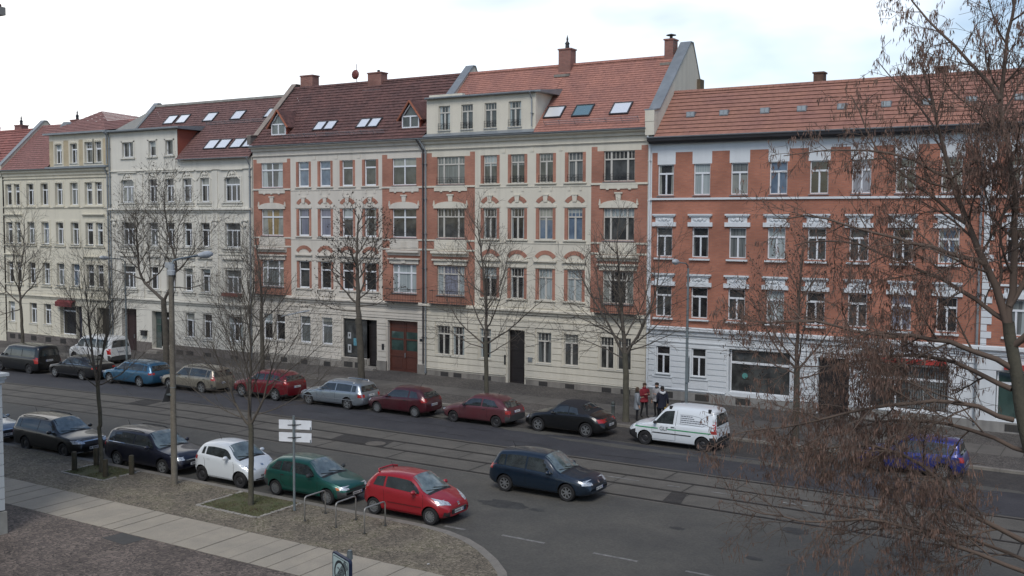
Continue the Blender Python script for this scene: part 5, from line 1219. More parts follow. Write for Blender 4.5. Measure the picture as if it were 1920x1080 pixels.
def wheel_mesh(r, style, w=.19):
    k = (r, style)
    if k in WHEELS: return WHEELS[k]
    b = MB(); ri = r*.66
    b.lathe([(ri, -w*.46), (r*.93, -w*.5), (r*.985, -w*.36), (r, -w*.1), (r, w*.1), (r*.985, w*.36), (r*.93, w*.5), (ri, w*.46), (ri*.97, w*.3), (ri*.97, -w*.3), (ri, -w*.46)], axis='Y', n=28)
    tyre = b.mesh('tyre', [M_tyre], smooth=True, angle=40)
    b = MB(); y = -w*.40     # outer face points to -y
    b.lathe([(ri*.99, y+.015), (ri*.99, y-.012), (ri*.90, y-.010), (ri*.86, y+.03)], axis='Y', n=26)
    b.lathe([(0, y-.012), (r*.11, y-.010), (r*.15, y+.012)], axis='Y', n=12)
    n = {'five': 5, 'seven': 7, 'nine': 9, 'twin': 10, 'cap': 12, 'steel': 0}[style]
    if n == 0:
        b.lathe([(ri*.88, y+.012), (ri*.7, y+.03), (ri*.5, y+.005), (ri*.2, y+.0), (0, y)], axis='Y', n=20)
    for i in range(n):
        a = 2*pi*i/n+(0 if style != 'twin' else (.12 if i % 2 else -.12)); wd = {'five': .30, 'seven': .20, 'nine': .13, 'twin': .14, 'cap': .14}[style]*ri*.62
        ca, sa = cos(a), sin(a); r0, r1 = r*.10, ri*.93
        p = []
        for rr, hw in ((r0, wd*1.0), (r1, wd*(1.25 if style in ('five', 'cap') else .8))):
            for s in (-1, 1): p.append((rr*ca-s*hw*sa, rr*sa+s*hw*ca))
        q = [p[0], p[1], p[3], p[2]]
        m = len(b.v); b.v += [(x, y-.006, z) for x, z in q]+[(x, y+.03, z) for x, z in q]
        for f in ((0, 1, 2, 3), (4, 7, 6, 5), (0, 4, 5, 1), (1, 5, 6, 2), (2, 6, 7, 3), (3, 7, 4, 0)): b.f.append(tuple(m+t for t in f)); b.m.append(0)
    rim = b.mesh('rim', [M_srim if style == 'steel' or False else M_alloy])
    b = MB(); b.lathe([(0, .0), (ri*.95, .0)], axis='Y', n=20); b.v = [(x, yy+y+.045, z) for x, yy, z in b.v]
    disc = b.mesh('gap_shade_disc', [M_well])  # black disc put in as the shade of the gaps between spokes
    WHEELS[k] = (tyre, rim, disc); return WHEELS[k]
def build_car(name, label, cat, sp, X, Y, heading, group=None, tilt=0.0, z=None):
    """sp: side profile; x runs from the nose (0) to the tail (L)"""
    L, Wd, wb = sp['L'], sp['W'], sp['wb']; xf = sp['fo']; xr = xf+wb; xm = (xf+xr)/2; rw = sp.get('rw', .31)
    top, belt = sp['top'], sp['belt']; xc, xrf, xrr, xt = sp['cowl'], sp['rf'], sp['rr'], sp['tail']
    zt = lambda x: cinterp(top, x)
    zb = lambda x: .20+.10*max(0, 1-x/.5)**2+.12*max(0, 1-(L-x)/.5)**2
    fr, rr_ = sp.get('fround', .26), sp.get('rround', .14)
    def wp(x):
        w = Wd/2
        w *= 1-fr*max(0, 1-x/.62)**2.3
        w *= 1-rr_*max(0, 1-(L-x)/.45)**2.3
        w *= 1-.03*max(0, 1-x/(xc+.2))-.02*max(0, (x-xt+.6)/(L-xt+.6))
        return w
    bl = lambda x: min(cinterp(belt, x), zt(x)-.035)
    tum = sp.get('tumble', .30)
    def wt(x):
        hg = max(0, zt(x)-bl(x)); g = min(1, max(0, hg-.06)/.22)
        return wp(x)*.975-(.045+.03*g)-tum*max(0, hg-.06)
    xs = sorted(set([round(L*i/52, 3) for i in range(53)]+[.012, .03, .05, .10, .15, L-.012, L-.03, L-.05, L-.10, L-.15, xc, xc+.06, xrf, xrf-.06, xrr]))
    ring = None; b = MB(); K = 0; crown = sp.get('crown', .04)
    for x in xs:
        w, z0, z1, zbel = wp(x), zb(x), zt(x), bl(x); hg = z1-zbel; g = min(1, max(0, hg-.06)/.22); t = wt(x)
        zm = z0+(zbel-z0)*.5
        half = [(0, z0), (.6*w, z0), (.86*w, z0+.015), (.955*w, z0+.07), (.985*w, z0+.16), (1.0*w, zm), (.997*w, z0+(zbel-z0)*.78), (.985*w, zbel-.045), (.968*w, zbel-.008)]
        y0 = .95*w; half.append((y0, zbel+.006))
        for k in (.33, .66): half.append((y0+(t-y0)*k+.012*g*sin(pi*k), zbel+(z1-.07*g-zbel)*k))
        half += [(t, z1-.075*g-.008), (t-.035-.01*g, z1-.035*g-.004), (t*.80, z1-.010*g+crown*.2), (t*.45, z1+crown*.75), (0, z1+crown)]
        K = len(half); full = half+[(-y, z) for y, z in reversed(half[1:-1])]
        b.v += [(x, y, z) for y, z in full]
    n = 2*K-2
    for i in range(len(xs)-1):
        for j in range(n):
            a, c = i*n+j, i*n+(j+1) % n; b.f.append((a, c, c+n, a+n)); b.m.append(0)
    b.f.append(tuple(range(n))); b.m.append(0); b.f.append(tuple((len(xs)-1)*n+j for j in reversed(range(n)))); b.m.append(0)
    P = sp['paint']; lower = sp.get('lower', P)
    me = b.mesh('body', [P, M_well])
    bvh = BVHTree.FromPolygons([v.co.copy() for v in me.vertices], [tuple(p.vertices) for p in me.polygons])
    tmp = bpy.data.objects.new('tmp', me); COL.objects.link(tmp); cuts = []
    cb = MB(); ar = rw*1.17
    for xa in (xf, xr):
        for s in (-1, 1):
            y0, y1 = sorted((s*(Wd/2-.26), s*(Wd/2+.2))); cb.lathe([(0, y0), (ar, y0), (ar, y1), (0, y1)], (xa, 0, rw+.01), axis='Y', n=28)
    cm = cb.mesh('cut', [M_well, M_well]); cm.polygons.foreach_set('material_index', [1]*len(cm.polygons))
    bm_ = bmesh.new(); bm_.from_mesh(cm); bmesh.ops.remove_doubles(bm_, verts=bm_.verts, dist=1e-5); bmesh.ops.recalc_face_normals(bm_, faces=bm_.faces); bm_.to_mesh(cm); bm_.free()
    co = bpy.data.objects.new('cut', cm); COL.objects.link(co)
    md = tmp.modifiers.new('b', 'BOOLEAN'); md.operation = 'DIFFERENCE'; md.object = co; md.solver = 'EXACT'; md.material_mode = 'TRANSFER' if hasattr(md, 'material_mode') else 'INDEX'
    dg = bpy.context.evaluated_depsgraph_get(); em = bpy.data.meshes.new_from_object(tmp.evaluated_get(dg))
    bpy.data.objects.remove(tmp); bpy.data.objects.remove(co)
    if z is None: z = zg(X)+RZ
    root = empty(name, (X, Y, z), label, cat, group, rotz=heading)
    # split painted body from its unpainted bumpers / roof
    zones = sp.get('zones', [])
    bm_ = bmesh.new(); bm_.from_mesh(em)
    def part_from(faces_fn, pname, pm):
        b2 = bm_.copy(); dele = [f for f in b2.faces if not faces_fn(f)]
        bmesh.ops.delete(b2, geom=dele, context='FACES'); m2 = bpy.data.meshes.new(pname); b2.to_mesh(m2); b2.free()
        for q in pm: m2.materials.append(q)
        m2.polygons.foreach_set('use_smooth', [True]*len(m2.polygons)); m2.set_sharp_from_angle(angle=radians(38))
        m2.transform(Matrix.Translation((-xm, 0, 0))); return obj(pname, m2, parent=root) if len(m2.polygons) else None
    used = lambda f: any(fn(f.calc_center_median(), f) for _, _, fn in zones if f.material_index == 0)
    part_from(lambda f: not used(f), 'body', [P, M_well])
    for zn, zm_, fn in zones: part_from(lambda f: f.material_index == 0 and fn(f.calc_center_median(), f), zn, [zm_, M_well])
    bm_.free()
    # surface patches
    def cast(p, d, off):
        h = bvh.ray_cast(Vector(p), Vector(d))
        if h[0] is None: return None
        nn = h[1]
        if nn.dot(Vector(d)) > 0: nn = -nn
        return h[0]+nn*off-Vector((xm, 0, 0))
    def grid(pts, d, off, mb, mi=0):
        g2 = [[cast(p, d, off) for p in row] for row in pts]
        for i in range(len(g2)-1):
            for j in range(len(g2[0])-1):
                q = (g2[i][j], g2[i+1][j], g2[i+1][j+1], g2[i][j+1])
                if all(v is not None for v in q) and max((q[k]-q[(k+1) % 4]).length for k in range(4)) < .45: mb.face(q, mi)
    def side(xz, off, mb, both=True, n=2):
        """xz: rows of (x,z)"""
        for s in ((-1, 1) if both else (-1,)): grid([[(x, s*3, z) for x, z in row] for row in xz], (0, -s, 0), off, mb)
    def rect(x0, x1, z0, z1, nx=4, nz=3): return [[(x0+(x1-x0)*i/nx, z0+(z1-z0)*j/nz) for j in range(nz+1)] for i in range(nx+1)]
    def add(nm, mb, m, par=root, smooth=True, lab=None):
        if mb.f: return obj(nm, mb, m, par, smooth=smooth, recalc=False, label=lab)
    # side windows
    gt = sp.get('gtop', .115); gb = sp.get('gbot', .03)
    for (xa, xb, xbt) in sp['glass']:       # start, end at sill, end at top
        for s in (-1, 1):
            mb = MB(); rows = []; n = 10
            for i in range(n+1):
                row = []
                for j in range(5):
                    t = j/4; xe = xb+(xbt-xb)*t; x = xa+(xe-xa)*i/n
                    lo = bl(x)+gb; hi = zt(x)-gt
                    if hi < lo+.012: hi = lo+.012
                    row.append((x, s*3, lo+(hi-lo)*t))
                rows.append(row)
            grid(rows, (0, -s, 0), .006, mb); add('side_window', mb, M_sglass)
    # windscreen
    x0, x1 = xc+.05, xrf-.04
    mb = MB(); rows = []
    for i in range(9):
        x = x0+(x1-x0)*i/8; hw = wt(x)-.035-.05*(i/8) if zt(x)-bl(x) > .12 else wp(x)*.80
        hw = min(hw, wp(x0+.1)*.80); rows.append([(x, hw*(-1+2*j/10), 3) for j in range(11)])
    grid(rows, (0, 0, -1), .006, mb); add('windscreen', mb, M_wshield)
    mb = MB(); rows = []
    for i in range(3):
        x = xc-.05+.10*i/2; rows.append([(x, wp(x)*.78*(-1+2*j/10), 3) for j in range(11)])
    grid(rows, (0, 0, -1), .004, mb); add('wiper_cowl', mb, M_trim)
    mb = MB()
    for s in (-.45, .05):
        mb.tube([v for v in [cast((xc+.03, s*Wd/2*1.2, 3), (0, 0, -1), .02), cast((xc+.16, (s+.62)*Wd/2, 3), (0, 0, -1), .02)] if v], .012, 4)
    add('wiper', mb, M_trim, smooth=False)
    # rear window
    if sp.get('rearwin') == 'top':
        mb = MB(); rows = []
        a, c = sp['rw_x']
        for i in range(7):
            x = a+(c-a)*i/6; hw = wt(x)-.07; rows.append([(x, hw*(-1+2*j/8), 3) for j in range(9)])
        grid(rows, (0, 0, -1), .006, mb); add('rear_window', mb, M_glass)
    elif sp.get('rearwin') != 'none':
        z0_, z1_ = sp.get('rw_z', (bl(xt-.3)+.03, zt(xrr)-.12)); mb = MB(); rows = []; hw0, hw1 = wp(L-.3)*.80, wp(L-.3)*.62
        for i in range(7):
            t = i/6; rows.append([(L+1, (hw0+(hw1-hw0)*t)*(-1+2*j/8), z0_+(z1_-z0_)*t) for j in range(9)])
        grid(rows, (-1, 0, 0), .006, mb); add('rear_window', mb, M_glass)
    # lamps
    for (a0, a1, z0_, z1_, sx) in [sp.get('head', (.50, .86, .56, .68, .26))]:
        for s in (-1, 1):
            mb = MB(); n = 8; rows = []
            for i in range(n+1):
                u = i/n; y = (a0+(a1-a0)*u)*Wd/2*s; k = sqrt(max(0, 1-(2*u-1)**2))*.5+.5 if sp.get('round') else (.55+.45*u)
                zc = (z0_+z1_)/2+(u-.5)*sp.get('hslant', .04); hh = (z1_-z0_)/2*k
                rows.append([(-1, y, zc-hh+2*hh*j/4) for j in range(5)])
            grid(rows, (1, 0, 0), .008, mb)
            rows = [[(x_, s*3, z_) for x_, z_ in r2] for r2 in rect(.10, sx, z0_+.02, z1_+.02, 4, 3)]
            if sx > .12: grid(rows, (0, -s, 0), .007, mb)
            add('headlight', mb, M_lamp)
            if sp.get('indicator'):
                mb = MB(); grid([[(-1, (a1+.02+.06*i/2)*Wd/2*s, z0_+.01+(z1_-z0_-.02)*j/2) for j in range(3)] for i in range(3)], (1, 0, 0), .012, mb); add('indicator', mb, M_amber)
    for (a0, a1, z0_, z1_, sx) in [sp.get('taill', (.66, .92, .72, .92, .14))]:
        for s in (-1, 1):
            mb = MB(); grid([[(L+1, (a0+(a1-a0)*i/4)*Wd/2*s, z0_+(z1_-z0_)*j/4) for j in range(5)] for i in range(5)], (-1, 0, 0), .008, mb)
            if sx > 0: grid([[(L-.02-sx*i/4, s*3, z0_+.01+(z1_-z0_-.02)*j/3) for j in range(4)] for i in range(5)], (0, -s, 0), .008, mb)
            add('tail_light', mb, M_tail)
    def front(nm, y0, y1, z0_, z1_, m, off=.006, back=False, sag=0.0):
        mb = MB(); xx = L+1 if back else -1; d = (-1, 0, 0) if back else (1, 0, 0)
        grid([[(xx, y0+(y1-y0)*i/8, z0_+(z1_-z0_)*j/3+sag*(1-(2*i/8-1)**2)) for j in range(4)] for i in range(9)], d, off, mb)
        return add(nm, mb, m)
    for g_ in sp.get('front', [('grille', -.32, .32, .50, .57, M_trim), ('air_intake', -.55, .55, .24, .33, M_trim)]): front(*g_)
    pz = sp.get('plate', (.38, .49)); 
    for back, pzz in ((False, pz), (True, sp.get('rplate', (.56, .67)))):
        p_ = front('number_plate', -.26, .26, pzz[0], pzz[1], M_plate, .016, back)
        if p_:
            xx = L+1 if back else -1; d = (-1, 0, 0) if back else (1, 0, 0); mb = MB(); grid([[(xx, -.255+.035*i, pzz[0]+.005+(pzz[1]-pzz[0]-.01)*j) for j in range(2)] for i in range(2)], d, .019, mb); add('plate_band', mb, M_pblue, p_)
            mb = MB(); rr2 = random.Random(int(L*100)); yy = -.19
            while yy < .22:
                if rr2.random() > .18: grid([[(xx, yy+.03*i, pzz[0]+.025+(pzz[1]-pzz[0]-.05)*j) for j in range(2)] for i in range(2)], d, .019, mb)
                yy += .05
            add('plate_marks', mb, M_trim, p_)
    # panel gaps, handles, mouldings
    mb = MB()
    for q in sp.get('gaps', []):
        for (xa, za), (xb, zb2) in zip(q[:-1], q[1:]):
            dx, dz = xb-xa, zb2-za; l = math.hypot(dx, dz); nx_, nz_ = -dz/l*.006, dx/l*.006; n = max(2, int(l/.12))
            side([[(xa+dx*i/n-nx_, za+dz*i/n-nz_), (xa+dx*i/n+nx_, za+dz*i/n+nz_)] for i in range(n+1)], .003, mb)
    add('door_gaps', mb, M_gap)
    mb = MB()
    for x_ in sp.get('handles', []): side(rect(x_, x_+.17, bl(x_)-.12, bl(x_)-.085, 2, 1), .022, mb)
    add('door_handle', mb, sp.get('hmat', M_trim))
    for (nm, xa, xb, za, zb2, m) in sp.get('strips', []):
        mb = MB(); side(rect(xa, xb, za, zb2, 10, 1), .010, mb); add(nm, mb, m)
    # mirrors
    xmr = xc+.42 if 'mx' not in sp else sp['mx']; zz = bl(xmr)+.09
    for s in (-1, 1):
        mb = MB(); y = s*(wp(xmr)+.10); mb.ball((xmr-xm, y, zz), (.075, .115, .075), 10, 7); mb.box(xmr-xm-.03, xmr-xm+.03, min(s*(wp(xmr)*.93), y), max(s*(wp(xmr)*.93), y), zz-.06, zz-.03)
        add('mirror', mb, sp.get('mmat', P))
    if sp.get('rails'):
        for s in (-1, 1):
            mb = MB(); pts = []
            for i in range(9):
                x = xrf+.25+(xrr-.15-xrf-.25)*i/8; q = cast((x, s*(wt(x)-.07), 3), (0, 0, -1), .045 if 0 < i < 8 else .0)
                if q: pts.append(q)
            mb.tube(pts, .018, 6); add('roof_rail', mb, sp['rails'])
    if sp.get('aerial', 1):
        q = cast((xrr-.25 if sp.get('aerial', 1) == 1 else xrf+.15, 0, 3), (0, 0, -1), 0)
        if q: mb = MB(); mb.tube([q, q+Vector((.12, 0, .22))], .008, 4); add('aerial', mb, M_trim)
    # wheels
    ty, ri, di = wheel_mesh(rw, sp.get('wheel', 'five'))
    for xa in (xf, xr):
        for s in (-1, 1):
            o = obj('wheel', ty, parent=root, loc=(xa-xm, s*(wp(xa)-.105), rw), rotz=0 if s < 0 else pi)
            obj('rim', ri, parent=o); obj('gap_shade_disc', di, parent=o)
    root['_'] = 0; del root['_']
    return root, cast, grid, add, sp, xm
def gapset(xd, z0=.30, z1=.9, slant=.05): return [[(x, z0), (x, z1-.12), (x+slant, z1)] for x in xd]
# --- profiles
def hatch(paintm, L=4.2, W=1.75, H=1.48, wb=2.58, fo=.88, cowl=1.15, rf=1.95, rr=3.75, tail=None, hood=.92, nose=.62, bl0=.80, bl1=.95, doors=5, **k):
    tail = tail or L-.12
    top = [(0, nose-.12), (.04, nose), (.14, nose+.075), (.35, hood-.13), (cowl-.05, hood), (cowl+.02, hood+.02), (rf-.12, H-.075), (rf, H-.03), ((rf+rr)/2, H), (rr, H-.055), (rr+.10, H-.10), (L-.16, bl1+.13), (L-.07, bl1-.05), (L-.02, bl1-.20), (L, .62)]
    top = sorted(set(top))
    belt = [(0, nose-.1), (.4, hood-.20), (cowl, bl0+.03), (rf, (bl0+bl1)/2+.02), (L-.3, bl1), (L, bl1-.15)]
    d = dict(L=L, W=W, wb=wb, fo=fo, cowl=cowl, rf=rf, rr=rr, tail=tail, top=top, belt=belt, paint=paintm)
    xB = rf+.62 if doors == 5 else rf+.95
    xC = rr-.32
    if doors == 5: d['glass'] = [(cowl+.30, xB-.03, xB-.03), (xB+.04, xC, xC), (xC+.06, L-.42, rr-.02)]; d['handles'] = [xB-.28, xC-.18]; d['gaps'] = gapset([cowl+.10, xB], z1=.95)+[[(xC+.02, .95), (xC-.02, .62), (xC-.25, .42)]]
    else: d['glass'] = [(cowl+.30, xB-.03, xB-.03), (xB+.05, L-.45, rr-.05)]; d['handles'] = [xB-.28]; d['gaps'] = gapset([cowl+.10, xB], z1=.95)
    d['gaps'] += [[(cowl+.12, .30), (xB if doors == 3 else xC-.25, .30)], [(.42, .45), (.40, hood-.22)]]
    d.update(k); return d
def bumpers(z1=.50, xf=.34, xr=.30):
    return lambda L: [('front_bumper', M_greyp, lambda c, f: c.x < xf and c.z < z1), ('rear_bumper', M_greyp, lambda c, f: c.x > L-xr and c.z < z1+.06)]
FAR = 'cars parked along the far kerb'; NEAR = 'cars parked along the near kerb'
P_navy = paint('night_blue', (0.009, 0.020, 0.036), .3); P_red = paint('bright_red', (0.30, 0.012, 0.020), .1); P_green = paint('fir_green', (0.012, 0.095, 0.075), .45)
P_white = paint('white', (0.66, 0.70, 0.72), 0.0); P_dblue = paint('dark_indigo', (0.007, 0.008, 0.020), .2); P_black = paint('black', (0.005, 0.0055, 0.006), .1); P_graph = paint('graphite', (0.016, 0.016, 0.018), .5)
P_silver = paint('silver', (0.30, 0.34, 0.37), .7, .35); P_maroon = paint('maroon', (0.070, 0.008, 0.014), .3, dirt=.3); P_wine = paint('faded_wine', (0.10, 0.018, 0.024), .2, .45, dirt=.3)
P_sky = paint('steel_blue', (0.040, 0.125, 0.21), .5); P_beige = paint('champagne', (0.26, 0.235, 0.185), .5); P_brown = paint('charcoal_brown', (0.020, 0.020, 0.021), .5); P_ultra = paint('ultramarine', (0.022, 0.034, 0.19), .3); P_mred = paint('crimson', (0.17, 0.009, 0.016), .4); P_vanw = paint('van_white', (0.56, 0.57, 0.56), 0)
YN = 26.72+.86
# driving dark blue hatchback
sp = hatch(P_navy, 4.20, 1.76, 1.49, 2.58, .88, head=(.50, .90, .60, .74, .30), wheel='seven', rearwin='', plate=(.40, .51), hmat=P_navy, taill=(.62, .92, .80, 1.0, .2), front=[('grille', -.36, .36, .56, .63, M_trim), ('air_intake', -.6, .6, .22, .34, M_trim), ('badge', -.05, .05, .60, .70, M_chrome, .014)])
build_car('hatchback', 'dark blue hatchback driving in the near lane beside the tram tracks', 'car', sp, -18.45, 31.66+.88, pi)
# near kerb, nose to the right
sp = hatch(P_red, 3.44, 1.63, 1.46, 2.34, .62, cowl=.78, rf=1.55, rr=2.95, hood=.93, nose=.64, bl0=.86, bl1=1.0, doors=3, head=(.48, .90, .66, .84, .36), wheel='cap', rw=.285, hslant=.10, plate=(.38, .49), hmat=P_red, taill=(.80, .96, .85, 1.15, .08), fround=.30, front=[('grille', -.42, .42, .36, .50, M_trim, .007), ('chrome_strip', -.40, .40, .505, .53, M_chrome, .012), ('fog_vent', -.66, -.50, .30, .46, M_trim), ('fog_vent', .50, .66, .30, .46, M_trim), ('badge', -.05, .05, .60, .70, M_chrome, .014)], strips=[('side_moulding', .95, 2.35, .52, .56, mat('dark_red_trim', (.12, .01, .012), .5))])
c1 = build_car('small_hatchback', 'small bright red three-door hatchback parked at the curved end of the near kerb', 'car', sp, -20.72, YN-.02, pi, NEAR)
b = MB(); b.tube([(2.93-c1[5], -.5, 1.43), (3.06-c1[5], -.35, 1.46), (3.08-c1[5], .35, 1.46), (2.93-c1[5], .5, 1.43)], .035, 6); obj('spoiler', b, P_red, c1[0], smooth=True)
sp = hatch(P_green, 3.83, 1.63, 1.39, 2.45, .72, cowl=1.05, rf=1.80, rr=3.22, hood=.88, nose=.60, bl0=.82, bl1=.93, doors=5, head=(.50, .84, .55, .66, .2), indicator=True, wheel='cap', rw=.28, plate=(.36, .46), mmat=M_greyp, hmat=M_trim, taill=(.70, .93, .68, .88, .1), front=[('grille', -.40, .40, .53, .58, M_trim)], mx=1.45)
sp['zones'] = bumpers(.50, .30, .28)(3.83)
build_car('hatchback', 'dark green older hatchback parked behind the cycle stands', 'car', sp, -25.2, YN-.02, pi, NEAR)
sp = hatch(P_white, 2.99, 1.68, 1.50, 2.00, .53, cowl=.70, rf=1.38, rr=2.55, hood=.98, nose=.66, bl0=.92, bl1=1.06, doors=3, head=(.50, .92, .68, .82, .36), wheel='steel', rw=.30, hslant=.08, plate=(.40, .51), hmat=P_white, taill=(.80, .96, .85, 1.0, .1), fround=.24, front=[('air_intake', -.60, .60, .24, .36, M_trim), ('badge', -.06, .06, .78, .83, M_chrome, .012)], gtop=.13)
build_car('microcar', 'tiny white three-door car with black wheels parked behind a young tree', 'car', sp, -29.2, YN-.05, pi, NEAR)
sp = hatch(P_dblue, 4.52, 1.78, 1.50, 2.70, .92, cowl=1.20, rf=2.0, rr=4.10, hood=.93, nose=.62, bl0=.85, bl1=1.0, doors=5, head=(.55, .92, .60, .76, .34), wheel='five', rails=M_trim, plate=(.40, .51), hmat=P_dblue, taill=(.78, .96, .80, 1.08, .15), front=[('grille', -.45, .45, .52, .64, M_trim), ('chrome_strip', -.43, .43, .60, .625, M_chrome, .012), ('air_intake', -.6, .6, .22, .36, M_trim)], strips=[('chrome_waist', 1.6, 4.1, .985, 1.0, M_chrome)])
build_car('estate_car', 'dark indigo estate car parked between the bollards and the concrete lamp post', 'car', sp, -33.6, YN-.15, pi, NEAR)
sp = hatch(P_black, 4.57, 1.77, 1.49, 2.58, .93, cowl=1.22, rf=2.02, rr=4.15, hood=.92, nose=.64, bl0=.86, bl1=.98, doors=5, head=(.50, .92, .62, .76, .30), wheel='steel', rails=M_trim, plate=(.38, .49), hmat=P_black, front=[('grille', -.42, .42, .56, .72, M_trim), ('chrome_frame', -.46, .46, .70, .735, M_chrome, .012), ('air_intake', -.6, .6, .22, .34, M_trim), ('fog_lamp', -.70, -.52, .26, .33, M_lamp), ('fog_lamp', .52, .70, .26, .33, M_lamp)])
build_car('estate_car', 'black estate car with a chrome-rimmed grille parked left of the bollards', 'car', sp, -39.3, YN-.45, pi, NEAR)
sp = hatch(P_silver, 4.4, 1.80, 1.50, 2.60, .90, hood=.93, head=(.50, .92, .60, .76, .3), front=[('grille', -.45, .45, .48, .64, M_trim), ('chrome_frame', -.47, .47, .63, .66, M_chrome, .012), ('air_intake', -.6, .6, .22, .36, M_trim)])
build_car('hatchback', 'silver-grey car half hidden by the white house corner at the left edge', 'car', sp, -44.9, YN-.75, pi, NEAR)
# far kerb, nose to the left
YF = 41.75+.88
vd = hatch(P_white, 4.21, 1.83, 1.82, 2.70, .87, cowl=1.12, rf=1.85, rr=3.98, hood=1.02, nose=.72, bl0=1.0, bl1=1.04, doors=3, head=(.58, .93, .72, .90, .30), wheel='steel', rw=.31, hslant=.10, plate=(.42, .53), mmat=M_trim, tumble=.16, rearwin='x', taill=(.86, .97, .80, 1.35, .10), rround=.08, rplate=(.60, .71), mx=1.40)
vd['glass'] = [(1.36, 2.20, 2.24)]; vd['handles'] = [2.12]; vd['gaps'] = [[(1.22, .35), (1.22, 1.0)], [(2.32, .35), (2.32, 1.0), (2.36, 1.66)], [(1.22, .33), (2.32, .33)]]; vd['gtop'] = .17; vd['top'] = [(0, .60), (.04, .70), (.14, .80), (.35, .90), (1.07, 1.03), (1.14, 1.06), (1.73, 1.68), (1.85, 1.76), (2.6, 1.82), (3.7, 1.80), (4.0, 1.76), (4.09, 1.60), (4.15, 1.15), (4.19, .8), (4.21, .62)]
vd['zones'] = [('front_bumper', M_trim, lambda c, f: c.x < .50 and c.z < .60), ('rear_bumper', M_trim, lambda c, f: c.x > 4.21-.35 and c.z < .60)]
M_gline = mat('green_stripe', (.03, .28, .10), .5)
vd['strips'] = [('green_stripe', .38, 1.50, .79, .835, M_gline), ('green_stripe', 1.95, 3.95, .79, .835, M_gline), ('side_moulding', 1.25, 3.05, .60, .645, M_trim)]
vd['rw_z'] = (1.12, 1.6); vd['belt'] = [(0, .60), (.4, .82), (1.12, 1.0), (4.1, 1.04), (4.21, .8)]
kv = build_car('delivery_van', 'white compact delivery van with a green stripe parked beyond the black convertible', 'van', vd, -17.35, YF+.1, 0, FAR, )
root, cast, grid, add, sp_, xm = kv
mb = MB()
for k, (l, dx) in enumerate(((.50, 0), (.62, 0), (.85, 0), (1.0, 0))):
    z = 1.42-.085*k; r = random.Random(k); x = 2.52
    while x < 2.52+l:
        w = r.uniform(.05, .14); grid([[(x+w*i, -3, z+.042*j) for j in range(2)] for i in range(2)], (0, 1, 0), .005, mb); x += w+.014
add('lettering', mb, mat('lettering_grey', (.12, .13, .16), .6), smooth=False)
mb = MB(); pts = [(2.50, 1.49), (3.0, 1.50), (3.4, 1.45), (3.6, 1.34)]
for (xa, za), (xb, zb2) in zip(pts[:-1], pts[1:]): grid([[(xa+(xb-xa)*i/3, -3, za+(zb2-za)*i/3+.012*j) for j in range(2)] for i in range(4)], (0, 1, 0), .005, mb)
pts = [(2.5, 1.10), (3.0, 1.09), (3.55, 1.07), (3.75, 1.16)]
for (xa, za), (xb, zb2) in zip(pts[:-1], pts[1:]): grid([[(xa+(xb-xa)*i/3, -3, za+(zb2-za)*i/3+.02*j) for j in range(2)] for i in range(4)], (0, 1, 0), .005, mb)
[add('logo_line', q, mat('lettering_grey', (.12, .13, .16), .6), smooth=False) for q in (mb,)]
tcu = bpy.data.curves.new('t', 'FONT'); tcu.body = 'GLF'; tcu.size = .24; tcu.extrude = .001; to = bpy.data.objects.new('t', tcu); COL.objects.link(to)
tm = bpy.data.meshes.new_from_object(to.evaluated_get(bpy.context.evaluated_depsgraph_get())); bpy.data.objects.remove(to)
tm.materials.clear(); tm.materials.append(mat('logo_grey', (.10, .11, .12), .5))
tq = cast((1.75, -3, .83), (0, 1, 0), .012); tm.transform(Matrix.Translation((1.58-xm, tq.y-.004, .745)) @ Matrix.Rotation(pi/2, 4, 'X')); obj('logo', tm, parent=root)
mb = MB()
for x in (2.02, 3.82):
    for s in (-1, 1): q = cast((x, s*.66, 3), (0, 0, -1), .0); mb.box(q.x-.06, q.x+.06, q.y-.05, q.y+.05, q.z-.08, q.z+.08)
add('roof_bar_foot', mb, M_trim, smooth=False)
# black convertible with a fabric roof
sp = dict(L=4.28, W=1.81, wb=2.54, fo=.86, cowl=1.30, rf=1.95, rr=2.95, tail=3.6, paint=P_black, rw=.335, wheel='twin', tumble=.34,
 top=[(0, .48), (.04, .58), (.14, .68), (.35, .78), (.75, .90), (1.25, .98), (1.34, 1.01), (1.80, 1.37), (1.95, 1.43), (2.4, 1.47), (2.9, 1.42), (3.25, 1.24), (3.48, 1.09), (3.6, 1.03), (3.95, .93), (4.15, .80), (4.25, .68), (4.28, .58)],
 belt=[(0, .45), (.4, .70), (1.3, .90), (2.2, .95), (3.5, .97), (4.28, .55)], glass=[(1.62, 2.45, 2.45), (2.50, 3.02, 2.88)], gtop=.15, handles=[2.42], hmat=P_black,
 gaps=gapset([1.38, 2.68], z1=.92)+[[(1.38, .3), (2.68, .3)]], rearwin='top', rw_x=(3.02, 3.36), head=(.52, .86, .56, .76, .22), round=1, hslant=0, taill=(.62, .90, .70, .86, .16), plate=(.36, .47), rplate=(.52, .63), fround=.34, rround=.30, crown=.05,
 strips=[('sill_trim', 1.25, 2.95, .235, .26, M_chrome)], front=[('air_intake', -.55, .55, .26, .34, M_trim)], aerial=0)
sp['zones'] = [('fabric_roof', mat('roof_fabric', (.016, .016, .019), .95), lambda c, f: 1.93 < c.x < 3.5 and c.z > 1.06+max(0, (2.4-c.x)*.5) and abs(f.normal.z) > .2 and c.z > .99 and cinterp([(1.9, 1.36), (2.4, 1.32), (2.9, 1.20), (3.1, 1.04), (3.5, 1.0)], c.x) < c.z)]
bt = build_car('convertible', 'rounded black convertible with a folded-up fabric roof parked before the white delivery van', 'car', sp, -22.9, YF+.0, 0, FAR)
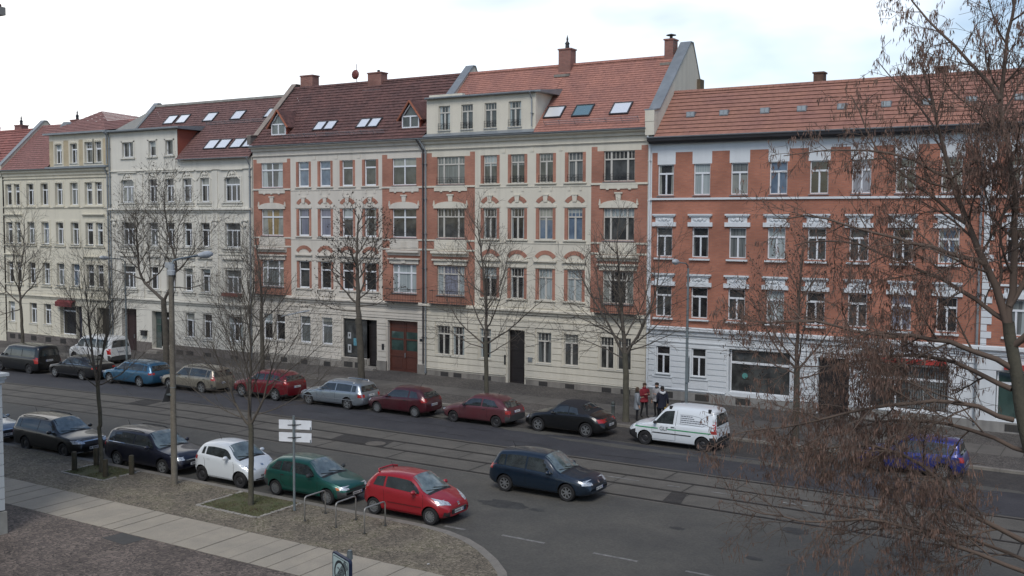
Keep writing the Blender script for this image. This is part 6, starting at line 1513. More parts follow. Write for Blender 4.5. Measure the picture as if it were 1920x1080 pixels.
# faded wine three-door
sp = hatch(P_wine, 4.05, 1.69, 1.40, 2.51, .80, cowl=1.12, rf=1.86, rr=3.20, hood=.87, nose=.60, bl0=.83, bl1=.93, doors=3, head=(.50, .88, .55, .65, .2), wheel='steel', rw=.28, plate=(.36, .46), mmat=M_trim, taill=(.68, .95, .68, .84, .12), rplate=(.70, .80))
sp['top'] = [(0, .48), (.04, .58), (.16, .68), (.4, .76), (1.07, .87), (1.14, .89), (1.74, 1.32), (1.88, 1.37), (2.5, 1.40), (3.15, 1.35), (3.35, 1.28), (3.85, .97), (3.95, .88), (4.02, .72), (4.05, .6)]
sp['glass'] = [(1.42, 2.42, 2.42), (2.50, 3.46, 3.12)]; sp['zones'] = bumpers(.47, .24, .22)(4.05)
build_car('hatchback', 'faded wine-red three-door hatchback parked left of the black convertible', 'car', sp, -27.6, YF-.35, 0, FAR)
sp = hatch(P_maroon, 3.85, 1.64, 1.42, 2.44, .75, cowl=1.08, rf=1.82, rr=3.25, hood=.88, nose=.62, bl0=.83, bl1=.95, doors=3, head=(.50, .88, .57, .70, .22), wheel='cap', rw=.285, plate=(.36, .46), mmat=P_maroon, taill=(.76, .96, .78, .98, .1), rplate=(.58, .69))
build_car('hatchback', 'dark maroon three-door hatchback parked right behind the silver estate', 'car', sp, -32.35, YF-.5, 0, FAR)
sp = hatch(P_silver, 4.48, 1.74, 1.42, 2.73, .78, cowl=1.32, rf=2.05, rr=4.05, hood=.90, nose=.62, bl0=.84, bl1=.93, doors=5, head=(.50, .90, .57, .68, .28), wheel='twin', rw=.31, plate=(.36, .46), rails=M_chrome, mmat=P_silver, hmat=P_silver, taill=(.62, .96, .68, .84, .24), rplate=(.70, .81), strips=[('side_moulding', .5, 4.1, .50, .54, mat('silver_trim', (.2, .22, .24), .5))])
build_car('estate_car', 'silver estate car with roof rails parked across from the two-board sign', 'car', sp, -36.8, YF-.6, 0, FAR)
sp = hatch(P_mred, 4.28, 1.77, 1.54, 2.57, .85, cowl=1.20, rf=1.98, rr=3.60, hood=1.0, nose=.70, bl0=.95, bl1=1.10, doors=5, head=(.55, .92, .70, .80, .3), wheel='five', rw=.34, plate=(.42, .53), hmat=P_mred, taill=(.66, .95, .92, 1.02, .2), rplate=(.72, .83))
sp['zones'] = [('cladding', M_trim, lambda c, f: c.z < .42)]
build_car('crossover_car', 'crimson crossover parked between the champagne estate and the silver estate', 'car', sp, -41.75, YF-.75, 0, FAR)
sp = hatch(P_beige, 4.75, 1.78, 1.50, 2.76, .95, cowl=1.30, rf=2.05, rr=4.35, hood=.92, nose=.62, bl0=.86, bl1=.95, doors=5, head=(.50, .90, .58, .70, .28), wheel='twin', rw=.33, rails=M_trim, hmat=M_trim, mmat=P_beige, taill=(.80, .96, .80, 1.25, .1), rplate=(.60, .71))
sp['zones'] = [('cladding', M_greyp, lambda c, f: c.z < .38 or (c.x < .3 and c.z < .48) or (c.x > 4.45 and c.z < .5))]
build_car('estate_car', 'champagne-coloured estate with grey cladding partly behind the concrete lamp post', 'car', sp, -47.55, YF-.85, 0, FAR)
sp = hatch(P_sky, 4.77, 1.83, 1.48, 2.79, .90, cowl=1.28, rf=2.08, rr=4.30, hood=.92, nose=.64, bl0=.87, bl1=.98, doors=5, head=(.50, .92, .62, .74, .32), wheel='five', rw=.33, rails=M_trim, hmat=P_sky, taill=(.62, .95, .80, .92, .25), rplate=(.55, .66))
build_car('estate_car', 'steel-blue estate car parked between the dark saloon and the champagne estate', 'car', sp, -52.9, YF-.9, 0, FAR)
sp = hatch(P_brown, 4.86, 1.82, 1.46, 2.78, .90, cowl=1.35, rf=2.15, rr=3.35, hood=.93, nose=.64, bl0=.87, bl1=.98, doors=5, head=(.50, .90, .60, .72, .3), wheel='five', rw=.33, hmat=P_brown, rearwin='top', rw_x=(3.62, 4.15), taill=(.60, .95, .78, .90, .2), rplate=(.56, .67), strips=[('chrome_waist', 1.7, 4.0, .985, 1.0, M_chrome), ('chrome_sill', .9, 4.0, .33, .35, M_chrome)])
sp['top'] = [(0, .52), (.04, .62), (.14, .70), (.4, .79), (1.3, .93), (1.38, .95), (2.02, 1.39), (2.15, 1.43), (2.7, 1.46), (3.3, 1.42), (3.6, 1.33), (4.2, 1.08), (4.35, 1.05), (4.72, 1.02), (4.80, .95), (4.86, .62)]
sp['glass'] = [(1.72, 2.62, 2.62), (2.70, 3.30, 3.30), (3.36, 3.72, 3.60)]
build_car('saloon_car', 'dark charcoal saloon parked in front of the white van on the pavement', 'car', sp, -58.6, YF-.75, 0, FAR)
def vanspec(p, L, W, H, wb, fo, **k):
    d = hatch(p, L, W, H, wb, fo, cowl=.95, rf=1.65, rr=L-.28, hood=1.12, nose=.80, bl0=1.08, bl1=1.12, doors=5, head=(.58, .93, .80, .96, .28), tumble=.14, rearwin='x', rround=.08, rplate=(.85, .97), taill=(.88, .98, .75, 1.15, .08), wheel='steel', rw=.33)
    d['top'] = [(0, .62), (.04, .76), (.16, .92), (.5, 1.03), (.9, 1.14), (.98, 1.18), (1.5, H-.16), (1.68, H-.07), (2.4, H), (L-.5, H-.01), (L-.2, H-.06), (L-.10, H-.22), (L-.05, 1.2), (L, .6)]
    d['glass'] = [(1.18, 2.0, 2.04), (2.12, 3.25, 3.25), (3.33, L-.35, L-.38)]; d['gtop'] = .20; d['gbot'] = .05; d['rw_z'] = (1.22, H-.26); d['handles'] = [1.85]; d['gaps'] = [[(1.1, .4), (1.1, 1.1)], [(2.1, .4), (2.1, 1.1), (2.12, H-.25)], [(1.1, .38), (3.3, .38)], [(3.3, .38), (3.3, H-.25)]]
    d.update(k); return d
build_car('passenger_van', 'black passenger van with dark windows parked at the left end of the far kerb', 'van', vanspec(P_black, 5.0, 1.90, 1.88, 3.2, .85), -64.75, YF-.45, 0, FAR)
build_car('passenger_van', 'white passenger van with black windows standing on the far pavement', 'van', vanspec(P_vanw, 4.9, 1.90, 1.95, 3.0, .90, zones=[('bumper', M_greyp, lambda c, f: c.x > 4.6 and c.z < .6)]), -64.0, 47.3, 0, z=zg(-64))
build_car('hatchback', 'red car cut off by the left edge beyond the black van', 'car', hatch(P_red), -70.9, YF-.5, 0, FAR)
sp = hatch(P_ultra, 4.05, 1.72, 1.50, 2.50, .80, doors=5, wheel='cap', rw=.30, head=(.5, .9, .62, .76, .3))
build_car('hatchback', 'ultramarine blue hatchback seen through the bare twigs of the big tree', 'car', sp, -7.6, 43.1, 0, FAR)
# ---------------- trees ----------------
M_bark = mat('bark', (0.095, 0.083, 0.066), 0.95, var=0.5, vscale=5, col2=(0.060, 0.055, 0.042), bump=.7, bscale=22)
M_barkg = mat('bark_green', (0.105, 0.097, 0.070), 0.95, var=0.5, vscale=4, col2=(0.066, 0.062, 0.047), bump=.7, bscale=22)
M_twig = mat('twig', (0.100, 0.086, 0.070), 0.95)
M_twigb = mat('twig_brown', (0.125, 0.092, 0.072), 0.95)
M_seed = mat('dry_seed_pods', (0.055, 0.038, 0.027), 0.9, var=.5, vscale=6)
M_key = mat('dry_key_clusters', (0.24, 0.145, 0.108), 0.85, var=0.5, vscale=4.0, col2=(0.12, 0.08, 0.064))
def rvec(r): 
    while True:
        v = Vector((r.uniform(-1, 1), r.uniform(-1, 1), r.uniform(-1, 1)))
        if 0.05 < v.length < 1: return v.normalized()
class Tree:
    def __init__(s, seed, ntips=None): s.r = random.Random(seed); s.tr = MB(); s.cr = MB(); s.tips = []; s.nodes = []
    def branch(s, p, d, L, r0, depth, P):
        r = s.r; n = max(3, int(L/P['seg'])+1); pts = [p.copy()]; rad = [r0]; d = d.normalized(); q = p.copy()
        for i in range(n):
            d = (d+rvec(r)*P['wob']*(1.0 if depth else .35)+Vector((0, 0, P['up'][min(depth, len(P['up'])-1)]))).normalized()
            q = q+d*(L/n); pts.append(q.copy()); rad.append(max(P['rmin'], r0*(1-(i+1)/n)**.8*.85+r0*.12))
        s.cr.tube(pts, rad, P['sides'][min(depth, len(P['sides'])-1)], mi=0, cap=False)
        s.finish(pts, rad, L, r0, depth, P)
        return pts
    def finish(s, pts, rad, L, r0, depth, P, t0=None):
        r = s.r; n = len(pts)-1
        if depth >= P['depth']:
            s.tips.append((pts[-1], (pts[-1]-pts[-2]).normalized())); s.nodes += pts[1:]; return
        nc = P['kids'][min(depth, len(P['kids'])-1)]; nc = max(2, int(nc*L/P['lref'][min(depth, len(P['lref'])-1)]+r.random()))
        az = r.uniform(0, 2*pi)
        for k in range(nc):
            t = (P['t0'] if t0 is None else t0)+(1-(P['t0'] if t0 is None else t0))*(k+r.random()*.8)/nc; t = min(t, .98)
            f = t*n; i = min(int(f), n-1); q = pts[i].lerp(pts[i+1], f-i); dd = (pts[i+1]-pts[i]).normalized()
            az += 2.4+r.uniform(-.5, .5); o = dd.orthogonal().normalized(); o = Matrix.Rotation(az, 3, dd) @ o
            a = radians(r.uniform(*P['ang'][min(depth, len(P['ang'])-1)])); nd = dd*cos(a)+o*sin(a)
            l = L*r.uniform(*P['ratio'])*(1.08-.55*t); rr = max(P['rmin'], min(rad[i]*.66, r0*.52*(1.1-.5*t)))
            s.branch(q, nd, max(l, .25), rr, depth+1, P)
    def limb(s, pts, r0, r1, depth, P, t0=.3, trunk=False, sides=8):
        """explicit limb through given points (smoothed), then twigs"""
        Pp = [Vector(p) for p in pts]; o = []
        for i in range(len(Pp)-1):
            a, b, c, d = Pp[max(i-1, 0)], Pp[i], Pp[i+1], Pp[min(i+2, len(Pp)-1)]
            n = max(2, int((c-b).length/.35))
            for k in range(n):
                t = k/n; o.append(.5*((2*b)+(c-a)*t+(2*a-5*b+4*c-d)*t*t+(3*b-a-3*c+d)*t**3)+rvec(s.r)*(.02 if trunk else .035)*(k > 0))
        o.append(Pp[-1]); n = len(o)-1; rad = [r0+(r1-r0)*(i/n)**.85 for i in range(n+1)]
        if trunk: rad[0] = r0*1.35
        (s.tr if trunk else s.cr).tube(o, rad, sides, cap=False)
        L = sum((o[i+1]-o[i]).length for i in range(n))
        if P: s.finish(o, rad, L*P.get('lf', .55), max(r0*.7, r1), depth, P, t0)
        return o
    def build(s, name, label, loc, barkm, twigm, seeds=None, group='bare street trees', cat='tree'):
        root = empty(name, loc, label, cat, group)
        obj('trunk', s.tr, barkm, root, world=True, smooth=True, recalc=False)
        obj('crown', s.cr, twigm, root, world=True, smooth=True, recalc=False)
        if seeds and seeds.f: obj('seed_pods', seeds, M_seed, root, world=True, recalc=False)
        return root
BASE = dict(seg=.38, wob=.12, up=[.10, .07, .04, .02], rmin=.006, sides=[6, 5, 4, 3, 3], kids=[6.6, 5, 3.6, 2.3], lref=[3.0, 1.8, 1.1, .7], t0=.12, ang=[(30, 55), (26, 52), (25, 55), (25, 60)], ratio=(.50, .78), depth=3, lf=.82)
def pods(t, n, size=(.05, .09), seed=1, frac=1.0):
    b = MB(); r = random.Random(seed)
    for i in range(n):
        q = r.choice(t.nodes)+rvec(r)*.05; s = r.uniform(*size); w = s*.45
        a = rvec(r); up = Vector((r.uniform(-.3, .3), r.uniform(-.3, .3), -1)).normalized()*s; x = a.cross(up).normalized()*w; y = up.cross(x).normalized()*w
        b.face([q, q+up*.5+x, q+up, q+up*.5-x]); b.face([q, q+up*.5+y, q+up, q+up*.5-y])
    return b
def street_tree(name, label, base, trunk, limbs, seed, P=None, barkm=None, twigm=None, r0=.16, r1=.09, npods=0, tips=None, extra=None):
    P = dict(BASE, **(P or {})); t = Tree(seed); z0 = zg(base[0]); y = base[1]
    tp = [(base[0], y, z0-.15)]+[(x, y+dy, z) for x, z, dy in trunk]
    o = t.limb(tp, r0, r1, 0, None, trunk=True, sides=10)
    # collar so the trunk stands in the ground
    for l in limbs:
        pts, ra, rb = l[:3]; t.limb(pts, ra, rb, l[3] if len(l) > 3 else 0, P, t0=l[4] if len(l) > 4 else .2, sides=7)
    sd = pods(t, npods, seed=seed) if npods else None
    return t.build(name, label, (base[0], y, z0), barkm or M_bark, twigm or M_twig, sd)
Y8 = 45.8
# far row, left to right
street_tree('street_tree', 'bare slender tree behind the black passenger van, leftmost on the far pavement', (-70.7, Y8), [(-70.75, 1.5, 0), (-70.9, 3.8, 0)],
  [([(-70.9, Y8, 3.7), (-71.0, Y8, 5.6), (-70.6, Y8+.2, 7.6), (-70.2, Y8, 9.8)], .09, .02), ([(-70.9, Y8, 3.6), (-72.2, Y8-.3, 4.5), (-73.6, Y8-.6, 6.3)], .06, .015), ([(-70.85, Y8, 3.2), (-72.3, Y8-.2, 2.8), (-73.8, Y8-.2, 2.6), (-75, Y8, 2.9)], .05, .012), ([(-70.9, Y8, 3.9), (-69.4, Y8+.2, 5.2), (-68.2, Y8+.4, 7.0)], .06, .015), ([(-70.9, Y8, 4.4), (-70.2, Y8-1, 6.0), (-69.2, Y8-1.4, 8.0)], .05, .012), ([(-70.9, Y8, 4.5), (-71.8, Y8+1, 6.2), (-72.2, Y8+1.4, 8.2)], .05, .012)], 21, r0=.15)
street_tree('street_tree', 'tall forked tree with dark seed pods in front of the grey-cream house', (-55.05, Y8), [(-55.0, 2.0, 0), (-55.15, 4.6, 0)],
  [([(-55.15, Y8, 4.5), (-56.2, Y8-.1, 5.2), (-57.3, Y8-.1, 6.2), (-57.9, Y8+.2, 8.2), (-58.6, Y8+.4, 10.2)], .12, .025), ([(-55.1, Y8, 4.5), (-54.4, Y8+.1, 5.6), (-53.9, Y8, 7.0), (-54.6, Y8, 9.0), (-55.0, Y8, 11.7)], .11, .022),
   ([(-57.0, Y8, 5.8), (-58.5, Y8-.3, 6.2), (-60.4, Y8-.5, 6.6)], .06, .014), ([(-56.8, Y8, 5.6), (-55.9, Y8+.6, 6.6), (-55.7, Y8+.9, 8.3)], .07, .015), ([(-54.2, Y8, 6.2), (-52.6, Y8-.4, 7.0), (-51.3, Y8-.5, 8.4)], .06, .014), ([(-54.4, Y8, 5.4), (-53, Y8+.5, 5.4), (-51.4, Y8+.6, 5.9)], .05, .012), ([(-57.6, Y8, 7.4), (-56.9, Y8-.7, 8.8), (-56.6, Y8-1.0, 10.6)], .05, .012)], 22, r0=.22, r1=.17, npods=900, P=dict(kids=[7, 5.4, 3.7, 2.5]))
street_tree('street_tree', 'bare upright tree behind the crimson crossover', (-46.2, Y8), [(-46.2, 2.0, 0), (-46.25, 4.2, 0)],
  [([(-46.25, Y8, 4.1), (-46.3, Y8, 6.0), (-46.7, Y8, 8.8)], .10, .02), ([(-46.2, Y8, 3.5), (-47.6, Y8-.3, 4.8), (-49.0, Y8-.4, 6.8)], .05, .012), ([(-46.2, Y8, 3.7), (-44.9, Y8+.3, 4.8), (-43.9, Y8+.4, 6.4)], .05, .012), ([(-46.2, Y8, 4.4), (-46.6, Y8+1, 5.9), (-47.0, Y8+1.4, 7.4)], .045, .012), ([(-46.2, Y8, 4.8), (-45.4, Y8-.9, 6.2), (-45.0, Y8-1.1, 7.9)], .045, .012), ([(-46.2, Y8, 3.2), (-48.2, Y8, 3.6), (-50.0, Y8, 4.6)], .04, .01)], 23, r0=.15, r1=.11, P=dict(kids=[6, 5, 4, 2.6]))
street_tree('street_tree', 'tree with one straight leader and dark seed pods before the shop window', (-38.3, Y8), [(-38.35, 2.0, 0), (-38.5, 4.2, 0)],
  [([(-38.5, Y8, 4.1), (-38.55, Y8, 6.2), (-38.6, Y8, 8.0), (-38.45, Y8, 10.2)], .17, .03), ([(-38.5, Y8, 5.0), (-39.6, Y8-.1, 5.9), (-40.6, Y8-.2, 7.3)], .07, .014), ([(-38.55, Y8, 6.2), (-39.9, Y8+.3, 7.4), (-41.0, Y8+.3, 7.7)], .05, .012), ([(-38.5, Y8, 5.3), (-37.3, Y8-.3, 6.0), (-36.2, Y8-.4, 7.2)], .05, .012), ([(-38.5, Y8, 4.6), (-39.8, Y8-.5, 4.7), (-41.2, Y8-.7, 5.2)], .04, .010), ([(-38.5, Y8, 4.9), (-37.6, Y8+.5, 5.0), (-36.3, Y8+.6, 5.9)], .04, .010), ([(-38.55, Y8, 7.2), (-37.6, Y8+.4, 8.4), (-37.2, Y8+.5, 9.4)], .04, .010), ([(-38.5, Y8, 7.0), (-38.9, Y8-1, 8.0), (-39.3, Y8-1.4, 8.9)], .04, .010)], 24, r0=.21, r1=.19, npods=1500, P=dict(kids=[6.3, 5, 3.7, 2.5]))
street_tree('street_tree', 'bare tree with slanting limbs standing before the black-brown front door', (-29.7, Y8), [(-29.7, 1.8, 0), (-29.72, 3.5, 0)],
  [([(-29.72, Y8, 3.4), (-29.75, Y8, 5.6), (-30.0, Y8, 7.8), (-30.3, Y8, 9.9)], .10, .02), ([(-29.72, Y8, 3.2), (-31.2, Y8-.2, 4.3), (-32.4, Y8-.3, 6.0)], .055, .013), ([(-29.7, Y8, 3.3), (-28.2, Y8+.2, 4.3), (-26.4, Y8+.3, 5.8)], .055, .013), ([(-29.72, Y8, 3.8), (-31.0, Y8+.7, 5.2), (-31.8, Y8+.9, 7.6)], .05, .012), ([(-29.72, Y8, 4.0), (-28.6, Y8-.7, 5.4), (-27.8, Y8-.9, 7.3)], .05, .012), ([(-29.74, Y8, 4.9), (-29.4, Y8+1, 6.5), (-29.1, Y8+1.3, 8.2)], .04, .011), ([(-29.7, Y8, 2.7), (-28.4, Y8-.2, 3.4), (-27.3, Y8-.2, 4.2)], .035, .01), ([(-29.72, Y8, 3.0), (-30.9, Y8-.5, 3.5), (-32.3, Y8-.6, 4.3)], .035, .01)], 25, r0=.13, r1=.11, barkm=M_barkg)
street_tree('street_tree', 'bare broad-crowned tree standing beside the group of four people', (-21.5, Y8), [(-21.52, 1.8, 0), (-21.56, 3.4, 0)],
  [([(-21.56, Y8, 3.3), (-21.75, Y8, 5.0), (-21.95, Y8, 7.0), (-22.1, Y8, 9.3)], .12, .02), ([(-21.56, Y8, 3.2), (-22.3, Y8-.1, 4.5), (-23.2, Y8-.2, 5.9), (-24.2, Y8-.3, 7.6)], .08, .014), ([(-21.56, Y8, 3.2), (-20.7, Y8, 4.7), (-20.0, Y8+.1, 6.6), (-19.9, Y8+.2, 8.4)], .08, .014), ([(-21.6, Y8, 3.9), (-23.0, Y8+.3, 4.5), (-25.2, Y8+.4, 5.2)], .055, .012), ([(-21.5, Y8, 3.6), (-20.2, Y8-.3, 4.5), (-18.8, Y8-.5, 5.9)], .05, .012), ([(-21.6, Y8, 4.2), (-21.2, Y8+1, 5.6), (-20.8, Y8+1.4, 7.6)], .05, .012), ([(-21.6, Y8, 4.4), (-22.3, Y8-1, 5.8), (-22.6, Y8-1.3, 7.8)], .05, .012), ([(-21.56, Y8, 3.1), (-22.8, Y8-.5, 3.7), (-24.8, Y8-.7, 4.3)], .04, .011), ([(-21.5, Y8, 3.5), (-20.4, Y8+.5, 3.9), (-19.0, Y8+.7, 4.6)], .04, .011)], 26, r0=.18, r1=.14, barkm=M_barkg, P=dict(kids=[7, 5.4, 3.7, 2.5]))
street_tree('street_tree', 'bare brownish tree before the shop, partly hidden by the big foreground tree', (-13.1, Y8), [(-13.08, 1.8, 0), (-13.08, 3.4, 0)],
  [([(-13.08, Y8, 3.3), (-13.1, Y8, 5.2), (-13.0, Y8, 8.6)], .11, .018), ([(-13.08, Y8, 3.2), (-14.2, Y8, 4.4), (-15.4, Y8, 6.6)], .06, .012), ([(-13.08, Y8, 3.2), (-12.0, Y8, 4.6), (-11.0, Y8, 6.4)], .06, .012), ([(-13.08, Y8, 3.0), (-14.8, Y8+.3, 3.6), (-16.4, Y8+.3, 4.6)], .045, .011), ([(-13.08, Y8, 3.4), (-12.6, Y8-1, 4.9), (-12.2, Y8-1.3, 7.2)], .05, .011), ([(-13.08, Y8, 3.5), (-13.9, Y8-1, 5.0), (-14.3, Y8-1.2, 7.4)], .05, .011), ([(-13.08, Y8, 2.8), (-11.7, Y8, 3.3), (-10.4, Y8, 4.2)], .045, .011)], 27, r0=.15, r1=.13, twigm=M_twigb, npods=900, P=dict(kids=[7, 5.4, 3.7, 2.5]))
# near pavement
street_tree('street_tree', 'bare young tree in the grassy pit between the wooden bollards', (-34.3, 25.36), [(-34.28, .9, 0), (-34.38, 1.75, 0), (-34.3, 1.9, 0), (-34.38, 2.9, 0), (-34.42, 3.5, 0)],
  [([(-34.42, 25.36, 3.4), (-34.7, 25.36, 4.6), (-34.9, 25.36, 6.0), (-35.0, 25.3, 8.0)], .06, .010), ([(-34.40, 25.36, 3.3), (-34.1, 25.3, 4.3), (-33.6, 25.2, 5.8), (-33.3, 25.2, 7.6)], .045, .009), ([(-34.40, 25.36, 3.3), (-35.4, 25.3, 3.8), (-36.3, 25.3, 4.4)], .03, .007), ([(-34.4, 25.36, 3.5), (-35.3, 25.6, 4.7), (-36.0, 25.8, 6.3)], .032, .007), ([(-34.4, 25.36, 3.4), (-33.2, 25.5, 3.9), (-31.8, 25.6, 4.9)], .032, .007), ([(-34.4, 25.36, 3.6), (-33.6, 24.8, 4.6), (-33.0, 24.4, 6.2)], .03, .007), ([(-34.45, 25.36, 3.8), (-34.5, 25.9, 5.2), (-34.2, 26.3, 6.6)], .03, .007)], 28, r0=.085, r1=.07, barkm=M_barkg, P=dict(rmin=.0028, seg=.22, lref=[1.6, .9, .6, .4], kids=[4.4, 3.8, 3.0, 2.2], ratio=(.5, .85), ang=[(20, 42), (20, 45), (20, 50), (25, 55)]))
street_tree('street_tree', 'bare tree with five rising limbs in the sett-edged pit beside the green hatchback', (-25.95, 25.11), [(-25.95, .2, 0), (-25.93, 1.2, 0), (-25.9, 2.3, 0), (-25.92, 2.85, 0)],
  [([(-25.92, 25.11, 2.7), (-25.95, 25.11, 3.6), (-25.9, 25.11, 5.2), (-25.95, 25.11, 8.2)], .075, .009), ([(-25.92, 25.11, 2.75), (-26.35, 25.05, 3.2), (-26.8, 25.0, 4.1), (-27.6, 24.9, 5.6)], .055, .008), ([(-25.92, 25.11, 2.8), (-25.5, 25.1, 3.4), (-25.15, 25.15, 4.3), (-24.6, 25.2, 6.0)], .055, .008), ([(-25.92, 25.11, 3.1), (-26.3, 25.5, 4.0), (-26.5, 25.8, 5.8)], .04, .007), ([(-25.92, 25.11, 3.1), (-25.6, 24.7, 4.0), (-25.3, 24.4, 5.8)], .04, .007),
   ([(-26.8, 25, 4.1), (-27.9, 25, 4.8), (-29.1, 25.1, 5.6)], .025, .006), ([(-25.2, 25.15, 4.2), (-24.0, 25.1, 4.9), (-22.4, 25.0, 5.9)], .025, .006), ([(-25.93, 25.11, 3.8), (-27.0, 25.5, 5.3), (-27.8, 25.7, 7.0)], .025, .006), ([(-25.93, 25.11, 3.8), (-24.9, 24.8, 5.2), (-23.9, 24.6, 6.8)], .025, .006), ([(-26.2, 25.1, 3.0), (-27.4, 24.7, 3.5), (-28.6, 24.5, 4.3)], .022, .006), ([(-25.6, 25.1, 3.2), (-24.4, 25.4, 3.7), (-23.1, 25.6, 4.6)], .022, .006), ([(-26.9, 25, 4.2), (-27.6, 24.6, 5.2), (-28.6, 24.3, 6.6)], .022, .006), ([(-25.1, 25.15, 4.4), (-24.6, 25.6, 5.4), (-23.6, 25.9, 7.0)], .022, .006), ([(-27.0, 25, 4.4), (-28.3, 25.3, 4.6), (-29.6, 25.4, 4.9)], .018, .005), ([(-25.0, 25.15, 4.5), (-23.9, 24.9, 4.5), (-22.6, 24.8, 4.9)], .018, .005)], 29, r0=.10, r1=.085, barkm=M_barkg, P=dict(rmin=.0028, seg=.22, lref=[1.6, .9, .6, .4], kids=[4.2, 3.6, 2.9, 2.2], ratio=(.5, .85), ang=[(20, 42), (20, 45), (20, 50), (25, 55)]))
# --- the big foreground tree with hanging key clusters
T = Tree(77); Yb = 22.0
BP = dict(BASE, rmin=.0045, seg=.28, wob=.20, up=[.04, -.01, -.03, -.04], lref=[2.2, 1.1, .7, .4], kids=[10.5, 7.5, 4.6, 2.8], depth=3, ratio=(.42, .68), ang=[(30, 60), (28, 60), (25, 60)], lf=.56)
T.limb([(-1.15, 22.2, -.3), (-1.3, 22.1, 2.0), (-1.6, 22, 4.6), (-1.95, 22, 6.4), (-2.2, 22, 7.9)], .19, .11, 0, None, trunk=True, sides=12)
big = [  # pts, r0, r1
 ([(-2.2, 22, 7.8), (-2.45, 22, 8.6), (-2.9, 22, 9.6), (-3.3, 22, 10.6), (-3.6, 21.9, 11.8), (-3.9, 21.8, 13.0)], .12, .02),
 ([(-2.2, 22, 7.8), (-2.15, 22.1, 9.0), (-2.2, 22.1, 10.6), (-2.5, 22.2, 12.2), (-2.3, 22.2, 14.2), (-2.1, 22.2, 15.6)], .11, .02),
 ([(-2.5, 22.1, 12.2), (-3.1, 22.2, 13.0), (-3.9, 22.3, 13.9), (-4.4, 22.4, 14.6)], .06, .015),
 ([(-3.0, 22, 9.8), (-3.9, 22.2, 10.5), (-4.8, 22.3, 11.3), (-5.4, 22.4, 12.5)], .06, .012),
 ([(-3.3, 21.9, 10.7), (-4.4, 21.6, 11.2), (-5.6, 21.5, 11.3), (-6.5, 21.4, 11.2)], .05, .010),
 ([(-2.6, 22, 9.0), (-3.6, 21.7, 9.35), (-4.6, 21.5, 9.6), (-5.6, 21.4, 9.9), (-6.7, 21.4, 9.9)], .07, .012),
 ([(-2.2, 22, 7.9), (-3.2, 22.4, 8.5), (-4.3, 22.7, 9.0), (-5.6, 22.9, 9.4), (-6.7, 23, 9.3)], .075, .012),
 ([(-2.1, 22, 7.0), (-3.2, 21.6, 7.5), (-4.6, 21.3, 7.6), (-6.0, 21.1, 7.8), (-7.2, 21, 7.6)], .085, .012),
 ([(-2.1, 22, 6.6), (-3.2, 22.4, 7.0), (-4.4, 22.8, 7.0), (-5.6, 23.1, 6.7), (-6.8, 23.3, 6.5)], .08, .012),
 ([(-2.05, 22, 6.0), (-3.0, 21.6, 6.3), (-4.2, 21.2, 6.2), (-5.8, 21, 5.7), (-7.3, 20.9, 5.3)], .075, .012),
 ([(-1.75, 22, 5.4), (-3.3, 22.5, 5.7), (-4.8, 22.9, 5.5), (-6.0, 23.1, 5.0), (-7.0, 23.3, 4.4)], .07, .012),
 ([(-1.5, 22, 3.6), (-2.7, 21.7, 4.1), (-3.6, 21.5, 5.0), (-4.5, 21.4, 5.3), (-6.2, 21.3, 5.0)], .085, .012),
 ([(-1.45, 22, 3.0), (-2.9, 21.4, 3.5), (-4.2, 21.0, 3.9), (-5.8, 20.8, 3.7), (-7.2, 20.7, 3.9)], .07, .012),
 ([(-1.45, 22, 3.2), (-2.8, 22.5, 3.4), (-4.2, 22.9, 3.3), (-5.8, 23.2, 2.8)], .06, .012),
 ([(-2.15, 22, 7.4), (-1.2, 21.7, 8.4), (-.4, 21.5, 10.0), (.2, 21.4, 12)], .10, .02),
 ([(-1.8, 22, 5.6), (-.9, 22.3, 6.2), (.5, 22.6, 7.2), (1.8, 22.8, 8.4)], .09, .015),
 ([(-1.55, 22, 4.0), (-.8, 21.5, 4.6), (.6, 21.2, 5.0), (2.0, 21, 5.8)], .08, .015),
 ([(-2.2, 22, 8.2), (-1.6, 22.9, 9.6), (-1.3, 23.6, 11.4), (-1.2, 24, 13)], .08, .015),
 ([(-3.6, 22, 11.6), (-4.3, 22.3, 12.5), (-4.9, 22.4, 13.2)], .035, .01)]
for q in big: T.limb(q[0], q[1]*.72, q[2]*.85, 0, BP, t0=.12, sides=8)
root = T.build('foreground_tree', 'big near tree at right hung with brown seed clusters, its trunk at the frame edge', (-1.15, 22.2, 0), M_barkg, M_twigb, group=None)
b = MB(); r = random.Random(5); N = len(T.nodes)
for i in range(44000):
    q = T.nodes[r.randrange(N)]
    dens = noise.noise(q*.55+Vector((4, 2, 1)))
    low = (.30 if (q.x < -3.9 and 4.6 < q.z < 8) else 0)+(.25 if q.z > 10.5 else 0)
    if r.random() > .40+dens*.8+low: continue
    q = q+rvec(r)*.04
    for k in range(r.choice((1, 2, 2, 3))):
        Lk = r.uniform(.07, .18); w = r.uniform(.006, .014); d = Vector((r.uniform(-.35, .35), r.uniform(-.35, .35), -1)).normalized()*Lk; a = rvec(r); x = a.cross(d).normalized()*w; o = q+rvec(r)*.035
        b.face([o, o+d*.55+x, o+d, o+d*.45-x])
obj('key_clusters', b, M_key, root, world=True, recalc=False)
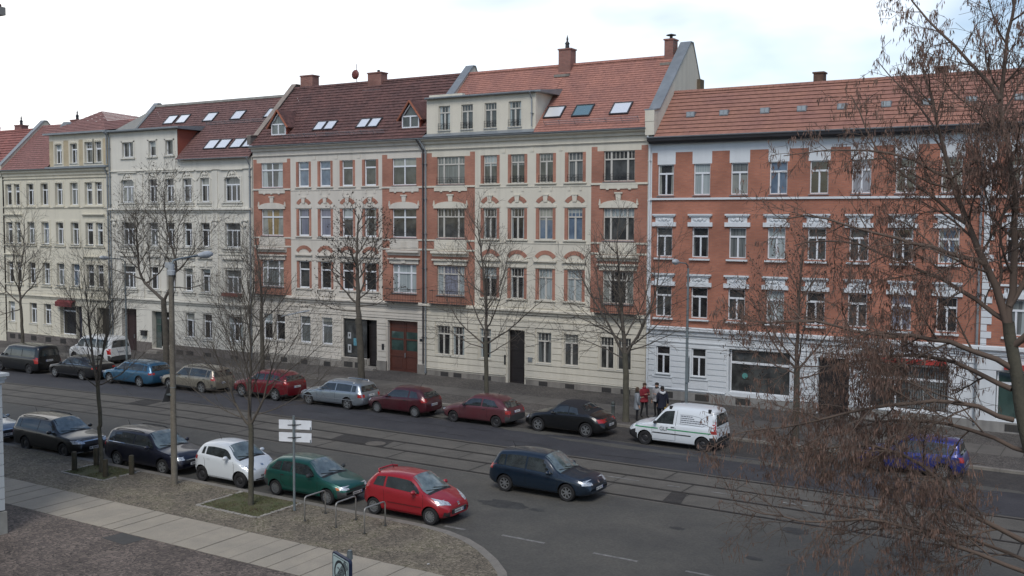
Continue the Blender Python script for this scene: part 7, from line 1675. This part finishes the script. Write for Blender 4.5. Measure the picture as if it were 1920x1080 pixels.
# ---------------- lamps, signs, stands, bollards, wires ----------------
M_cpole = mat('concrete_pole', (0.195, 0.175, 0.14), 0.9, var=0.35, vscale=2.5, fine=.15, bscale=30, bump=.2)
M_lpole = mat('painted_pole', (0.20, 0.235, 0.245), 0.5, metallic=.3, var=.2, vscale=2)
M_lhead = mat('lamp_head', (0.42, 0.45, 0.47), 0.45, var=.2, vscale=4)
def lamp(name, label, x, y, zt, r0, r1, polem, arm, head, arm_r=.04, collar=True, n=12):
    z0 = zg(x); root = empty(name, (x, y, z0), label, 'street lamp')
    b = MB(); b.lathe([(r0*1.02, -.2), (r0, 0), (r1, zt-z0), (0, zt-z0)], (x, y, z0), n=n); obj('pole', b, polem, root, world=True, smooth=True, angle=40)
    b = MB(); b.tube(arm, arm_r, 8); obj('arm', b, M_lpole, root, world=True, smooth=True)
    if collar:
        b = MB(); b.lathe([(0, -.16), (r1+.05, -.16), (r1+.06, 0), (r1+.03, .02), (r1+.03, .25), (0, .25)], (x, y, zt), n=12); b.box(x-.26, x-.02, y-.06, y+.06, zt+.1, zt+.3); obj('collar', b, M_lhead, root, world=True)
    a, c = Vector(head[0]), Vector(head[1]); d = c-a; b = MB(); N = 8; pts = [a.lerp(c, i/N) for i in range(N+1)]
    b.tube([tuple(p) for p in pts], [.05, .085, .11, .13, .14, .14, .13, .10, .04], 8); zc = (a.z+c.z)/2
    b.v = [(vx, vy, vz if vz > zc-1 else vz) for vx, vy, vz in b.v]
    h = obj('lamp_head', b, M_lhead, root, world=True, smooth=True)
    g = MB(); g.tube([tuple(a.lerp(c, .35)+Vector((0, 0, -.05))), tuple(a.lerp(c, .6)+Vector((0, 0, -.07))), tuple(a.lerp(c, .9)+Vector((0, 0, -.03)))], [.06, .085, .05], 8); obj('lens', g, mat('lamp_lens', (.5, .5, .47), .15), h, world=True, smooth=True)
    return root
lx, ly = -30.42, 25.62
LL = lamp('street_lamp', 'tall concrete lamp post on the near pavement with a curved grey arm', lx, ly, 7.95, .118, .095, M_cpole,
     [(lx, ly, 8.0), (lx, ly+.03, 8.2), (lx, ly+.12, 8.32), (lx, ly+.4, 8.38), (lx, ly+1.35, 8.48)], [(lx, ly+1.25, 8.47), (lx, ly+2.0, 8.52)])
obj('cable', MB().tube([(lx+.1, ly+.15, 8.3), (lx+.2, ly+.05, 7.9), (lx+.2, ly, 7.2), (lx+.11, ly-.02, 7.0)], .012, 4), M_trim, LL, world=True)
obj('pole_band', MB().lathe([(.108, 0), (.116, .005), (.116, .03), (.108, .035)], (lx, ly, 3.62), n=14), M_lpole, LL, world=True)
rs = empty('road_sign', (lx-.1, ly+.1, 3.0), 'dark back of a triangular road sign fixed to the concrete lamp post', 'road sign')
b = MB(); cxs, cys = lx-.20, ly-.02
# triangle facing along the street (+x traffic), seen nearly edge on from behind
b2 = [(0, .42), (-.45, -.36), (.45, -.36)]
n0 = len(b.v)
for dx in (0, .02):
    for u, v in b2: b.v.append((cxs-.02+dx*.9+u*.08, cys+u*.62, 3.40+v*.85))
b.f += [(0, 2, 1), (3, 4, 5), (0, 1, 4, 3), (1, 2, 5, 4), (2, 0, 3, 5)]; b.m += [0]*5
obj('sign_plate', b, mat('sign_back', (.045, .047, .05), .6), rs, world=True); obj('clamp', MB().box(lx-.2, lx+.02, ly-.13, ly+.13, 3.34, 3.39), M_lpole, rs, world=True)
lamp('street_lamp', 'slender grey lamp post by the white facade behind the white delivery van', -18.39, Y8+.1, 7.65, .085, .05, M_lpole, [(-18.39, Y8+.1, 7.6), (-18.39, Y8+.02, 7.78), (-18.39, Y8-.2, 7.88), (-18.39, Y8-1.2, 7.97)], [(-18.39, Y8-1.1, 7.96), (-18.39, Y8-1.75, 8.02)], arm_r=.03, collar=False, n=10)
lamp('street_lamp', 'thin lamp post between the two left cream houses with its arm pointing left', -59.1, Y8+.1, 7.0, .08, .05, M_lpole, [(-59.1, Y8+.1, 6.9), (-59.1, Y8-.02, 7.08), (-59.1, Y8-.3, 7.16), (-59.1, Y8-1.2, 7.24)], [(-59.1, Y8-1.1, 7.23), (-59.1, Y8-1.9, 7.32)], arm_r=.035, collar=False, n=10)
for pr in ((-18.39, 3.4, .13),):
    o = obj('switch_box', MB().box(pr[0]-.03, pr[0]+.13, Y8-.02, Y8+.12, 2.2, 3.4), M_lpole, [q for q in bpy.data.objects if q.get('label', '').startswith('slender grey')][0], world=True)
# two-board sign seen from behind
sx, sy = -24.2, 25.40
sg = empty('direction_sign', (sx, sy, 0), 'grey pole carrying two blank white direction boards seen from behind', 'sign')
obj('pole', MB().tube([(sx, sy, -.2), (sx, sy, 3.25)], .042, 12), M_lpole, sg, world=True, smooth=True, angle=40)
M_board = mat('board_back', (0.74, 0.77, 0.80), .5, var=.1, vscale=5)
dirv = Vector((.93, .36, 0)).normalized(); nrm = Vector((-dirv.y, dirv.x, 0))
for k, z in enumerate((2.93, 2.50)):
    b = MB(); a = Vector((sx, sy, z))+nrm*.075-dirv*.56; c = Vector((sx, sy, z))+nrm*.075+dirv*.60; h = .155
    q = [a+Vector((0, 0, -h)), c+Vector((0, 0, -h)), c+Vector((0, 0, h)), a+Vector((0, 0, h))]
    n = len(b.v); b.v += [tuple(p) for p in q]+[tuple(p+nrm*.022) for p in q]; b.f += [tuple(n+i for i in t) for t in ((0, 1, 2, 3), (4, 7, 6, 5), (0, 4, 5, 1), (1, 5, 6, 2), (2, 6, 7, 3), (3, 7, 4, 0))]; b.m += [0]*6
    o = obj('board', b, M_board, sg, world=True)
    b = MB(); p = Vector((sx, sy, z)); b.tube([p-dirv*.24+nrm*.07+Vector((0, 0, -.02)), p-dirv*.03+nrm*.05, p+dirv*.03+nrm*.05, p+dirv*.24+nrm*.07+Vector((0, 0, .02))], .016, 5); b.lathe([(.05, -.03), (.05, .03)], tuple(p), n=10)
    obj('bracket', b, M_greyp, o, world=True)
    b = MB(); e = c-dirv*.03+nrm*-.004; b.tube([e+Vector((0, 0, -h-.03)), e+Vector((0, 0, -h+.09))], .02, 4); obj('end_clip', b, M_lpole, o, world=True)
# end-of-zone sign at the bottom edge
zx, zy, zz = -10.6, 12.15, 0
zs = empty('zone_sign', (zx, zy, 0), 'white framed end-of-zone sign with a crossed-out 30, at the bottom edge of the photo', 'road sign')
obj('pole', MB().tube([(zx+.10, zy+.10, -.2), (zx+.10, zy+.10, 4.62)], .032, 10), M_lpole, zs, world=True, smooth=True, angle=40)
du = Vector((.915, -.40, 0)).normalized(); dn = Vector((-.40, -.915, 0)).normalized(); c0 = Vector((zx, zy, 4.18))
def quadp(b, u0, u1, v0, v1, off, mi=0, th=0.0):
    q = [c0+du*u+Vector((0, 0, v))+dn*off for u, v in ((u0, v0), (u1, v0), (u1, v1), (u0, v1))]; b.face(q, mi)
b = MB(); P8 = []
def rr(u, v, r_, n=4):
    o = []
    for cx_, cy_, a0 in ((u-r_, v-r_, 0), (-u+r_, v-r_, pi/2), (-u+r_, -v+r_, pi), (u-r_, -v+r_, 3*pi/2)):
        for i in range(n+1): a = a0+pi/2*i/n; o.append((cx_+r_*cos(a), cy_+r_*sin(a)))
    return o
def solid(b, outline, o0, o1):
    n = len(b.v); k = len(outline)
    for off in (o0, o1): b.v += [tuple(c0+du*u+Vector((0, 0, v))+dn*off) for u, v in outline]
    for i in range(k): j = (i+1) % k; b.f.append((n+i, n+j, n+k+j, n+k+i)); b.m.append(0)
    b.f.append(tuple(n+i for i in range(k))); b.m.append(0); b.f.append(tuple(n+k+i for i in reversed(range(k)))); b.m.append(0)
solid(b, rr(.31, .36, .05), -.05, .0); obj('sign_plate', b, mat('sign_rim', (.012, .02, .05), .5), zs, world=True)
b = MB(); solid(b, rr(.285, .335, .035), .001, .004); face_ = obj('sign_face', b, mat('sign_white', (.42, .52, .50), .5, var=.08, vscale=3), zs, world=True)
b = MB(); solid(b, rr(.265, .315, .03), .0045, .006); b2_ = MB(); solid(b2_, rr(.255, .305, .028), .0065, .008)
obj('frame_line', b, mat('sign_ink', (.02, .025, .03), .5), face_, world=True); obj('sign_ground', b2_, MATS['sign_white'], face_, world=True)
b = MB()
def ring_(R_, r_, off, cv=.06, n=28):
    for i in range(n):
        a, c_ = 2*pi*i/n, 2*pi*(i+1)/n
        b.face([c0+du*(rad_*cos(t))+Vector((0, 0, cv+rad_*sin(t)))+dn*off for rad_, t in ((R_, a), (R_, c_), (r_, c_), (r_, a))])
ring_(.225, .18, .0085)
# hatching strokes from lower left to upper right
for k in range(-3, 4):
    s = Vector((.22, .22)); o_ = Vector((-1, 1)).normalized()*k*.022; w_ = Vector((-1, 1)).normalized()*.006
    pts = [(-s+o_-w_), (s+o_-w_), (s+o_+w_), (-s+o_+w_)]; b.face([c0+du*p.x+Vector((0, 0, .06+p.y))+dn*.011 for p in pts])
obj('ring_mark', b, MATS['sign_ink'], face_, world=True, recalc=False)
def text_mesh(body, size, m, parent, M):
    cu = bpy.data.curves.new('t', 'FONT'); cu.body = body; cu.size = size; cu.align_x = 'CENTER'; cu.align_y = 'CENTER'
    o = bpy.data.objects.new('t', cu); COL.objects.link(o); me = bpy.data.meshes.new_from_object(o.evaluated_get(bpy.context.evaluated_depsgraph_get())); bpy.data.objects.remove(o)
    me.transform(M); me.materials.clear(); me.materials.append(m); return obj('lettering', me, parent=parent)
off = wloc(face_)
def signM(v, d=.0095): p = c0+dn*d+Vector((0, 0, v))-off; return Matrix(((du.x, 0, dn.x, p.x), (du.y, 0, dn.y, p.y), (0, 1, 0, p.z), (0, 0, 0, 1)))
text_mesh('30', .26, mat('sign_grey', (.12, .13, .14), .5), face_, signM(.06)); text_mesh('ZONE', .15, MATS['sign_grey'], face_, signM(-.235))
b = MB(); b.tube([c0+dn*-.06+Vector((0, 0, .3)), c0+dn*-.11+Vector((0, 0, .3))], .03, 8); b.lathe([(.045, 0), (.045, .12)], (zx+.10, zy+.10, 4.48), n=10); obj('clamp', b, M_lpole, zs, world=True)
# cycle stands
M_steel = mat('galvanised_tube', (0.34, 0.335, 0.315), .42, metallic=.5, var=.2, vscale=6)
proto = None
RK = [(-23.08, 'leftmost of the three steel cycle stands on the near pavement'), (-21.75, 'middle of the three steel cycle stands on the near pavement'), (-20.55, 'rightmost of the three steel cycle stands on the near pavement')]
for i, (x, lb) in enumerate(RK):
    if i == 0:
        b = MB(); r_ = .10; pts = [(0, -.5, -.2), (0, -.5, .70)]+[(0, -.5+r_-r_*cos(a), .70+r_*sin(a)) for a in (pi/6, pi/3, pi/2)]+[(0, .5-r_+r_*sin(a), .80-r_+r_*cos(a)) for a in (0, pi/6, pi/3, pi/2)]+[(0, .5, -.2)]
        b.tube(pts, .024, 8); rk = empty('cycle_stand', (x, 25.2, 0), lb, 'cycle stand', 'steel cycle stands')
        obj('tube', b, M_steel, rk, smooth=True)
        for s in (-.5, .5): obj('foot_collar', MB().lathe([(.05, .0), (.05, .012), (.026, .02)], (0, s, 0), n=10), M_greyp, rk)
        proto = rk
    else:
        c = proto.copy(); COL.objects.link(c); c.location = (x, 25.2, 0); c['label'] = lb
        for ch in proto.children: d = ch.copy(); COL.objects.link(d); d.parent = c
        c.rotation_euler = (0, 0, (.02, -.03)[i-1])
# wooden bollards round the pit
M_post = mat('weathered_wood', (0.085, 0.068, 0.045), .95, var=.5, vscale=6, col2=(.045, .045, .028), bump=.6, bscale=30)
BL = [(-35.45, 25.0, .72, 'wooden bollard at the front left corner of the grassy pit'), (-35.4, 25.95, .70, 'wooden bollard at the back left corner of the grassy pit, by the kerb'), (-33.5, 24.95, .68, 'wooden bollard at the front right corner of the grassy pit, beside the trunk'), (-33.0, 25.75, .74, 'wooden bollard at the back right corner of the grassy pit, by the indigo estate')]
for x, y, h, lb in BL:
    o = obj('wooden_bollard', MB().lathe([(.10, -.2), (.105, 0), (.10, h-.03), (.085, h), (0, h+.004)], n=12), M_post, loc=(x, y, 0), smooth=True, label=lb, cat='bollard', group='wooden bollards round the tree pit', angle=40)
mb_ = empty('metal_bollard', (-22.15, 45.7, 0), 'round-topped grey metal bollard behind the black convertible', 'bollard')
obj('post', MB().lathe([(.11, 0), (.11, .05), (.085, .08), (.085, .80), (.10, .82), (.10, .86), (.07, .93), (0, .96)], n=12), mat('grey_green_paint', (.07, .08, .075), .6), mb_, smooth=True, angle=40); obj('cap_ring', MB().lathe([(.103, .0), (.108, .02), (.103, .04)], (0, 0, .72), n=12), M_lpole, mb_)
# litter
obj('paper_scrap', MB().face([(-17.15, 23.35, .01), (-17.08, 23.38, .03), (-17.1, 23.45, .012), (-17.17, 23.42, .02)]), mat('paper', (.6, .6, .58), .9), label='small white paper scrap on the setts by the slab path', cat='litter', recalc=False)
# overhead wires with their hangers
def wire(name, pts, lab, r_=.012, sag=.0):
    b = MB(); b.tube(pts, r_, 4); return obj(name, b, mat('wire_black', (.015, .015, .015), .6), label=lab, cat='overhead wire', group='tram wires over the street')
WY = [(35.7+.06, 5.35, 'contact wire over the near track'), (37.15, 5.38, 'contact wire over the far track'), (37.25, 6.35, 'carrying wire over the far track'), (34.3, 6.3, 'carrying wire over the near track')]
for y, z, lb in ((34.27, 5.35, 'lower tram wire over the near track'), (37.15, 5.35, 'lower tram wire over the far track')):
    wire('contact_wire', [(x, y, z+zg(x)) for x in range(-110, 50, 8)], lb, .009)
for y, z, lb in ((34.27, 6.05, 'upper sagging tram wire over the near track'), (37.15, 6.05, 'upper sagging tram wire over the far track')):
    wire('carrying_wire', [(x, y, z-.25*(1-((((x+110) % 32)-16)/16)**2)+zg(x)) for x in range(-110, 50, 2)], lb, .008)
def span(x0, x1, zz, lab):
    return wire('span_wire', [(x0+(x1-x0)*t/8, 26+(FY-26)*t/8, zz-.35*(1-(t/4-1)**2)+(.9*t/8)) for t in range(9)], lab, .008)
span(-31, -33, 6.0, 'cross wire running from the near side over to the gate house')
sw_ = span(-15.5, -18.5, 6.1, 'cross wire running over to the orange brick house')
for x, y, z, lb in ((-34.3, 37.15, 5.42, 'pale insulator rod hanging above the far track near the red-brown gate'),):
    o = obj('insulator_rod', MB().tube([(x-1.0, y-.9, z-.22), (x-.3, y-.25, z-.02), (x, y, z+.05)], [.03, .04, .035], 8), M_lhead, label=lb, cat='insulator', smooth=True)
# ---------------- people ----------------
M_skin = mat('skin', (.42, .25, .18), .6); M_jean = mat('dark_trousers', (.018, .018, .022), .9); M_boot = mat('dark_boots', (.014, .012, .012), .6)
def person(label, x, y, face, coat, coat_len, hair, hairlen, hood=None, arms='phone', H=1.68, scarf=None, step=0.0, lean=0.0, bag=None, trous=None):
    """face: heading in radians, 0 looks towards +x"""
    x -= .42; root = empty('person', (x, y, 0), label, 'person', None, rotz=face)
    k = H/1.70; V = []; E = []; R = []
    def add(p, r, par=None):
        V.append(tuple(c*k for c in p)); R.append((r*k, r*k) if not isinstance(r, tuple) else (r[0]*k, r[1]*k)); 
        if par is not None: E.append((par, len(V)-1))
        return len(V)-1
    pel = add((0, 0, .93), (.12, .15)); wai = add((lean*.3, 0, 1.10), (.10, .13), pel); che = add((lean*.6, 0, 1.30), (.11, .16), wai); nek0 = add((lean, 0, 1.43), .075, che); nek = add((lean+.01, 0, 1.49), .052, nek0)
    hd = add((lean+.02, 0, 1.56), .085, nek); hd2 = add((lean+.02, 0, 1.63), .088, hd); add((lean+.01, 0, 1.69), .05, hd2)
    for s in (-1, 1):
        st = step*s
        hp = add((0, s*.09, .88), .095, pel); kn = add((st*.5+.02, s*.10, .48), .058, hp); an = add((st-.02, s*.10, .09), .038, kn); add((st+.05, s*.105, .045), .038, an); add((st+.15, s*.11, .035), .028, len(V)-1)
        sh = add((lean*.8, s*.19, 1.38), .058, che)
        if arms == 'phone' or (arms == 'one' and s == 1): el = add((.03, s*.25, 1.12), .042, sh); wr = add((.24, s*.12, 1.20), .028, el)
        elif arms == 'bag' and s == -1: el = add((-.04, s*.26, 1.10), .042, sh); wr = add((.0, s*.29, .84), .028, el)
        else: el = add((-.02, s*.25, 1.10), .042, sh); wr = add((.06, s*.24, .86), .028, el)
        w = Vector(V[wr])/k; e = Vector(V[el])/k; d = (w-e).normalized(); pm = add(tuple(w+d*.05), (.022, .034), wr); side = d.cross(Vector((0, 0, 1))).normalized() if abs(d.z) < .9 else Vector((1, 0, 0))
        for j in range(4):
            o = side*(.026-.017*j); f1 = add(tuple(w+d*.085+o), .009, pm); f2 = add(tuple(w+d*(.12+.008*(j in (1, 2)))+o+Vector((.0, 0, -.01))), .008, f1); add(tuple(w+d*(.145+.01*(j in (1, 2)))+o+Vector((.0, 0, -.03))), .007, f2)
        t1 = add(tuple(w+d*.04+side*.045), .010, pm); add(tuple(w+d*.08+side*.055+Vector((0, 0, -.01))), .009, t1)
    me = bpy.data.meshes.new('body'); me.from_pydata(V, E, [])
    o = bpy.data.objects.new('body', me); COL.objects.link(o); md = o.modifiers.new('s', 'SKIN'); sv = me.skin_vertices[0].data
    for i, r_ in enumerate(R): sv[i].radius = r_; sv[i].use_root = (i == 0)
    su = o.modifiers.new('u', 'SUBSURF'); su.levels = 1
    m2 = bpy.data.meshes.new_from_object(o.evaluated_get(bpy.context.evaluated_depsgraph_get())); bpy.data.objects.remove(o)
    m2.materials.clear(); m2.materials.append(M_skin); m2.materials.append(trous or M_jean); m2.materials.append(M_boot)
    for p in m2.polygons:
        z = p.center.z/k; p.use_smooth = True
        p.material_index = 2 if z < .30 else (1 if z < .98 and abs(p.center.y) < .22*k and z < .93 else 0)
    obj('body', m2, parent=root)
    # face
    b = MB(); hx = (lean+.02)*k; b.ball((hx+.090*k, 0, 1.585*k), (.016, .012, .022), 6, 5); obj('nose', b, M_skin, root, smooth=True)
    b = MB(); [b.ball((hx+.078*k, s*.032*k, 1.615*k), (.009, .011, .007), 6, 4) for s in (-1, 1)]; obj('eyes', b, M_boot, root)
    b = MB(); b.box(hx+.075*k, hx+.088*k, -.022, .022, 1.542*k, 1.549*k); obj('mouth', b, mat('lips', (.3, .1, .09), .6), root)
    b = MB(); [b.ball((hx, s*.088*k, 1.60*k), (.02, .012, .03), 6, 4) for s in (-1, 1)]; obj('ears', b, M_skin, root)
    # hair
    b = MB(); n = 14; rows = []
    for i in range(8):
        t = i/7; z = (1.735-.02*t-(.10+hairlen)*t)*k; rr_ = [.02, .075, .098, .105, .104, .10, .095, .085][i]*k*(1 if hairlen < .1 else 1.03)
        row = []
        for j in range(n+1):
            a = radians(62)+radians(236)*j/n if i > 1 else radians(0)+2*pi*j/n*1.0
            row.append((hx-.006+rr_*cos(a)*1.02, rr_*sin(a)*.95, z+.01*sin(5*a)))
        rows.append(row)
    for i in range(7):
        for j in range(n): b.face([rows[i][j], rows[i+1][j], rows[i+1][j+1], rows[i][j+1]])
    b.ball((hx-.012, 0, 1.665*k), (.098*k, .094*k, .085*k), 12, 8)
    obj('hair', b, hair, root, smooth=True, recalc=False)
    # coat body and sleeves
    b = MB(); n = 18; zs_ = [(1.475, .075, .065), (1.43, .17, .10), (1.38, .225, .125), (1.25, .215, .14), (1.08, .19, .13), (.95, .205, .145), (.80, .22, .155), (coat_len+.06, .235, .165), (coat_len, .238, .168)]
    for i, (z, ry, rx) in enumerate(zs_):
        for j in range(n):
            a = 2*pi*j/n; f = 1+.04*sin(a*5+z*7)*(z < 1.0); lx_ = lean*max(0, (z-.93)/.5); b.v.append(((lx_+rx*cos(a)*f)*k, ry*sin(a)*f*k, z*k))
    for i in range(len(zs_)-1):
        for j in range(n): q = i*n+j; w = i*n+(j+1) % n; b.f.append((q, q+n, w+n, w)); b.m.append(0)
    b.f.append(tuple(range((len(zs_)-1)*n, len(zs_)*n))); b.m.append(0)
    c = obj('coat', b, coat, root, smooth=True, recalc=True)
    b = MB(); ii = 0
    sl = {'phone': [((.03, 1.12), (.22, 1.195))]*2}
    for s in (-1, 1):
        if arms == 'phone' or (arms == 'one' and s == 1): e, w = (.03, s*.25, 1.12), (.215, s*.135, 1.19)
        elif arms == 'bag' and s == -1: e, w = (-.04, s*.26, 1.10), (0, s*.29, .87)
        else: e, w = (-.02, s*.25, 1.10), (.055, s*.24, .88)
        b.tube([tuple(v*k for v in q) for q in ((lean*.8, s*.15, 1.40), (lean*.7, s*.215, 1.34), e, w)], [.075*k, .078*k, .060*k, .045*k], 9)
    obj('sleeve', b, coat, c, smooth=True)
    b = MB(); b.lathe([(.06*k, 1.44*k), (.105*k, 1.46*k), (.10*k, 1.52*k), (.065*k, 1.53*k)], (lean*k, 0, 0), n=12); obj('scarf' if scarf else 'collar', b, scarf or coat, c, smooth=True)
    if hood: b = MB(); b.tube([tuple(v*k for v in q) for q in ((.0, -.13, 1.47), (-.10, -.10, 1.44), (-.16, 0, 1.40), (-.10, .10, 1.44), (.0, .13, 1.47))], [.04, .06, .07, .06, .04], 8); obj('hood', b, hood, c, smooth=True)
    if arms == 'phone': obj('phone', MB().box(.29*k, .30*k, -.035*k, .035*k, 1.19*k, 1.32*k), M_trim, root)
    return root
M_hairb = mat('brown_hair', (.06, .035, .02), .8); M_hairk = mat('black_hair', (.015, .012, .011), .8)
C1 = mat('pale_grey_coat', (.24, .26, .28), .9, var=.15, vscale=5); C2 = mat('crimson_coat', (.20, .015, .025), .85, var=.25, vscale=5); C3 = mat('light_jacket', (.36, .36, .37), .9, var=.15, vscale=5); C4 = mat('navy_coat', (.012, .014, .03), .85, var=.3, vscale=5)
person('person in a long pale grey coat and dark scarf, nearest the tree trunk', -20.62, 46.1, .55, C1, .62, M_hairb, .12, scarf=mat('dark_scarf', (.02, .025, .022), .95), arms='one', H=1.66)
person('person in a crimson coat and black trousers reading a phone held in both hands', -20.75, 47.25, -.5, C2, .78, M_hairb, .06, arms='phone', H=1.72, step=.13)
person('person in a light jacket standing behind, between the crimson coat and the navy coat', -20.2, 47.55, -1.9, C3, .80, M_hairk, .02, arms='one', H=1.74, scarf=mat('dark_scarf', (.02, .025, .022), .95))
p4 = person('person in a navy coat with a white-lined hood, seen from behind with a yellow bag', -19.65, 46.95, 2.2, C4, .62, M_hairk, .04, hood=mat('white_lining', (.55, .56, .58), .9), arms='bag', H=1.68, step=.03)
b = MB(); b.tube([(0, 0, 0), (0, 0, -.16)], .012, 4); b.slab([(-.11, -.05), (.11, -.05), (.12, .05), (-.12, .05)], -.50, -.16)
hb = obj('shoulder_bag', b, mat('yellow_bag', (.45, .30, .07), .8, var=.3, vscale=6), loc=(-19.78, 46.86, .86), label='yellow cloth bag hanging from the hand of the navy-coated person', cat='bag')
